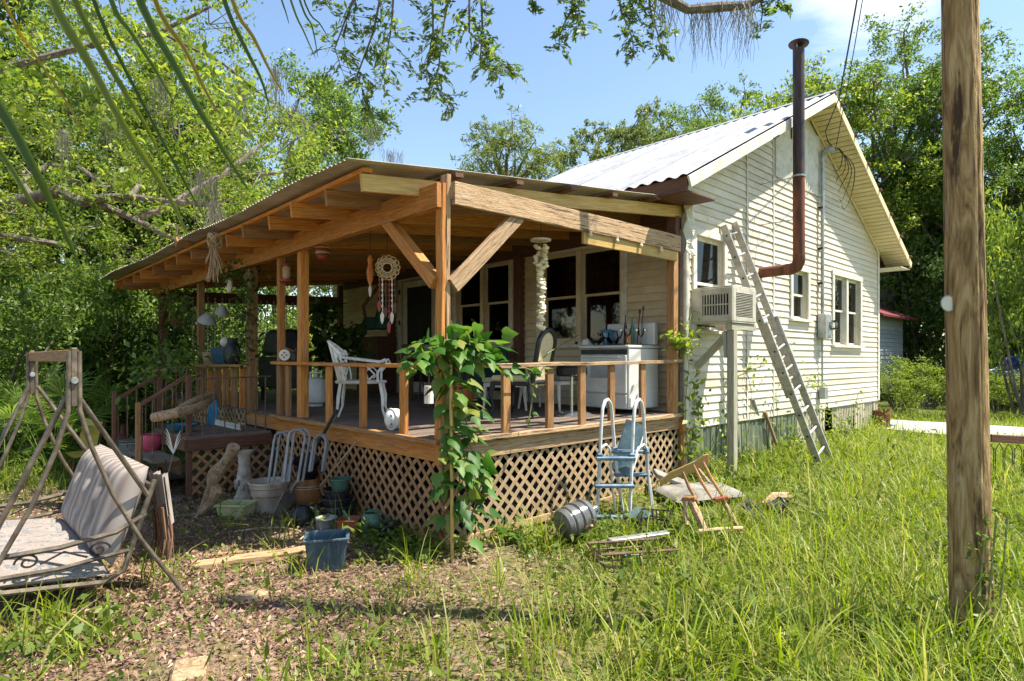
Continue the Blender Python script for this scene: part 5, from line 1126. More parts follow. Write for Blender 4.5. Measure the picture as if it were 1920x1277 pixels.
# tubular chair frames
def hairpin(label, xl, xr, xbl, xbr, ytop, ybot, d_, sk):
    o = thing('tubular_frame', label, 'chair frame', DP((xl + xr) / 2, ybot, d_))
    px_ = [(xbl, ybot, d_ - .14), (xl, ytop + 16, d_), (xl + 3, ytop + 5, d_), (xl + 10, ytop, d_), (xr - 10, ytop, d_), (xr - 3, ytop + 5, d_), (xr, ytop + 16, d_), (xbr, ybot, d_ - .14)]
    for nm, off in (('frame', Vector()), ('second_frame', sk)): MB().tube([DP(*q) + off for q in px_], .0145, 8).obj(nm, 'tube_grey', o, smooth=True)
hairpin('leftmost bent grey tubular chair frame leaning on the lattice', 514, 541, 503, 528, 811, 905, 6.25, CR * .035 + CF * .04)
hairpin('middle bent grey tubular chair frame leaning on the lattice', 541, 572, 532, 558, 806, 905, 6.15, CR * .035 + CF * .04)
hairpin('rightmost bent grey tubular chair frame half behind the dark pole', 588, 612, 580, 604, 816, 885, 6.05, CF * .04 + CR * .006)
# dark pole or shovel leaning on the rail
a, b = on_ground(515, 975), PX(632, 768, -.1); sh = thing('shovel', 'long dark-handled shovel leaning from the ground to the deck', 'shovel', a)
MB().tube([a.lerp(b, .28), b], .017, 8).obj('handle', 'black_iron', sh, smooth=True)
dd = (b - a).normalized(); s_ = dd.cross(Vector((0, 1, 0))).normalized()
bl = [a + s_ * .0, a + dd * .08 + s_ * .06, a + dd * .3 + s_ * .07, a + dd * .36, a + dd * .3 - s_ * .07, a + dd * .08 - s_ * .06]
MB().prism(bl, dd.cross(s_) * .012).tube([a.lerp(b, .25), a.lerp(b, .36)], .022, 8).obj('blade', 'steel', sh)
tag(MB().tube([PX(601, 910, -.25), PX(650, 850, -.15), PX(668, 828, -.06)], .007, 6).obj('bamboo_cane', 'straw'), 'thin straw-coloured cane leaning on the front lattice', 'cane')
# plank, sticks, pavers
a, b = on_ground(368, 1072), on_ground(590, 1042); tag(board('plank', a + Vector((0, 0, .05)), b + Vector((0, 0, .06)), .13, .055, 'wood_grey', None, segs=6, jit=.006, inv=False), 'weathered plank lying on the leaf litter behind the blue planter', 'plank')
st_ = [on_ground(390, 1046), on_ground(450, 1040), on_ground(520, 1040), on_ground(570, 1022)]
tag(MB().tube([p + Vector((0, 0, .03)) for p in st_], [.012, .014, .013, .008], 6).obj('stick', 'wood_grey'), 'thin bent stick lying along the far side of the plank', 'stick')
hs_ = [on_ground(x, y) + Vector((0, 0, .04)) for x, y in ((440, 1003), (480, 997), (530, 995), (562, 1002), (570, 1012), (560, 1020))]
tag(MB().tube(hs_, .008, 6).obj('hose', 'straw'), 'pale looped hose on the leaf litter behind the plank', 'hose')
for k, (x, y, w_, h_, lab) in enumerate(((470, 1125, .2, .12, 'flat grey stone paver on the leaf litter in the foreground'), (355, 1265, .22, .16, 'worn stone paver at the bottom edge in the grass'), (322, 938, .35, .22, 'low wooden block beside the steps'))):
    p = on_ground(x, y); tag(MB().box(p + Vector((0, 0, .022)), (w_, h_, .06), Matrix.Rotation(ANG - .6 + k, 3, 'Z')).obj('paver' if k < 2 else 'block', 'driftwood' if k < 2 else 'wood_deck', bevel=.012), lab, 'paver' if k < 2 else 'block')
# wire garden stake with wing ornament by the steps
g0 = on_ground(295, 965); gs = thing('garden_stake', 'thin wire garden stake with pale feathery ornament near the steps', 'garden stake', g0)
g1 = DP(325, 850, 6.0); MB().tube([g0, g1], .005, 5).obj('rod', 'galv', gs)
for k in range(7): q = g1 + Vector((0, 0, .02 * k)); MB().tube([g1, q + CR * (.04 * (1 if k % 2 else -1)) + Vector((0, 0, .06)), q + CR * (.07 * (1 if k % 2 else -1)) + Vector((0, 0, .12))], [.007, .005, .002], 5).obj('feather', 'bone', gs)
# grey tub with dark pot and red thing, left behind the swing
g = on_ground(243, 865); lathe_thing('grey_tub', 'large round grey tub behind the swing with a dark pot on it', 'tub', g, [(.23, 0), (.27, .3), (.28, .33)], 'tub_grey')
tag(MB().lathe([(.28, .0), (.28, .02), (.05, .03)], (g.x, g.y, g.z + .345), 20).obj('tub_lid', 'tub_grey'), 'flat lid on the round grey tub', 'lid')
lathe_thing('small_black_pot', 'small black pot on the lid of the grey tub', 'pot', (g.x + .08, g.y - .12, g.z + .375), [(.06, 0), (.075, .1), (.08, .11)], 'black_plastic')
tag(MB().lathe([(.1, 0), (.09, .04), (.05, .07), (.045, .15), (.03, .2), (.01, .22)], (g.x - .08, g.y + .05, g.z + .375), 10).obj('figurine', 'red_roof', smooth=True), 'dark red figurine on the lid of the grey tub', 'figurine')
# ochre plastic chair behind the swing
oc = on_ground(175, 905); oh = thing('ochre_chair', 'ochre yellow moulded chair behind the garden swing', 'chair', oc, ANG + R_(150))
V = []; F = []
for i in range(9):
    for j in range(7):
        t = i / 8; s = (j / 6 - .5)
        x = .22 - t * .45 if t < .5 else -.005 - (t - .5) * .2; zz = .36 if t < .5 else .36 + (t - .5) * .85
        V.append((x + .1 * (abs(s) * 2) ** 2 * (t > .5), s * .46, zz + .05 * (abs(s) * 2) ** 2))
for i in range(8):
    for j in range(6): F.append((i * 7 + j, i * 7 + j + 1, i * 7 + j + 8, i * 7 + j + 7))
MB().add(V, F).add([(x - .01, y, z - .012) for x, y, z in V], [tuple(reversed(q)) for q in F]).obj('shell', 'ochre_chair', oh, smooth=True, inv=False)
for sx in (-.15, .18):
    for sy in (-.18, .18): MB().tube([(sx * .8, sy * .8, .36), (sx, sy, 0)], .014, 6).obj('leg', 'wood_dark', oh, inv=False)

# ================================================================ oddments on the right
# pool ladder: two arched rails front and back, blue treads
f0, f1, f2, f3 = G(1120, 985), G(1190, 992), G(1235, 960), G(1160, 945)
pl = thing('pool_ladder', 'blue and white pool ladder standing against the side lattice', 'pool ladder', (1.5, -.55, 0))
U = Vector((CR.x, CR.y, 0)); B0 = G(1119, 984); Wd = .31
Nb = Vector((.987, .134, 0)).normalized()       # towards the back legs
def leg(o0): return [o0 + Nb * a + Vector((0, 0, z)) for a, z in ((0, 0), (.05, .55), (.085, .98), (.11, 1.11), (.16, 1.175), (.21, 1.185), (.26, 1.15), (.295, 1.04), (.31, .9), (.38, .5), (.52, 0))]
for k in (0, 1): MB().tube(leg(B0 + U * Wd * k), .017, 9).obj('arched_rail', 'ladder_white', pl, smooth=True)
for zz in (.08, .37, .63):
    a = B0 + Nb * .09 * zz + Vector((0, 0, zz)); MB().box(a + U * Wd / 2 - Nb * .01, (Wd + .075, .085, .036), frame(U)).obj('tread', 'ladder_blue', pl, bevel=.01)
for zz in (.42, .66):
    a = B0 + Nb * (.50 - .24 * zz) + Vector((0, 0, zz)); MB().box(a + U * Wd / 2, (Wd + .07, .07, .034), frame(U)).obj('tread', 'ladder_blue', pl, bevel=.01)
for k in (0, 1):
    o0 = B0 + U * (Wd * k + (.03 if k else -.03)); MB().tube([o0 + Nb * a + Vector((0, 0, z)) for a, z in ((.05, .63), (.12, .72), (.24, .74), (.32, .68), (.33, .5), (.36, .3), (.42, .05))], .012, 7).obj('side_handle', 'ladder_white', pl, smooth=True)
    MB().box(B0 + U * Wd * k + Nb * .055 + Vector((0, 0, .65)), (.06, .07, .06), frame(U)).obj('joint', 'ladder_blue', pl, bevel=.012)
    MB().box(B0 + U * Wd * k + Nb * .345 + Vector((0, 0, .68)), (.06, .06, .055), frame(U)).obj('joint', 'ladder_blue', pl, bevel=.012)
# blue scoop seat tangled behind the ladder
bs0 = PY(1176, 838, -.3); V = []; F = []
for i in range(10):
    for j in range(6):
        t, s = i / 9, j / 5 - .5; V.append(bs0 + Vector((-.16 + .26 * t, -.04 - .06 * (1 - 4 * s * s), -.25 + .48 * t)) + Vector((.1, -.1, -.08)) * s * 1.3)
for i in range(9):
    for j in range(5): F.append((i * 6 + j, i * 6 + j + 1, i * 6 + j + 7, i * 6 + j + 6))
sl_ = thing('sled', 'blue plastic scoop-shaped slide wedged behind the pool ladder', 'slide', bs0)
MB().add(V, F).add([v + Vector((.0, .012, 0)) for v in V], [tuple(reversed(q)) for q in F]).obj('scoop', 'blue_planter', sl_, smooth=True); MB().tube([V[i * 6 + 5] for i in range(10)], .012, 6).obj('edge', 'ladder_white', sl_)
# steel drum
s0 = on_ground(1082, 1000) + Vector((0, 0, .02)); tl = Matrix.Rotation(R_(62), 3, Vector((CF.x, CF.y, 0)) * -1 + Vector((.3, 0, 0)))
zax = (CR * .75 + CF * .5 + Vector((0, 0, .22))).normalized(); Fd = frame(zax).to_3x3() @ Matrix.Rotation(R_(90), 3, 'Y')
sdm = thing('water_jug', 'dark shiny ribbed round jug lying in weeds below the lattice', 'jug', mw=Matrix.Translation(DP(1080, 972, 5.35)) @ Fd.to_4x4())
MB().lathe([(.02, -.16), (.03, -.17), (.095, -.17), (.125, -.155), (.137, -.12), (.125, -.105), (.125, -.098), (.138, -.085), (.138, -.035), (.125, -.02), (.125, -.012), (.138, 0), (.138, .05), (.125, .065), (.125, .072), (.138, .085), (.125, .13), (.05, .18), (.035, .19), (.035, .23), (.02, .23)], n=28).obj('shell', 'smoky', sdm, smooth=True, inv=False)
a = on_ground(1062, 1012); tag(board('stake', a + Vector((0, 0, .03)), DP(1110, 985, 5.2), .03, .02, 'wood_grey', None, inv=False), 'short broken stake in front of the dark ribbed jug', 'stake')
# broken wooden rocking chair lying back
rc = thing('rocking_chair', 'broken wooden rocking chair collapsed in the grass', 'rocking chair', G(1320, 960))
def gp(px, py, d_): return DP(px, py, d_)
D = 5.55
P0, P1, P2 = gp(1238, 908, D + .35), gp(1292, 868, D + .15), gp(1330, 858, D)
cr = []
for t, w_ in ((0, .03), (.25, .035), (.5, .04), (.75, .05), (.9, .06), (1, .035)):
    c = P0.lerp(P2, t) + Vector((0, 0, .02 * math.sin(t * 6))); cr.append((c, w_))
up_ = Vector((0, 0, 1)); MB().prism([c + up_ * w_ for c, w_ in cr] + [c - up_ * w_ for c, w_ in reversed(cr)], Vector((CF.x, CF.y, .2)) * .03).obj('crest_rail', 'wood_yellow', rc, bevel=.006)
for (xa, ya_, xb2, yb2) in ((1300, 872, 1336, 936), (1318, 866, 1356, 932), (1280, 885, 1310, 945)):
    a, b = gp(xa, ya_, D), gp(xb2, yb2, D - .15); MB().tube([a, a.lerp(b, .5) + Vector((.01, .02, 0)), b], [.012, .016, .012], 7).obj('spindle', 'wood_tan', rc, smooth=True)
MB().box(gp(1352, 935, D - .15), (.17, .12, .035), Matrix.Rotation(-.3, 3, 'X') @ Matrix.Rotation(.6, 3, 'Z')).obj('seat_piece', 'red_clay', rc, bevel=.008)
MB().box(gp(1293, 934, D - .1), (.16, .12, .035), Matrix.Rotation(-.2, 3, 'X') @ Matrix.Rotation(.4, 3, 'Z')).obj('seat_piece', 'wood_tan', rc, bevel=.008)
for (xa, ya_, xb2, yb2, r_) in ((1356, 940, 1390, 1000, .024), (1295, 938, 1322, 995, .036), (1283, 940, 1288, 985, .02), (1310, 880, 1330, 905, .014)):
    a, b = gp(xa, ya_, D - .15), gp(xb2, yb2, D - .3); MB().tube([a, a.lerp(b, .4), b], [r_ * .8, r_, r_ * .7], 8).obj('leg', 'driftwood', rc, smooth=True)
MB().tube([gp(1310, 996, 5.2), gp(1350, 992, 5.2), gp(1392, 990, 5.25)], .016, 7).obj('rocker', 'straw', rc, smooth=True)
# old cushion or slab under it
sl = G(1310, 945); cu = cushion('old_mattress', sl + Vector((-.38, .02, .07)), (.9, -.42, .01), (.30, .6, .05), .85, .5, .07, 'slab', [(.3, .5), (.7, .5)], None); tag(cu, 'dirty grey cushion lying under the broken rocking chair', 'cushion')
sl2 = G(1265, 930); tag(MB().box(sl2 + Vector((.1, .1, .16)), (.34, .4, .05), Matrix.Rotation(.7, 3, 'Z') @ Matrix.Rotation(.35, 3, 'X')).obj('grey_board', 'slab', bevel=.01), 'flat grey panel leaning behind the rocking chair legs', 'panel')
# black baskets
def basket(name, label, p, rz, L_, W_, H_, m='black_plastic'):
    o = thing(name, label, 'basket', p, rz); MB().tube([(sx * L_ / 2, sy * W_ / 2, H_) for sx, sy in ((-1, -1), (1, -1), (1, 1), (-1, 1))], .012, 6, closed=True).obj('rim', m, o, inv=False)
    g_ = MB(); n = 9
    for k in range(n):
        t = k / (n - 1) - .5
        for s in (-1, 1):
            g_.tube([(t * L_, s * W_ / 2, H_), (t * L_ * .85, s * W_ * .42, 0)], .005, 4); g_.tube([(s * L_ / 2, t * W_, H_), (s * L_ * .42, t * W_ * .85, 0)], .005, 4)
        g_.tube([(t * L_ * .85, -W_ * .42, 0), (t * L_ * .85, W_ * .42, 0)], .005, 4)
    for z in (.33, .66):
        k = .85 + .15 * z; g_.tube([(sx * L_ / 2 * k, sy * W_ / 2 * k, H_ * z) for sx, sy in ((-1, -1), (1, -1), (1, 1), (-1, 1))], .005, 4, closed=True)
    g_.obj('mesh_sides', m, o, inv=False); return o
p = on_ground(1228, 1000); basket('black_basket', 'black plastic mesh basket beside the foot of the pool ladder', p, .5, .34, .26, .18)
tag(MB().box(p + Vector((.06, .22, .12)), (.36, .16, .05), Matrix.Rotation(.2, 3, 'Z') @ Matrix.Rotation(.25, 3, 'X')).obj('slate_tile', 'blue_planter', bevel=.01), 'dark slate-coloured slab behind the black mesh basket', 'slab')
p = on_ground(1185, 1058); o = basket('wire_cage', 'long galvanised wire cage lying in the grass near the dark ribbed jug', p, -.55, .62, .3, .15, 'iron_brown')
tag(MB().box(p + Vector((-.05, -.04, .06)), (.16, .05, .12), Matrix.Rotation(-.55, 3, 'Z')).obj('plastic_crate_end', 'green_plastic', bevel=.008), 'small dark green panel standing in front of the wire cage', 'panel')
tag(board('pale_board', p + Vector((.0, .22, .15)), p + Vector((.5, .0, .16)), .08, .02, 'galv', None, inv=False), 'pale blue-grey board lying across the wire cage', 'board')
bt = on_ground(1408, 975); tray('black_tray', 'black plastic tray tipped up in the grass right of the rocking chair', 'tray', bt + Vector((0, 0, .05)), .3, .26, .18, .3, .22, .07, 'black_plastic', tilt=Matrix.Rotation(.7, 3, 'X'))
lathe_thing('black_bucket', 'small black bucket lying on its side beside the black tray', 'bucket', on_ground(1440, 968) + Vector((0, 0, .08)), [(.06, 0), (.08, .14), (.085, .15)], 'black_plastic', tilt=Matrix.Rotation(1.4, 3, Vector((.6, .8, 0))))
a = on_ground(1432, 955); tag(MB().tube([a + Vector((-.02, 0, .06)), a + Vector((.12, -.05, .13)), a + Vector((.26, -.13, .12)), a + Vector((.36, -.2, .03))], [.03, .045, .045, .02], 7).obj('bark_piece', 'driftwood', smooth=True), 'curved strip of bark arching over the black bucket', 'bark')

# ================================================================ right background
shd = thing('shed', 'small pale clapboard shed with red roof behind the house corner', 'shed', DP(1660, 725, 20))
c0 = DP(1598, 725, 20); 
X0s, X1s, Y0s, Y1s = c0.x - .2, c0.x + 3.2, c0.y - .62, c0.y + 2.5; zb, ztp = .45, 2.95
shb = MB().box(((X0s + X1s) / 2, (Y0s + Y1s) / 2, (zb + ztp) / 2), (X1s - X0s - .04, Y1s - Y0s - .04, ztp - zb)).obj('wall', 'shed_blue', shd)
k = 0
while zb + k * .14 < ztp - .1:
    z = zb + k * .14
    MB().prism([(X0s, Y0s + .0, z), (X0s, Y0s - .0, z + .145), (X0s, Y0s - .022, z)], (X1s - X0s, 0, 0)).prism([(X0s + .0, Y0s, z), (X0s + .0, Y0s, z + .145), (X0s - .022, Y0s, z)], (0, Y1s - Y0s, 0)).obj('siding_plank', 'shed_blue', shb); k += 1
for s in (-1, 1): MB().prism([(X0s - .4, (Y0s + Y1s) / 2, ztp + .85), (X0s - .4, (Y0s + Y1s) / 2 + s * 2.0, ztp - .05), (X0s - .4, (Y0s + Y1s) / 2 + s * 2.0, ztp + .02), (X0s - .4, (Y0s + Y1s) / 2, ztp + .92)], (X1s - X0s + .8, 0, 0)).obj('roof_slope', 'red_roof', shd)
MB().prism([(X0s - .01, Y0s, ztp), (X0s - .01, Y1s, ztp), (X0s - .01, (Y0s + Y1s) / 2, ztp + .8)], (-.03, 0, 0)).obj('gable', 'red_roof', shd)
wd = MB().box((X0s - .03, Y0s + .8, 2.0), (.05, .7, 1.0)).obj('window', 'trim_white', shd); MB().box((X0s - .058, Y0s + .8, 2.0), (.012, .56, .86)).obj('pane', 'dark', wd)
# parked dark blue car, only its tail in the frame
cb0 = DP(1975, 768, 17.5)
car = thing('parked_car', 'dark blue parked car at the right edge under the trees', 'car', (cb0.x, cb0.y, gz(cb0.x, cb0.y)), ANG - R_(72))
prof = [(-2.1, .35), (-2.15, .7), (-1.9, .95), (-1.1, 1.0), (-.6, 1.38), (.7, 1.4), (1.3, 1.0), (2.0, .85), (2.15, .6), (2.1, .35)]
V = []
for sy, k in ((-1, 1), (1, 1)): V += [(x, sy * (.85 - .15 * max(0, z - .95)), z) for x, z in prof]
n = len(prof); bodyf = [tuple(range(n)), tuple(reversed(range(n, 2 * n)))] + [(i, (i + 1) % n, n + (i + 1) % n, n + i) for i in range(n)]
bd_ = MB().add(V, bodyf).obj('body', 'car_blue', car, bevel=.05, smooth=True, inv=False)
for sy in (-1, 1): MB().prism([(-.95, sy * .80, 1.02), (-.55, sy * .78, 1.32), (.62, sy * .78, 1.33), (1.1, sy * .8, 1.02)], (0, sy * .02, 0)).obj('side_window', 'dark', car, inv=False)
for sx in (-1.35, 1.35):
    for sy in (-1, 1):
        w_ = MB().lathe([(.1, -.1), (.31, -.1), (.33, -.05), (.33, .05), (.31, .1), (.1, .1)], (sx, sy * .76, .33), 20, m=Matrix.Rotation(R_(90), 3, 'X')).obj('wheel', 'black_plastic', car, smooth=True, inv=False); MB().lathe([(.02, -.11), (.19, -.105), (.19, .105), (.02, .11)], (sx, sy * .76, .33), 14, m=Matrix.Rotation(R_(90), 3, 'X')).obj('rim', 'steel', w_, inv=False)
for sy in (-.6, .6): MB().box((-2.13, sy, .75), (.05, .3, .14)).obj('tail_light', 'red', car, bevel=.01, inv=False); MB().box((2.1, sy, .68), (.08, .3, .12)).obj('headlight', 'white_enamel', car, bevel=.01, inv=False)
# low wire fence with timber rail right of the pole
wf = thing('wire_fence', 'low black wire border fence with timber rail right of the utility pole', 'fence', G(1890, 880))
p0, p1 = DP(1856, 826, 7.2), DP(2080, 838, 7.4)
board('timber_rail', p0 + Vector((0, 0, .03)), p0.lerp(p1, .38) + Vector((0, 0, .03)), .06, .09, 'wood_dark', wf); MB().tube([p0, p1], .008, 6).obj('top_wire', 'black_iron', wf)
for k in range(14):
    a = p0.lerp(p1, k / 13); g_ = gz(a.x, a.y); u = (p1 - p0).normalized() * .05
    MB().tube([Vector((a.x, a.y, g_)) - u, Vector((a.x, a.y, a.z - .1)) - u, Vector((a.x, a.y, a.z - .03)), Vector((a.x, a.y, a.z - .1)) + u, Vector((a.x, a.y, g_)) + u], .005, 5).obj('wire_hoop', 'black_iron', wf)
tb0 = DP(1657, 770, 13.2); tag(MB().lathe([(.2, 0), (.21, .03), (.05, .05)], (tb0.x, tb0.y, gz(tb0.x, tb0.y) + .02), 16).obj('teal_lid', 'blue_cloth'), 'small teal lid lying on the grass past the house corner', 'lid')
tk = DP(1654, 745, 12.8); lathe_thing('rusty_bin', 'rusty brown bin just past the house corner', 'bin', (tk.x, tk.y, gz(tk.x, tk.y)), [(.14, 0), (.16, .35), (.16, .38)], 'rust')
# ================================================================ trees and shrubs
def RD(r, d, z): v = CAM + CR * r + CF * d; return Vector((v.x, v.y, z))
def PD(px, d): v = CAM + CR * ((px - CX) / FPX * d) + CF * d; return Vector((v.x, v.y, gz(v.x, v.y)))
def limb(a, b, r0, r1, bend, n=6):
    a, b = Vector(a), Vector(b); side = Vector((rnd.uniform(-1, 1), rnd.uniform(-1, 1), rnd.uniform(-.3, .8))) * bend * (b - a).length
    return [a.lerp(b, t) + side * math.sin(math.pi * t) * .6 + Vector((rnd.uniform(-1, 1), rnd.uniform(-1, 1), rnd.uniform(-1, 1))) * (b - a).length * .025 * (0 < t < 1) for t in np.linspace(0, 1, n)], [r0 + (r1 - r0) * t for t in np.linspace(0, 1, n)]
def crownpts(clumps, per, flat=.7, tw=9, spread=.42):
    """leaf positions: twigs inside each clump, leaves round each twig"""
    out = []; tws = []
    for (c, r) in clumps:
        c = np.array(c); k = max(4, int(tw))
        u = unit(rng.normal(size=(k, 3))); rad = r * rng.uniform(.35, 1.0, (k, 1)) ** .6
        tcs = c + u * rad * np.array([1, 1, flat]); tws.append((c, tcs))
        n = int(per * r * r / 1.0) // k + 3
        for tcn in tcs:
            ax = rng.normal(size=3) * .5 + (tcn - c) / max(r, .1); ax /= np.linalg.norm(ax)
            s = rng.uniform(-.5, .5, (n, 1)) * r * .55
            out.append(tcn + ax * s + rng.normal(size=(n, 3)) * r * spread * .36 * np.array([1, 1, flat]))
    return np.concatenate(out), tws
def make_tree(name, H, tr, crown, leaf, lsize, per, nclump=16, csize=(.9, 1.5), trunk_to=.55, bark='bark', seed=0, flat=.7, aspect=.45, trunk_lean=(0, 0)):
    """mesh data for one kind: (wood mesh, crown mesh) round the origin; crown = (cz, rx, rz)"""
    global rnd, rng
    r_s, g_s = rnd, rng; rnd = random.Random(seed); rng = np.random.default_rng(seed)
    cz, rx, rz = crown; clumps = []
    for k in range(nclump):
        u = Vector((rnd.gauss(0, 1), rnd.gauss(0, 1), rnd.gauss(0, 1))).normalized(); rr = rnd.uniform(.35, 1) ** .7
        clumps.append((Vector((u.x * rx * rr, u.y * rx * rr, cz + u.z * rz * rr)), rnd.uniform(*csize)))
    wood = MB(); top = Vector((trunk_lean[0], trunk_lean[1], H * trunk_to))
    p, r_ = limb((0, 0, -.2), top, tr, tr * .6, .04, 8); wood.tube(p, r_, 9)
    for c, r in clumps:
        t = min(.98, max(.35, (c.z - rz * .7) / (H * trunk_to))); a = Vector((0, 0, 0)).lerp(top, t * .95 if c.z < top.z + rz else 1)
        q, rr = limb(a, c, tr * .38, tr * .07, .12, 6); wood.tube(q, rr, 6, cap=False)
    P, tws = crownpts(clumps, per, flat, 13, .30)
    for c, tcs in tws:
        for tcn in tcs[::2]: wood.tube([Vector(c), Vector(tcn)], [tr * .06, tr * .02], 4, cap=False)
    me = wood.mesh('trunk', smooth=True); me.materials.append(MATS[bark])
    cm = leafcloud('crown', P, lsize, leaf, aspect)
    rnd, rng = r_s, g_s
    return me, cm
KINDS = {
 'oak': make_tree('oak', 11, .26, (7.6, 3.6, 3.1), 'leaf_oak', .115, 1150, 28, (1.0, 1.5), .55, 'bark_pale', 3),
 'bright': make_tree('bright', 10, .2, (6.6, 3.3, 3.2), 'leaf_bright', .12, 1050, 26, (.9, 1.4), .6, 'bark_pale', 4),
 'dark': make_tree('dark', 9, .2, (5.4, 3.3, 3.6), 'leaf_dark', .14, 900, 26, (1.1, 1.6), .6, 'bark', 5),
 'far': make_tree('far', 12, .2, (9.2, 2.8, 2.9), 'leaf_far', .17, 800, 26, (.6, 1.05), .75, 'bark_pale', 6),
 'pine': make_tree('pine', 12, .2, (10.0, 2.6, 2.0), 'leaf_pine', .26, 420, 30, (.5, .85), .8, 'bark', 8, flat=.9, aspect=.16),
 'lacy': make_tree('lacy', 12, .24, (8.0, 3.8, 3.9), 'leaf_oak', .11, 1250, 40, (.7, 1.2), .7, 'bark_pale', 9),
}
def plant_tree(kind, name, label, px, d, sc, rz, zs=1.0, cat='tree', group=None):
    p = PD(px, d); o = thing(name, label, cat, group=group, mw=Matrix.Translation(p) @ Matrix.Rotation(rz, 4, 'Z') @ Matrix.Diagonal((sc, sc, sc * zs, 1)))
    w, c = KINDS[kind]; link('trunk', w, None, o, False); link('crown', c, None, o, False); return o
T = [('oak', 'oak_tree', 'broad oak filling the upper left corner behind the palm fronds', 90, 17, 1.15, 0, 1.05),
 ('bright', 'hickory_tree', 'sunlit yellow-green tree behind the left end of the porch roof', 330, 18, 1.05, 1, 1.05),
 ('oak', 'oak_tree', 'oak whose rounded top stands just left of the sky gap', 520, 20, 1.05, 2.2, 1.0),
 ('bright', 'hickory_tree', 'pale tree showing right behind the peak of the porch roof', 640, 27, .85, 4, 1.0),
 ('dark', 'evergreen_tree', 'dark evergreen at the far left behind the swing', -60, 14, 1.0, 3, 1.0),
 ('dark', 'evergreen_tree', 'dark evergreen seen between the posts at the far porch end', 330, 21, 1.0, .5, .95),
 ('pine', 'pine_tree', 'wispy light green tree standing alone above the porch roof', 950, 31, 1.32, 1.0, .84),
 ('far', 'distant_tree', 'distant rounded tree between the wispy tree and the house roof', 1140, 37, 1.2, 2.0, 1.1),
 ('far', 'distant_tree', 'distant treetop peeping over the middle of the house roof', 1262, 40, 1.2, 5, 1.2),
 ('lacy', 'cedar_tree', 'bluish lacy tree left of the stovepipe behind the ridge', 1352, 30, 1.15, .3, 1.06),
 ('bright', 'hickory_tree', 'tall yellow-green tree rising directly behind the stovepipe', 1500, 24, 1.2, 2.6, 1.08),
 ('lacy', 'oak_tree', 'tallest tree behind the gable peak right of the stovepipe', 1670, 24, 1.2, 1.8, 1.0),
 ('oak', 'oak_tree', 'broad tree behind the utility pole', 1815, 23, 1.08, 5, 1.05),
 ('lacy', 'oak_tree', 'lacy tree filling the right edge beyond the utility pole', 1950, 22, .9, 3.3, 1.0),
 ('dark', 'evergreen_tree', 'dark tree behind the little shed', 1712, 29, 1.05, 2.4, 1.0),
 ('dark', 'evergreen_tree', 'dark tree behind the parked car at the right edge', 1905, 25, .95, 4.4, 1.0)]
for k, a in enumerate(T): plant_tree(*a)
# the far wood closing the horizon: one mass, nobody could count it
P = []
for k in range(420):
    a = rng.uniform(-1.15, 1.15); d = rng.uniform(34, 52); r = math.tan(a) * d if abs(a) < 1.0 else math.copysign(math.tan(1.0) * d, a)
    c = RD(r, d, rng.uniform(.8, 7.5) * (1 if abs(r / d) > .35 else .62)); P.append(np.array(c) + rng.normal(size=(110, 3)) * np.array([1.5, 1.5, 1.1]))
o = link('far_wood', leafcloud('far_wood', np.concatenate(P), .42, 'leaf_dark', .5), None); tag(o, 'dark mass of distant woodland behind the house and yard', 'woodland', kind='stuff')
# shrubs
SHM = []
for s_, m_, ls in ((21, 'leaf_dark', .12), (22, 'leaf_oak', .11), (23, 'leaf_bright', .10)):
    rng2, rnd2 = rng, rnd; rng = np.random.default_rng(s_); rnd = random.Random(s_)
    cl = [((rnd.uniform(-1, 1), rnd.uniform(-1, 1), rnd.uniform(.35, 2.3)), rnd.uniform(.45, .8)) for _ in range(16)]
    P_, tws = crownpts(cl, 1150, .8); w_ = MB()
    for c, r in cl: q, rr = limb((rnd.uniform(-.2, .2), rnd.uniform(-.2, .2), -.1), c, .035, .01, .1, 5); w_.tube(q, rr, 5, cap=False)
    sm = w_.mesh('stems', smooth=True); sm.materials.append(MATS['bark']); SHM.append((sm, leafcloud('foliage', P_, ls, m_, .36))); rng, rnd = rng2, rnd2
def shrub(k, label, px, d, sc, zs=1.0, name='shrub', group=None):
    p = PD(px, d); o = thing(name, label, 'shrub', group=group, mw=Matrix.Translation(p) @ Matrix.Rotation(rnd.uniform(0, 6.3), 4, 'Z') @ Matrix.Diagonal((sc, sc, sc * zs, 1)))
    link('stems', SHM[k][0], None, o, False); link('foliage', SHM[k][1], None, o, False)
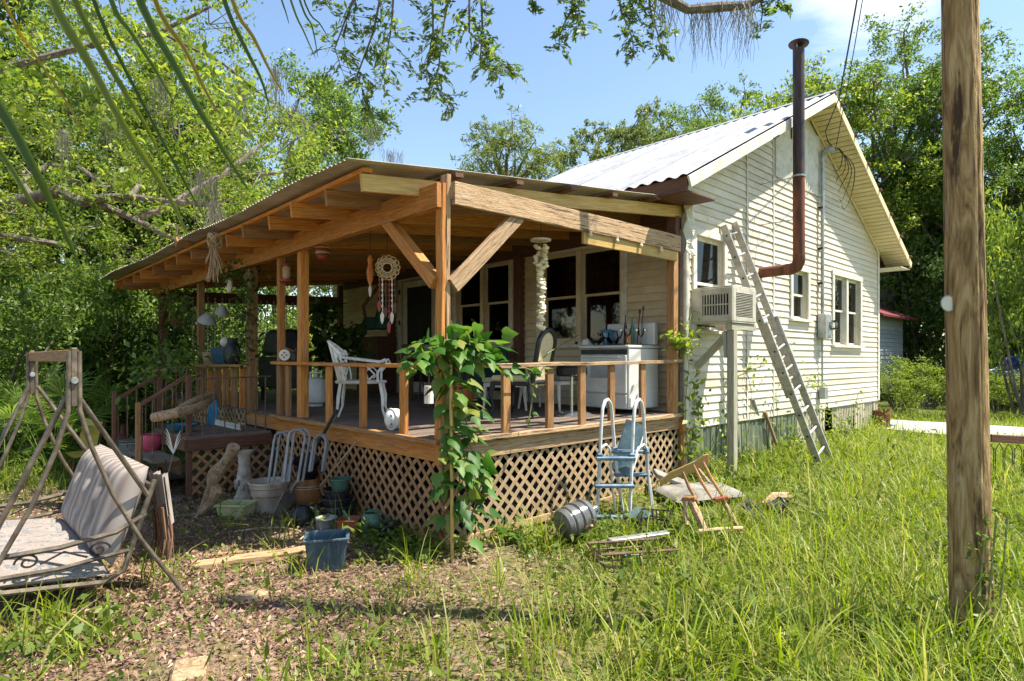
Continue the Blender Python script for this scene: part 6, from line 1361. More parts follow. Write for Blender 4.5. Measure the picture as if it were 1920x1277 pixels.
for a in ((1, 'shrub at the left edge behind the swing frame', -20, 9.5, 1.0, 1.0), (1, 'leafy shrub behind the head of the swing frame', 110, 11.5, 1.1, 1.1), (1, 'mid-green shrub behind the ochre chair', 195, 12.2, 1.15, 1.1),
          (0, 'dark shrub directly left of the porch steps', 262, 12.6, 1.0, 1.15), (1, 'tall mid-green shrub under the far corner of the porch roof', 150, 14.5, 1.5, 1.3), (1, 'green shrub seen through the far end of the porch', 360, 14.5, 1.1, 1.2),
          (1, 'shrub seen between the vine-wrapped post and its neighbour', 440, 16, 1.2, 1.1), (2, 'sunlit shrub seen through the bead curtain', 520, 17, 1.2, 1.1), (1, 'shrub glimpsed behind the dark porch plant', 600, 19, 1.2, 1.0), (2, 'bright shrub at the left edge above the lawn', 20, 15, 1.4, 1.4),
          (2, 'low bright shrub in front of the small shed', 1688, 17, .62, .75), (2, 'bright low shrub left of the utility pole beyond the drive', 1745, 18, .9, .7), (1, 'mid-green bush behind the bright low shrub', 1740, 23, 1.6, 1.3),
          (0, 'dark bush right of the utility pole', 1862, 20, 1.4, 1.3), (2, 'bright bush beside the parked car', 1870, 16.5, .6, .8), (1, 'mid-green bush at the right edge above the car', 1945, 19, 1.5, 1.5), (0, 'dark bush between shed and pole', 1715, 24.5, 1.7, 1.4),
          (2, 'yellow-green bush high on the right edge', 1925, 15, 1.0, 2.6)):
    shrub(*a)
# spiky palmetto clump behind the swing
def palmetto(label, px, d, sc):
    p = PD(px, d); o = thing('palmetto', label, 'palmetto', p); V = []; F = []
    for k in range(16):
        q = rnd.uniform(0, 6.3); el = rnd.uniform(.5, 1.3); L = rnd.uniform(.7, 1.2) * sc
        h = Vector((math.cos(q) * math.cos(el), math.sin(q) * math.cos(el), math.sin(el))); tip = p + h * L; sd_ = Vector((-math.sin(q), math.cos(q), 0)); up_ = h.cross(sd_)
        for j in range(18):
            a = -1.5 + 3 * j / 17; dv = (h * math.cos(a) + sd_ * math.sin(a) + Vector((0, 0, -.15))).normalized(); l2 = .42 * sc * rnd.uniform(.85, 1.1); w_ = (up_.cross(dv)).normalized() * .012 * sc
            b = len(V); V += [tip, tip + dv * l2 * .5 + w_, tip + dv * l2 + Vector((0, 0, -.08)), tip + dv * l2 * .5 - w_]; F.append((b, b + 1, b + 2, b + 3))
        b = len(V); V += [p, p + sd_ * .012, tip + sd_ * .006, tip]; F.append((b, b + 1, b + 2, b + 3))
    link('fronds', npmesh('fronds', np.array([tuple(v) for v in V]), np.array(F), ['leaf_oak']), None, o)
palmetto('spiky palmetto under the top bar of the swing', 95, 8.6, 1.15); palmetto('spiky palmetto at the left edge beside the swing', 10, 8.2, 1.2); palmetto('spiky palmetto between the swing and the porch steps', 215, 10.2, 1.1)
# ---------------------------------------------------------------- the big live oak whose limbs hang over the yard (trunk beyond the left edge)
tk0 = RD(-11.5, 9.5, 0); lo = thing('live_oak', 'spreading live oak whose limbs hang over the roof and yard', 'tree', (tk0.x, tk0.y, gz(tk0.x, tk0.y)))
wood = MB(); p_, r_ = limb(tk0 + Vector((0, 0, -.2)), tk0 + Vector((.3, .2, 4.5)), .5, .38, .05, 7); wood.tube(p_, r_, 12)
fork = tk0 + Vector((.3, .2, 3.6))
low = [fork, DP(-120, 392, 9.2), DP(0, 384, 9.0), DP(60, 372, 9.0), DP(112, 358, 9.0), DP(150, 378, 8.9), DP(190, 372, 8.8), DP(245, 368, 8.8), DP(262, 345, 9.0)]
wood.tube(low, [.22, .12, .10, .09, .09, .08, .065, .05, .03], 9)
for pl_, rs in (([DP(140, 372, 8.9), DP(200, 388, 8.9), DP(250, 410, 9.0), DP(310, 440, 9.0), DP(345, 458, 9.0)], [.06, .05, .045, .04, .02]), ([DP(245, 368, 8.8), DP(330, 378, 8.9), DP(400, 382, 9.2), DP(440, 372, 9.4)], [.045, .035, .025, .012]),
                ([DP(60, 372, 9), DP(40, 340, 9), DP(90, 310, 9.2), DP(150, 315, 9.2), DP(200, 350, 9)], [.06, .05, .045, .04, .02]), ([DP(0, 440, 9.5), DP(40, 448, 9.5), DP(100, 456, 9.6), DP(160, 470, 9.8)], [.06, .055, .04, .015]),
                ([DP(440, 330, 10.5), DP(520, 325, 10.5), DP(560, 312, 10.6)], [.03, .03, .012]), ([DP(250, 410, 9.0), DP(300, 395, 9.2), DP(420, 325, 10), DP(520, 250, 10.8)], [.05, .05, .045, .02]), ([DP(-200, 250, 9.4), DP(0, 130, 9.6), DP(150, 90, 10), DP(300, 60, 10), DP(400, 10, 10)], [.09, .06, .05, .04, .02]),
                ([DP(300, 60, 10), DP(420, 120, 10), DP(520, 200, 10), DP(600, 250, 10.4)], [.03, .025, .02, .01])):
    wood.tube(pl_, rs, 7, cap=False)
high = [fork + Vector((0, 0, .7)), RD(-7, 7.6, 6.6), RD(-4.2, 6.6, 7.0), RD(-2, 6.3, 6.6), RD(-.2, 6.2, 6.0), RD(.9, 6.1, 5.5), DP(1290, 18, 6.1), DP(1340, 14, 6.1), DP(1400, 10, 6.2), DP(1500, -40, 6.2)]
wood.tube(high, [.28, .2, .16, .13, .1, .08, .045, .05, .04, .02], 8)
wood.tube([RD(-4.2, 6.6, 7.0), RD(-2.5, 4.8, 7.2), RD(-.5, 3.4, 7.0), RD(1.4, 2.6, 6.6)], [.05, .04, .03, .012], 7)
# crown clumps over the left part of the sky
cl = []
for k in range(84):
    px, py, d = rng.uniform(-260, 610), rng.uniform(-60, 520), rng.uniform(8.4, 12.5)
    edge = 300 + (655 - px) * (227 / 445)            # keep clear of the porch roof, which this limb passes above
    if px > 180 and py > edge - 60: d = rng.uniform(12.5, 14.5)
    if px > 470 and py < 120 + (px - 470) * .5: continue
    cl.append((DP(px, py, d), rng.uniform(.5, .9)))
for (x_, y_) in ((20, 400), (80, 420), (150, 340), (60, 330), (210, 350), (270, 400), (-30, 350), (330, 420), (120, 440), (180, 425)): cl.append((DP(x_, y_, rng.uniform(8.0, 8.9)), rng.uniform(.28, .42)))
P1, tws = crownpts(cl, 860, .75, 11, .32)
for c, tcs in tws:
    for tcn in tcs[::3]: wood.tube([Vector(c), Vector(tcn)], [.012, .004], 4, cap=False)
link('trunk', (lambda me: (me.materials.append(MATS['bark']), me)[1])(wood.mesh('trunk', smooth=True)), None, lo)
nf = [(DP(rng.uniform(-40, 430), rng.uniform(40, 330), rng.uniform(6.8, 8.0)), rng.uniform(.22, .4)) for _ in range(26)]; nf = [q for q in nf if q[0].z > 3.2]
P3, _t3 = crownpts(nf, 420, .8, 6, .4); link('foliage', leafcloud('foliage', P3, .105, 'leaf_bright', .5), None, lo)
link('crown', leafcloud('crown', P1, .082, 'leaf_bright', .45), None, lo)
# hanging sprays along the top of the picture and unseen leaves dappling the near yard
tw = MB(); SP = []; AX = []
def spray(pts, d, n=5, wid=45, dens=1.0):
    """a drooping twig: pts in photo pixels at distance d, side twigs, leaves along them"""
    main = [DP(x, y, d) for x, y in pts]; tw.tube(main, [.014 - .011 * i / (len(main) - 1) for i in range(len(main))], 5, cap=False)
    L = sum((b - a).length for a, b in zip(main, main[1:])); m_ = int(L / .038 * dens)
    for k in range(m_):
        t = (k + rnd.random()) / m_ * (len(main) - 1); i = min(int(t), len(main) - 2); a = main[i].lerp(main[i + 1], t - i)
        dv = CR * rnd.uniform(-1, 1) + CF * rnd.uniform(-.8, .8) + Vector((0, 0, rnd.uniform(-.9, .25))); dv.normalize(); l2 = wid / FPX * d * rnd.uniform(.35, 1.0)
        b = a + dv * l2; c = b + (dv + Vector((0, 0, -.5))).normalized() * l2 * .35; tw.tube([a, b, c], [.004, .003, .0015], 3, cap=False)
        for j in range(rnd.randint(9, 17)):
            f = rnd.uniform(.2, 1); q = a.lerp(b, f * 1.3) if f < .77 else b.lerp(c, (f - .77) / .23); SP.append(q + Vector((rnd.gauss(0, .02), rnd.gauss(0, .02), rnd.gauss(0, .02)))); AX.append(dv)
for pts, d, wid in (([(690, -60), (650, 30), (628, 90), (640, 130)], 6.2, 60), ([(720, -40), (700, 60), (670, 140), (690, 200), (728, 232)], 6.3, 42), ([(740, -60), (735, 40), (725, 110), (712, 170)], 6.1, 50),
                    ([(810, -60), (812, 60), (800, 130), (848, 205)], 6.2, 38), ([(850, -60), (830, 60), (822, 130), (800, 190)], 6.4, 40), ([(880, -60), (880, 60), (930, 110), (970, 140)], 6.0, 40), ([(900, -60), (905, 60), (900, 110), (940, 150)], 6.2, 35), ([(990, -40), (1000, 8), (1004, 18)], 6.2, 14),
                    ([(1060, -60), (1075, 10), (1050, 60), (1048, 92)], 6.2, 30), ([(1090, -50), (1085, 20), (1100, 60)], 6.3, 30), ([(1150, -60), (1165, 20), (1185, 70), (1190, 108)], 6.1, 34), ([(1210, -60), (1220, 20), (1235, 70), (1240, 98)], 6.2, 28), ([(1190, -60), (1180, 0), (1200, 40)], 6.2, 40),
                    ([(1420, -30), (1430, 20), (1425, 60)], 6.2, 26), ([(1450, -40), (1460, 5), (1475, 22)], 6.2, 26), ([(600, -60), (600, -10), (620, 20)], 6.2, 30)):
    spray(pts, d, wid=wid)
spn = [tuple(v) for v in SP]
link('twigs', (lambda me: (me.materials.append(MATS['bark']), me)[1])(tw.mesh('twigs')), None, lo)
link('hanging_foliage', leafcloud('hanging_foliage', np.array(spn), .07, 'leaf_oak', .36, axis=np.array([tuple(v) for v in AX])), None, lo)
cl = [((RD(rng.uniform(-1.6, 3.6), rng.uniform(.8, 3.6), rng.uniform(6.0, 7.8))), rng.uniform(.3, .6)) for k in range(40)]  # clumps out of view, added to cast dappled shade on the yard
P2, _t = crownpts(cl, 480, .7); link('shade_foliage', leafcloud('shade_foliage', P2, .07, 'leaf_oak', .4), None, lo)
# spanish moss: fine grey strands
def moss(parent, tops, n, L, w, name='moss'):
    V = []; F = []
    for tp in tops:
        for k in range(n):
            a = tp + Vector((rnd.gauss(0, w), rnd.gauss(0, w), rnd.gauss(0, .03))); l = L * rnd.uniform(.3, 1); s = CR * .004; pts = [a]
            for j in range(5): pts.append(pts[-1] + Vector((rnd.gauss(0, .022), rnd.gauss(0, .022), -l / 5)))
            b = len(V)
            for j, q in enumerate(pts): V += [q - s * (1 - j / 7), q + s * (1 - j / 7)]
            for j in range(5): F.append((b + 2 * j, b + 2 * j + 1, b + 2 * j + 3, b + 2 * j + 2))
    link(name, npmesh(name, np.array([tuple(v) for v in V]), np.array(F), ['moss']), None, parent)
moss(lo, [DP(x, y, 6.15) for x, y in ((1305, 15), (1322, 12), (1345, 12), (1378, 10), (1395, 8), (1405, 10), (1240, 0), (1255, -5))], 18, .6, .05)
moss(lo, [DP(x, y, 9.0) for x, y in ((400, 340), (405, 385), (445, 160), (450, 220), (300, 150), (380, 320), (210, 210), (120, 250), (520, 130))], 40, .9, .06)
moss(lo, [DP(x, y, 8.2) for x, y in ((403, 395), (400, 420))], 30, .4, .05)
moss(lo, [DP(x, y, 14) for x, y in ((735, 285), (700, 240), (560, 200))], 50, .7, .12)
# ---------------------------------------------------------------- palm frond hanging in from the upper left
pf = thing('palm_frond', 'large green palm frond hanging into the upper left corner', 'palm frond', DP(100, -260, 2.6))
rc_ = [DP(-500, 120, 2.3), DP(-250, -60, 2.4), DP(0, -190, 2.5), DP(300, -240, 2.6), DP(620, -180, 2.8)]
MB().tube(rc_, [.03, .026, .022, .016, .008], 8).obj('rachis', 'vine_stem', pf, smooth=True)
def blade(p, w, m='palm'):
    """folded leaflet through pixel points (x, y, distance)"""
    q = [DP(*a) for a in p]; n = 14; pts = []
    for i in range(n + 1):                      # Catmull-like resample
        t = i / n * (len(q) - 1); k = min(int(t), len(q) - 2); f = t - k
        p0 = q[max(k - 1, 0)]; p1 = q[k]; p2 = q[k + 1]; p3 = q[min(k + 2, len(q) - 1)]
        pts.append(.5 * ((2 * p1) + (p2 - p0) * f + (2 * p0 - 5 * p1 + 4 * p2 - p3) * f * f + (3 * p1 - p0 - 3 * p2 + p3) * f ** 3))
    V = []; F = []
    for i, c in enumerate(pts):
        t = i / n; d_ = (pts[min(i + 1, n)] - pts[max(i - 1, 0)]).normalized(); s = d_.cross(CF).normalized(); ww = w * (1 - t) ** .55 * (.55 + .45 * min(1, t * 6)) + .0008
        V += [c - s * ww, c + CF * ww * .55, c + s * ww]
    for i in range(n): F += [(3 * i, 3 * i + 1, 3 * i + 4, 3 * i + 3), (3 * i + 1, 3 * i + 2, 3 * i + 5, 3 * i + 4)]
    me = MB().add(V, F).mesh('leaflet'); me.materials.append(MATS[m]); me.polygons.foreach_set('use_smooth', [True] * len(me.polygons)); link('leaflet', me, None, pf)
for p, w, m in (([(20, -210, 2.5), (98, 0, 2.4), (165, 115, 2.4), (233, 237, 2.4), (317, 368, 2.5), (352, 445, 2.5)], .021, 'palm'), ([(60, -225, 2.5), (140, 0, 2.5), (215, 140, 2.5), (270, 230, 2.55), (300, 290, 2.6)], .016, 'palm'), ([(190, -240, 2.6), (262, 0, 2.5), (320, 110, 2.5), (370, 200, 2.5), (430, 300, 2.55), (470, 362, 2.6)], .018, 'palm'),
                ([(225, -240, 2.6), (290, 0, 2.6), (345, 90, 2.6), (385, 170, 2.6), (415, 220, 2.6)], .012, 'palm_yellow'), ([(-330, 10, 2.3), (-140, 20, 2.2), (0, 205, 2.2), (60, 310, 2.2), (105, 400, 2.25), (150, 500, 2.3)], .026, 'palm'), ([(-330, 20, 2.3), (-150, 80, 2.2), (0, 285, 2.25), (50, 365, 2.25), (110, 450, 2.3)], .015, 'palm'),
                ([(350, -240, 2.7), (420, 0, 2.7), (460, 90, 2.7), (490, 150, 2.7), (506, 205, 2.7)], .011, 'palm'), ([(370, -240, 2.7), (435, 0, 2.7), (475, 70, 2.7), (510, 140, 2.7), (535, 180, 2.7)], .010, 'palm_yellow'), ([(140, -230, 2.6), (208, 0, 2.6), (245, 60, 2.6), (290, 130, 2.6), (325, 190, 2.6)], .012, 'palm'),
                ([(480, -220, 2.75), (545, 0, 2.75), (570, 60, 2.75), (592, 110, 2.75)], .005, 'palm'), ([(500, -220, 2.75), (562, 0, 2.75), (585, 50, 2.75), (596, 108, 2.75)], .005, 'palm'), ([(510, -220, 2.75), (570, 0, 2.75), (600, 45, 2.75), (616, 72, 2.75)], .004, 'palm'), ([(460, -220, 2.75), (525, -10, 2.75), (535, 20, 2.75), (542, 45, 2.75)], .004, 'palm'),
                ([(-60, -150, 2.45), (20, 30, 2.5), (70, 110, 2.6), (130, 200, 2.6), (160, 260, 2.6)], .007, 'palm_yellow'), ([(110, -230, 2.55), (175, 0, 2.55), (250, 160, 2.6), (340, 330, 2.6), (390, 420, 2.7)], .009, 'palm')):
    blade(p, w, m)
# ---------------------------------------------------------------- climbing vine on the corner post: each large leaf its own piece
def leafshape(sz):
    out = [(0, 0), (.16, .30), (.34, .34), (.50, .26), (.46, .10), (.60, .02), (.78, .03), (1.0, 0)]
    out = [(0, 0), (-.06, .16), (.05, .32), (.22, .40), (.38, .36), (.48, .24), (.66, .18), (1.0, 0)]
    V = []; F = []
    for x, y in out[:-1]: V.append((x * sz, y * sz, -.14 * sz * x * x - .55 * y * y * sz))
    V.append((sz, 0, -.16 * sz))
    n = len(out)
    for x, y in out[1:-1]: V.append((x * sz, -y * sz, -.14 * sz * x * x - .55 * y * y * sz))
    mid = len(V); V.append((.4 * sz, 0, .03 * sz))
    ring = list(range(0, n)) + list(range(n + len(out) - 3, n - 1, -1))
    for a, b in zip(ring, ring[1:] + ring[:1]): F.append((a, b, mid))
    me = MB().add(V, F).mesh('leaf'); me.materials.append(MATS['leaf_vine']); me.polygons.foreach_set('use_smooth', [True] * len(me.polygons)); return me
def leafmat4(p, out, droop=.5, s=1.0):
    x = (Vector(out) + Vector((rnd.uniform(-.5, .5), rnd.uniform(-.5, .5), rnd.uniform(-.3, .3) - droop))).normalized(); up_ = (Vector(out) * .7 + Vector((0, 0, 1)) + Vector((rnd.uniform(-.4, .4), rnd.uniform(-.4, .4), 0)))
    m = frame(x, up_).to_4x4(); m.translation = p; return m @ Matrix.Scale(s, 4)
LM = leafshape(1.0)
cv = thing('climbing_vine', 'lush broad-leaved green vine smothering the porch corner post', 'vine', (0, -.1, 0))
def vinepath(pts, leaves, size, spread, outv, name='stem'):
    MB().tube(pts, .006, 5).obj(name, 'vine_stem', cv)
    for k in range(leaves):
        t = rnd.random() * (len(pts) - 1); i = min(int(t), len(pts) - 2); a = pts[i].lerp(pts[i + 1], t - i)
        p = a + Vector((rnd.gauss(0, spread), rnd.gauss(0, spread) - .03, rnd.gauss(0, spread * .6)))
        o_ = (p - a).normalized() + Vector(outv); link('leaf', LM, None, cv, True, leafmat4(p, o_, .75, size * rnd.uniform(.6, 1.25)))
vp = lambda L: [PY(x, y, -.15) for x, y in L]
vinepath(vp([(848, 1000), (862, 900), (850, 800), (842, 720), (850, 650)]), 74, .145, .07, (-.3, -.6, 0)); vinepath(vp([(880, 980), (905, 900), (880, 830), (870, 760), (860, 680)]), 66, .14, .07, (.1, -.7, 0))
vinepath(vp([(850, 650), (900, 662), (940, 690), (985, 690), (1010, 700)]), 28, .12, .05, (.3, -.6, .2)); vinepath(vp([(845, 660), (815, 655), (790, 660), (775, 690)]), 50, .135, .08, (-.6, -.5, .1)); vinepath(vp([(830, 640), (870, 642), (905, 655)]), 84, .145, .09, (-.1, -.7, .3))
vinepath(vp([(985, 690), (1000, 735), (990, 800)]), 7, .06, .02, (0, -.7, 0)); vinepath(vp([(870, 660), (850, 720), (832, 780), (825, 860), (835, 920)]), 30, .13, .05, (-.4, -.5, 0)); vinepath(vp([(940, 990), (950, 1000), (958, 1008)]), 9, .11, .05, (.2, -.7, .3))
vinepath([PY(1000, 690, .2), PY(1030, 660, .6), PY(1085, 628, 1.2)], 3, .05, .02, (0, -.5, 0))
tag(board('garden_stake', (-.10, -.24, -.02), (-.085, -.2, 1.55), .022, .022, 'wood_yellow', None, up=(0, 1, 0), inv=False), 'tall thin pale wooden stake beside the porch corner vine', 'stake')
# smaller vines: porch post, house corner, gable wall, utility pole, landing
def vine(name, label, paths, m, size, n, spread, loc, stem='vine_stem', per=None):
    o = thing(name, label, 'vine', loc); s = MB(); P_ = []
    for pts in paths:
        s.tube(pts, .005, 4, cap=False)
        for k in range(n):
            t = rnd.random() * (len(pts) - 1); i = min(int(t), len(pts) - 2); P_.append(tuple(pts[i].lerp(pts[i + 1], t - i) + Vector((rnd.gauss(0, spread), rnd.gauss(0, spread), rnd.gauss(0, spread)))))
    s.obj('stems', stem, o); link('foliage', leafcloud('foliage', np.array(P_), size, m, .5), None, o)
vine('post_vine', 'leafy vine wrapped round the middle porch post', [[Vector((.02 + .09 * math.cos(t * 5), 4.13 + .09 * math.sin(t * 5), DZ + .55 + t * 1.4)) for t in np.linspace(0, 1.0, 9)], [Vector((-.06, 4.2, 2.75)), Vector((-.05, 4.6, 2.8)), Vector((-.05, 5.1, 2.78))], [Vector((0, 4.1, 2.7)), Vector((-.1, 4.0, 2.2)), Vector((-.05, 4.15, 1.6))]], 'leaf_dark', .09, 190, .085, (.02, 4.13, DZ))
vine('porch_creeper', 'trailing creeper over the far porch railing', [[Vector((0, 6.2, 1.5)), Vector((-.3, 5.6, 1.62)), Vector((-.9, 4.8, 1.62)), Vector((-1.3, 4.7, 1.25))], [Vector((0, 7.8, 2.6)), Vector((0, 7.2, 2.5)), Vector((0, 6.6, 2.3))], [Vector((0, 8.2, 2.2)), Vector((-.1, 8.1, 1.6)), Vector((-.3, 7.2, 1.5)), Vector((-.1, 6.3, 1.5))]], 'leaf_oak', .10, 320, .17, (0, 6.2, 1.5))
gwp = lambda L, y=-.05: [PY(a, b, y) for a, b in L]
vine('corner_creeper', 'bright green creeper climbing the house corner beside the porch', [gwp([(1290, 860), (1284, 760), (1292, 690), (1285, 640), (1296, 590)], -.12), gwp([(1292, 650), (1275, 640), (1262, 632)], -.15), gwp([(1300, 860), (1310, 780), (1300, 720)], -.08)], 'leaf_bright', .10, 85, .075, (3.8, -.05, .2))
vine('wall_creeper', 'sparse creeper spread over the clapboards below the air conditioner', [gwp([(1345, 850), (1352, 760), (1380, 700), (1400, 690)]), gwp([(1400, 830), (1410, 740), (1400, 690), (1440, 675)]), gwp([(1460, 820), (1455, 740), (1470, 690), (1490, 660)]), gwp([(1520, 800), (1500, 750), (1520, 710), (1545, 730)])], 'leaf_bright', .08, 60, .09, (5, -.05, .3))
vine('skirting_weed', 'leggy weed leaning out from the skirting right of the ladder', [gwp([(1575, 790), (1560, 770), (1535, 765), (1510, 772)], -.15), gwp([(1575, 800), (1600, 770), (1610, 735)], -.1)], 'weed', .09, 30, .06, (8.5, -.1, .2))
pole_pts = [[pb + Vector((-.13 * CF.x + .14 * math.sin(q) * CR.x, -.13 * CF.y + .14 * math.sin(q) * CR.y, z)) for z, q in zip(np.linspace(0, .7, 7), np.linspace(a, a + .5, 7))] for a in (-.6, -.2, .3)]
vine('pole_creeper', 'small-leaved creeper climbing the foot of the utility pole', pole_pts + [[G(1760, 1120) + Vector((0, 0, .1)), G(1765, 1090) + Vector((0, 0, .35)), pb + Vector((-.1, .1, .55))]], 'weed', .04, 70, .04, pb)
# dark potted plant on the porch
pp_ = lathe_thing('potted_plant', 'dark bushy potted plant at the back of the porch', 'potted plant', (1.85, 5.45, DZ), [(.14, 0), (.2, .25), (.21, .3)], 'black_plastic')
s_ = MB(); P_ = []
for k in range(16):
    q = rnd.uniform(0, 6.3); e = Vector((1.85 + .4 * math.cos(q) * rnd.random(), 5.45 + .4 * math.sin(q) * rnd.random(), DZ + rnd.uniform(.5, 1.55))); s_.tube([(1.85, 5.45, DZ + .2), e], .008, 4, cap=False); P_ += [tuple(e + Vector((rnd.gauss(0, .1), rnd.gauss(0, .1), rnd.gauss(0, .09)))) for _ in range(40)]
s_.obj('stems', 'vine_stem', pp_); link('foliage', leafcloud('foliage', np.array(P_), .17, 'leaf_dark', .6), None, pp_)
P_ = [tuple(bd + Vector((rnd.gauss(0, .13), rnd.gauss(0, .13), rnd.gauss(.05, .12)))) for _ in range(130)]; link('foliage', leafcloud('foliage', np.array(P_), .08, 'leaf_oak'), None, bk_)

# ================================================================ grass, weeds and leaf litter
def inhouse(x, y): return ((x > -.02) & (x < 11.6) & (y > -.02) & (y < 9.2)) | ((x > -1.55) & (x < 0) & (y > 3.4) & (y < 4.8))
gzv = np.vectorize(gz)
def field(n, dmin, dmax, power=1.0, fan=1.06):
    d = dmin + (dmax - dmin) * rng.random(n) ** power; r = rng.uniform(-fan, fan, n) * (d + .3)
    x = CAM.x + CR.x * r + CF.x * d; y = CAM.y + CR.y * r + CF.y * d; return x, y, d
def noise2(x, y, s): return .5 + .25 * (np.sin(x * s + 1.3 * np.sin(y * s * .7)) + np.sin(y * s * 1.3 + 1.7 * np.sin(x * s * .9 + 2)))
def lush(x, y):
    s = x - y + (noise2(x, y, 2.1) - .5) * 1.5 + (noise2(x, y, 6.3) - .5) * .8
    a = np.clip((s + 1.15) / 3.1, 0, 1); b = np.clip((y - 4.2) / 1.5, 0, 1) * (x < -.9); return np.maximum(a, b * .8)
def offdrive(x, y):
    m_ = (x > 10.9) & (y > -12) ; a0, a1 = PZ(1450, 772, .2), PZ(2300, 823, .2); b0, b1 = PZ(1450, 787, .2), PZ(2300, 850, .2)
    def side(p, q): return (q.x - p.x) * (y - p.y) - (q.y - p.y) * (x - p.x)
    return ~((side(a0, a1) * side(b0, b1) < 0))
def blades(name, x, y, L, W, m, bend=.6, label=None, lean=None):
    n = len(x); base = np.stack([x, y, gzv(x, y) - .01], 1); q = rng.uniform(0, 2 * np.pi, n); h = np.stack([np.cos(q), np.sin(q), np.zeros(n)], 1); s = np.stack([-np.sin(q + rng.normal(0, .6, n)), np.cos(q), np.zeros(n)], 1); s = unit(s)
    bd_ = rng.uniform(.1, 1, n)[:, None] * bend; L = L[:, None]; W = W[:, None]; up_ = np.array([0, 0, 1.0])
    def pt(t): return base + (up_ * (t - .45 * bd_ * t * t * 1.0) + h * bd_ * (t ** 1.8) * 1.0) * L
    a, b, c, dd = pt(0), pt(.4), pt(.75), pt(1.0)
    V = np.stack([a - s * W, a + s * W, b - s * W * .9, b + s * W * .9, c - s * W * .6, c + s * W * .6, dd - s * W * .05, dd + s * W * .05], 1).reshape(-1, 3)
    k = np.arange(n)[:, None] * 8; F = np.concatenate([k + np.array([0, 1, 3, 2]), k + np.array([2, 3, 5, 4]), k + np.array([4, 5, 7, 6])], 1).reshape(-1, 4)
    me = npmesh(name, V, F, [m]); o = link(name, me, None); tag(o, label, 'grass', kind='stuff'); return o
x, y, d = field(150000, 1.5, 15.5, .75); l_ = lush(x, y); ok = (rng.random(len(x)) < .07 + .93 * l_ ** 1.2 * np.clip(.45 + .8 * noise2(x, y, 3.3), 0, 1)) & ~inhouse(x, y) & offdrive(x, y) & ~((np.hypot(x - 2.35, (y + .75) * 1.4) < .75) & (rng.random(len(x)) < .75)) & ~((x > -.5) & (x < 3.2) & (y > -.5) & (y < 0) & (rng.random(len(x)) < .5))
x, y, l_ = x[ok], y[ok], l_[ok]; d = d[ok]
L = rng.gamma(2.6, .046, len(x)) * (.45 + .8 * l_) * (.45 + .75 * noise2(x, y, 1.4) + .35 * noise2(x, y, 4.9)) + .02; W = rng.uniform(.0014, .0042, len(x)) * (1 + .05 * d)
blades('grass', x, y, L, W, 'grass', 1.25, 'bright green grass covering the yard')
# tall coarse clumps
cx, cy, d = field(420, 1.6, 10, .8); l_ = lush(cx, cy); ok = (rng.random(len(cx)) < .08 + .85 * l_) & ~inhouse(cx, cy) & offdrive(cx, cy); cx, cy, d = cx[ok], cy[ok], d[ok]
xs, ys = [], []
for a, b in zip(cx, cy):
    n = rng.integers(8, 26); xs.append(a + rng.normal(0, .06, n)); ys.append(b + rng.normal(0, .06, n))
for px, py, n in ((1000, 1250, 40), (1060, 1200, 40), (1180, 1260, 50), (1500, 1260, 60), (1600, 1180, 50), (1730, 1250, 50), (1880, 1230, 50), (1180, 1020, 18), (1420, 1060, 16), (1560, 1100, 30), (640, 1265, 14), (290, 1100, 16), (320, 1090, 10), (60, 1180, 26), (150, 1240, 20), (20, 1230, 20), (920, 1150, 14), (1290, 1200, 40), (1700, 1100, 30), (1900, 1080, 40), (1400, 1240, 50), (1300, 1270, 40)):
    p = G(px, py); xs.append(p.x + rng.normal(0, .09, n)); ys.append(p.y + rng.normal(0, .09, n))
x, y = np.concatenate(xs), np.concatenate(ys); ok = ~inhouse(x, y); x, y = x[ok], y[ok]
blades('tall_grass', x, y, rng.uniform(.16, .48, len(x)), rng.uniform(.003, .0075, len(x)), 'grass', .95, 'tall coarse grass blades rising from the lawn')
x, y, d = field(42000, 1.5, 10, .8); l_ = lush(x, y); ok = (rng.random(len(x)) < .38 - .1 * l_) & offdrive(x, y) & ~inhouse(x, y); x, y = x[ok], y[ok]
blades('dry_grass', x, y, rng.uniform(.04, .16, len(x)), rng.uniform(.001, .0022, len(x)), 'dry_grass', 1.3, 'thin dry straw-coloured grass among the leaf litter')
# broad-leaved weeds
x, y, d = field(130000, 1.5, 12, .8); l_ = lush(x, y); nz_ = noise2(x, y, 3.7); ok = (rng.random(len(x)) < np.clip(.3 + .5 * l_, 0, 1) * np.clip(nz_ * 2 - .4, 0, 1)) & ~inhouse(x, y) & offdrive(x, y); x, y = x[ok], y[ok]
P_ = np.stack([x, y, gzv(x, y) + rng.gamma(2, .02, len(x)) + .01], 1); o = link('ground_cover', leafcloud('ground_cover', P_, .042, 'weed', .55, up=.8), None); tag(o, 'low broad-leaved weeds among the grass', 'weeds', kind='stuff')
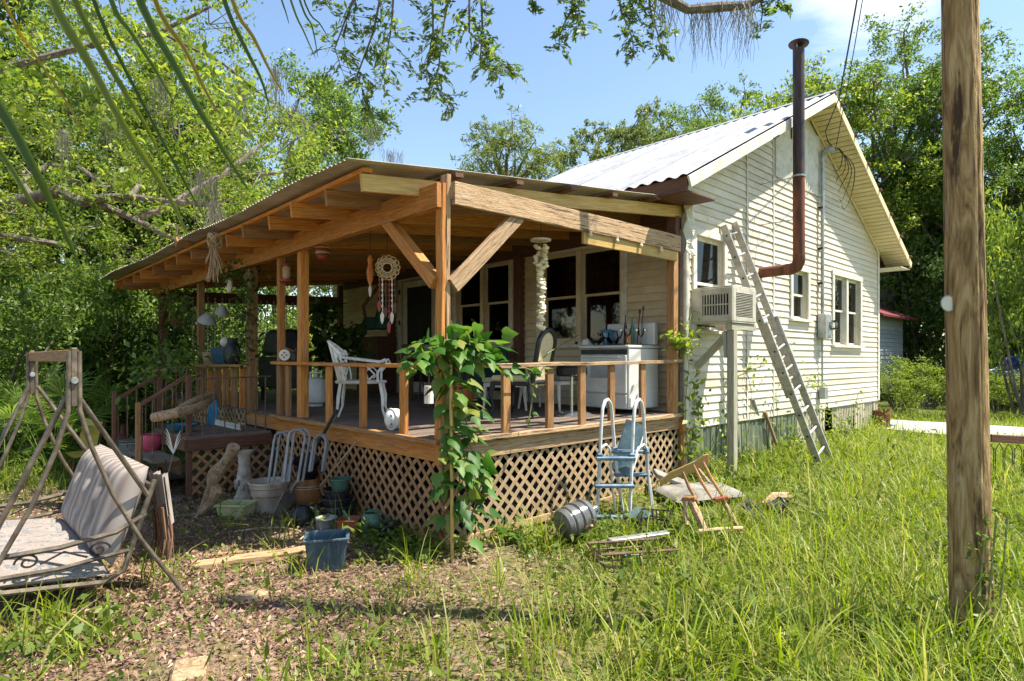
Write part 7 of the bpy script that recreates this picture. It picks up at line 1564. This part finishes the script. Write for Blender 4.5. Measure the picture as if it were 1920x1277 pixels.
# weeds hugging the foot of the porch and skirting
P_ = []
for px, py, n, r_ in ((700, 1015, 160, .14), (740, 1020, 200, .16), (770, 1045, 200, .16), (600, 985, 70, .08), (800, 1030, 160, .14), (960, 1010, 160, .13), (1110, 1015, 200, .16), (1160, 1010, 160, .14), (1400, 905, 260, .25), (1440, 880, 260, .3), (1290, 900, 160, .18), (1010, 1030, 130, .12), (1330, 910, 160, .2), (1500, 850, 240, .3), (20, 900, 260, .35), (100, 880, 260, .35), (180, 1190, 160, .2), (90, 1230, 200, .22), (30, 800, 300, .4), (250, 905, 100, .14), (1250, 1010, 120, .12)):
    p = G(px, py); P_ += [(p.x + rng.normal(0, r_), p.y + rng.normal(0, r_ * .8), p.z + abs(rng.normal(.05, .06))) for _ in range(n)]
P_ = np.array(P_); P_ = P_[~inhouse(P_[:, 0], P_[:, 1])]; o = link('weed_clumps', leafcloud('weed_clumps', P_, .07, 'weed', .5, up=.5), None); tag(o, 'leafy weed clumps at the foot of the porch and house', 'weeds', kind='stuff')
x, y, d = field(16000, 1.6, 12, .8); l_ = lush(x, y); ok = (rng.random(len(x)) < .15 + .8 * l_) & (noise2(x, y, 2.3) > .5) & ~inhouse(x, y) & offdrive(x, y); x, y = x[ok], y[ok]
P_ = np.stack([x, y, gzv(x, y) + rng.gamma(2.5, .03, len(x)) + .02], 1); ax = rng.normal(size=(len(x), 3)) * .6; ax[:, 2] += .7
o = link('broad_weeds', leafcloud('broad_weeds', P_, .10, 'weed', .26, up=.2, axis=ax, fold=.1), None); tag(o, 'broad upright weed leaves mixed into the lawn', 'weeds', kind='stuff')
xw = rng.uniform(3.9, 11.3, 1500); P_ = np.stack([xw, -np.abs(rng.normal(.12, .12, 1500)), gzv(xw, xw * 0) + np.abs(rng.normal(0, .2, 1500)) * (noise2(xw, xw * 0, 3.1) > .45)], 1)
o = link('wall_weeds', leafcloud('wall_weeds', P_, .075, 'leaf_bright', .4, up=.3), None); tag(o, 'leafy weeds growing along the foot of the gable wall', 'weeds', kind='stuff')
# leaf litter: dry brown leaves
x, y, d = field(135000, 1.4, 9.5, .85); l_ = lush(x, y); ok = (rng.random(len(x)) < np.clip(1.1 - 1.25 * l_, .06, 1) * np.clip(.35 + noise2(x, y, 2.9), .2, 1)) & ~((x > .0) & (y > 0)); x, y = x[ok], y[ok]
P_ = np.stack([x, y, gzv(x, y) + rng.uniform(.004, .035, len(x))], 1); ax = rng.normal(size=(len(x), 3)); ax[:, 2] *= .25
tgm = MB()
for k in range(170):
    d_ = 1.6 + 5.5 * rnd.random(); w_ = CAM + CR * (d_ * rnd.uniform(-.85, .15)) + CF * d_
    if (w_.x > -.1 and w_.y > -.1) or w_.x - w_.y > 1.4: continue
    q = rnd.uniform(0, 6.3); l_ = rnd.uniform(.05, .2); e_ = Vector((math.cos(q), math.sin(q), 0)) * l_; b_ = Vector((w_.x, w_.y, gz(w_.x, w_.y) + .02)); tgm.tube([b_, b_ + e_ + Vector((0, 0, rnd.uniform(0, .02))), b_ + e_ * 1.9 + Vector((rnd.uniform(-.03, .03), rnd.uniform(-.03, .03), .01))], [.004, .0035, .0015], 4)
tag(tgm.obj('fallen_twigs', 'bark_pale'), 'small dry twigs scattered over the leaf litter', 'twigs', kind='stuff')
o = link('leaf_litter', leafcloud('leaf_litter', P_, .043, 'litter', .36, up=.6, axis=unit(ax) * 1.5, fold=.24), None); tag(o, 'dry brown fallen leaves covering the ground before the porch', 'leaf litter', kind='stuff')
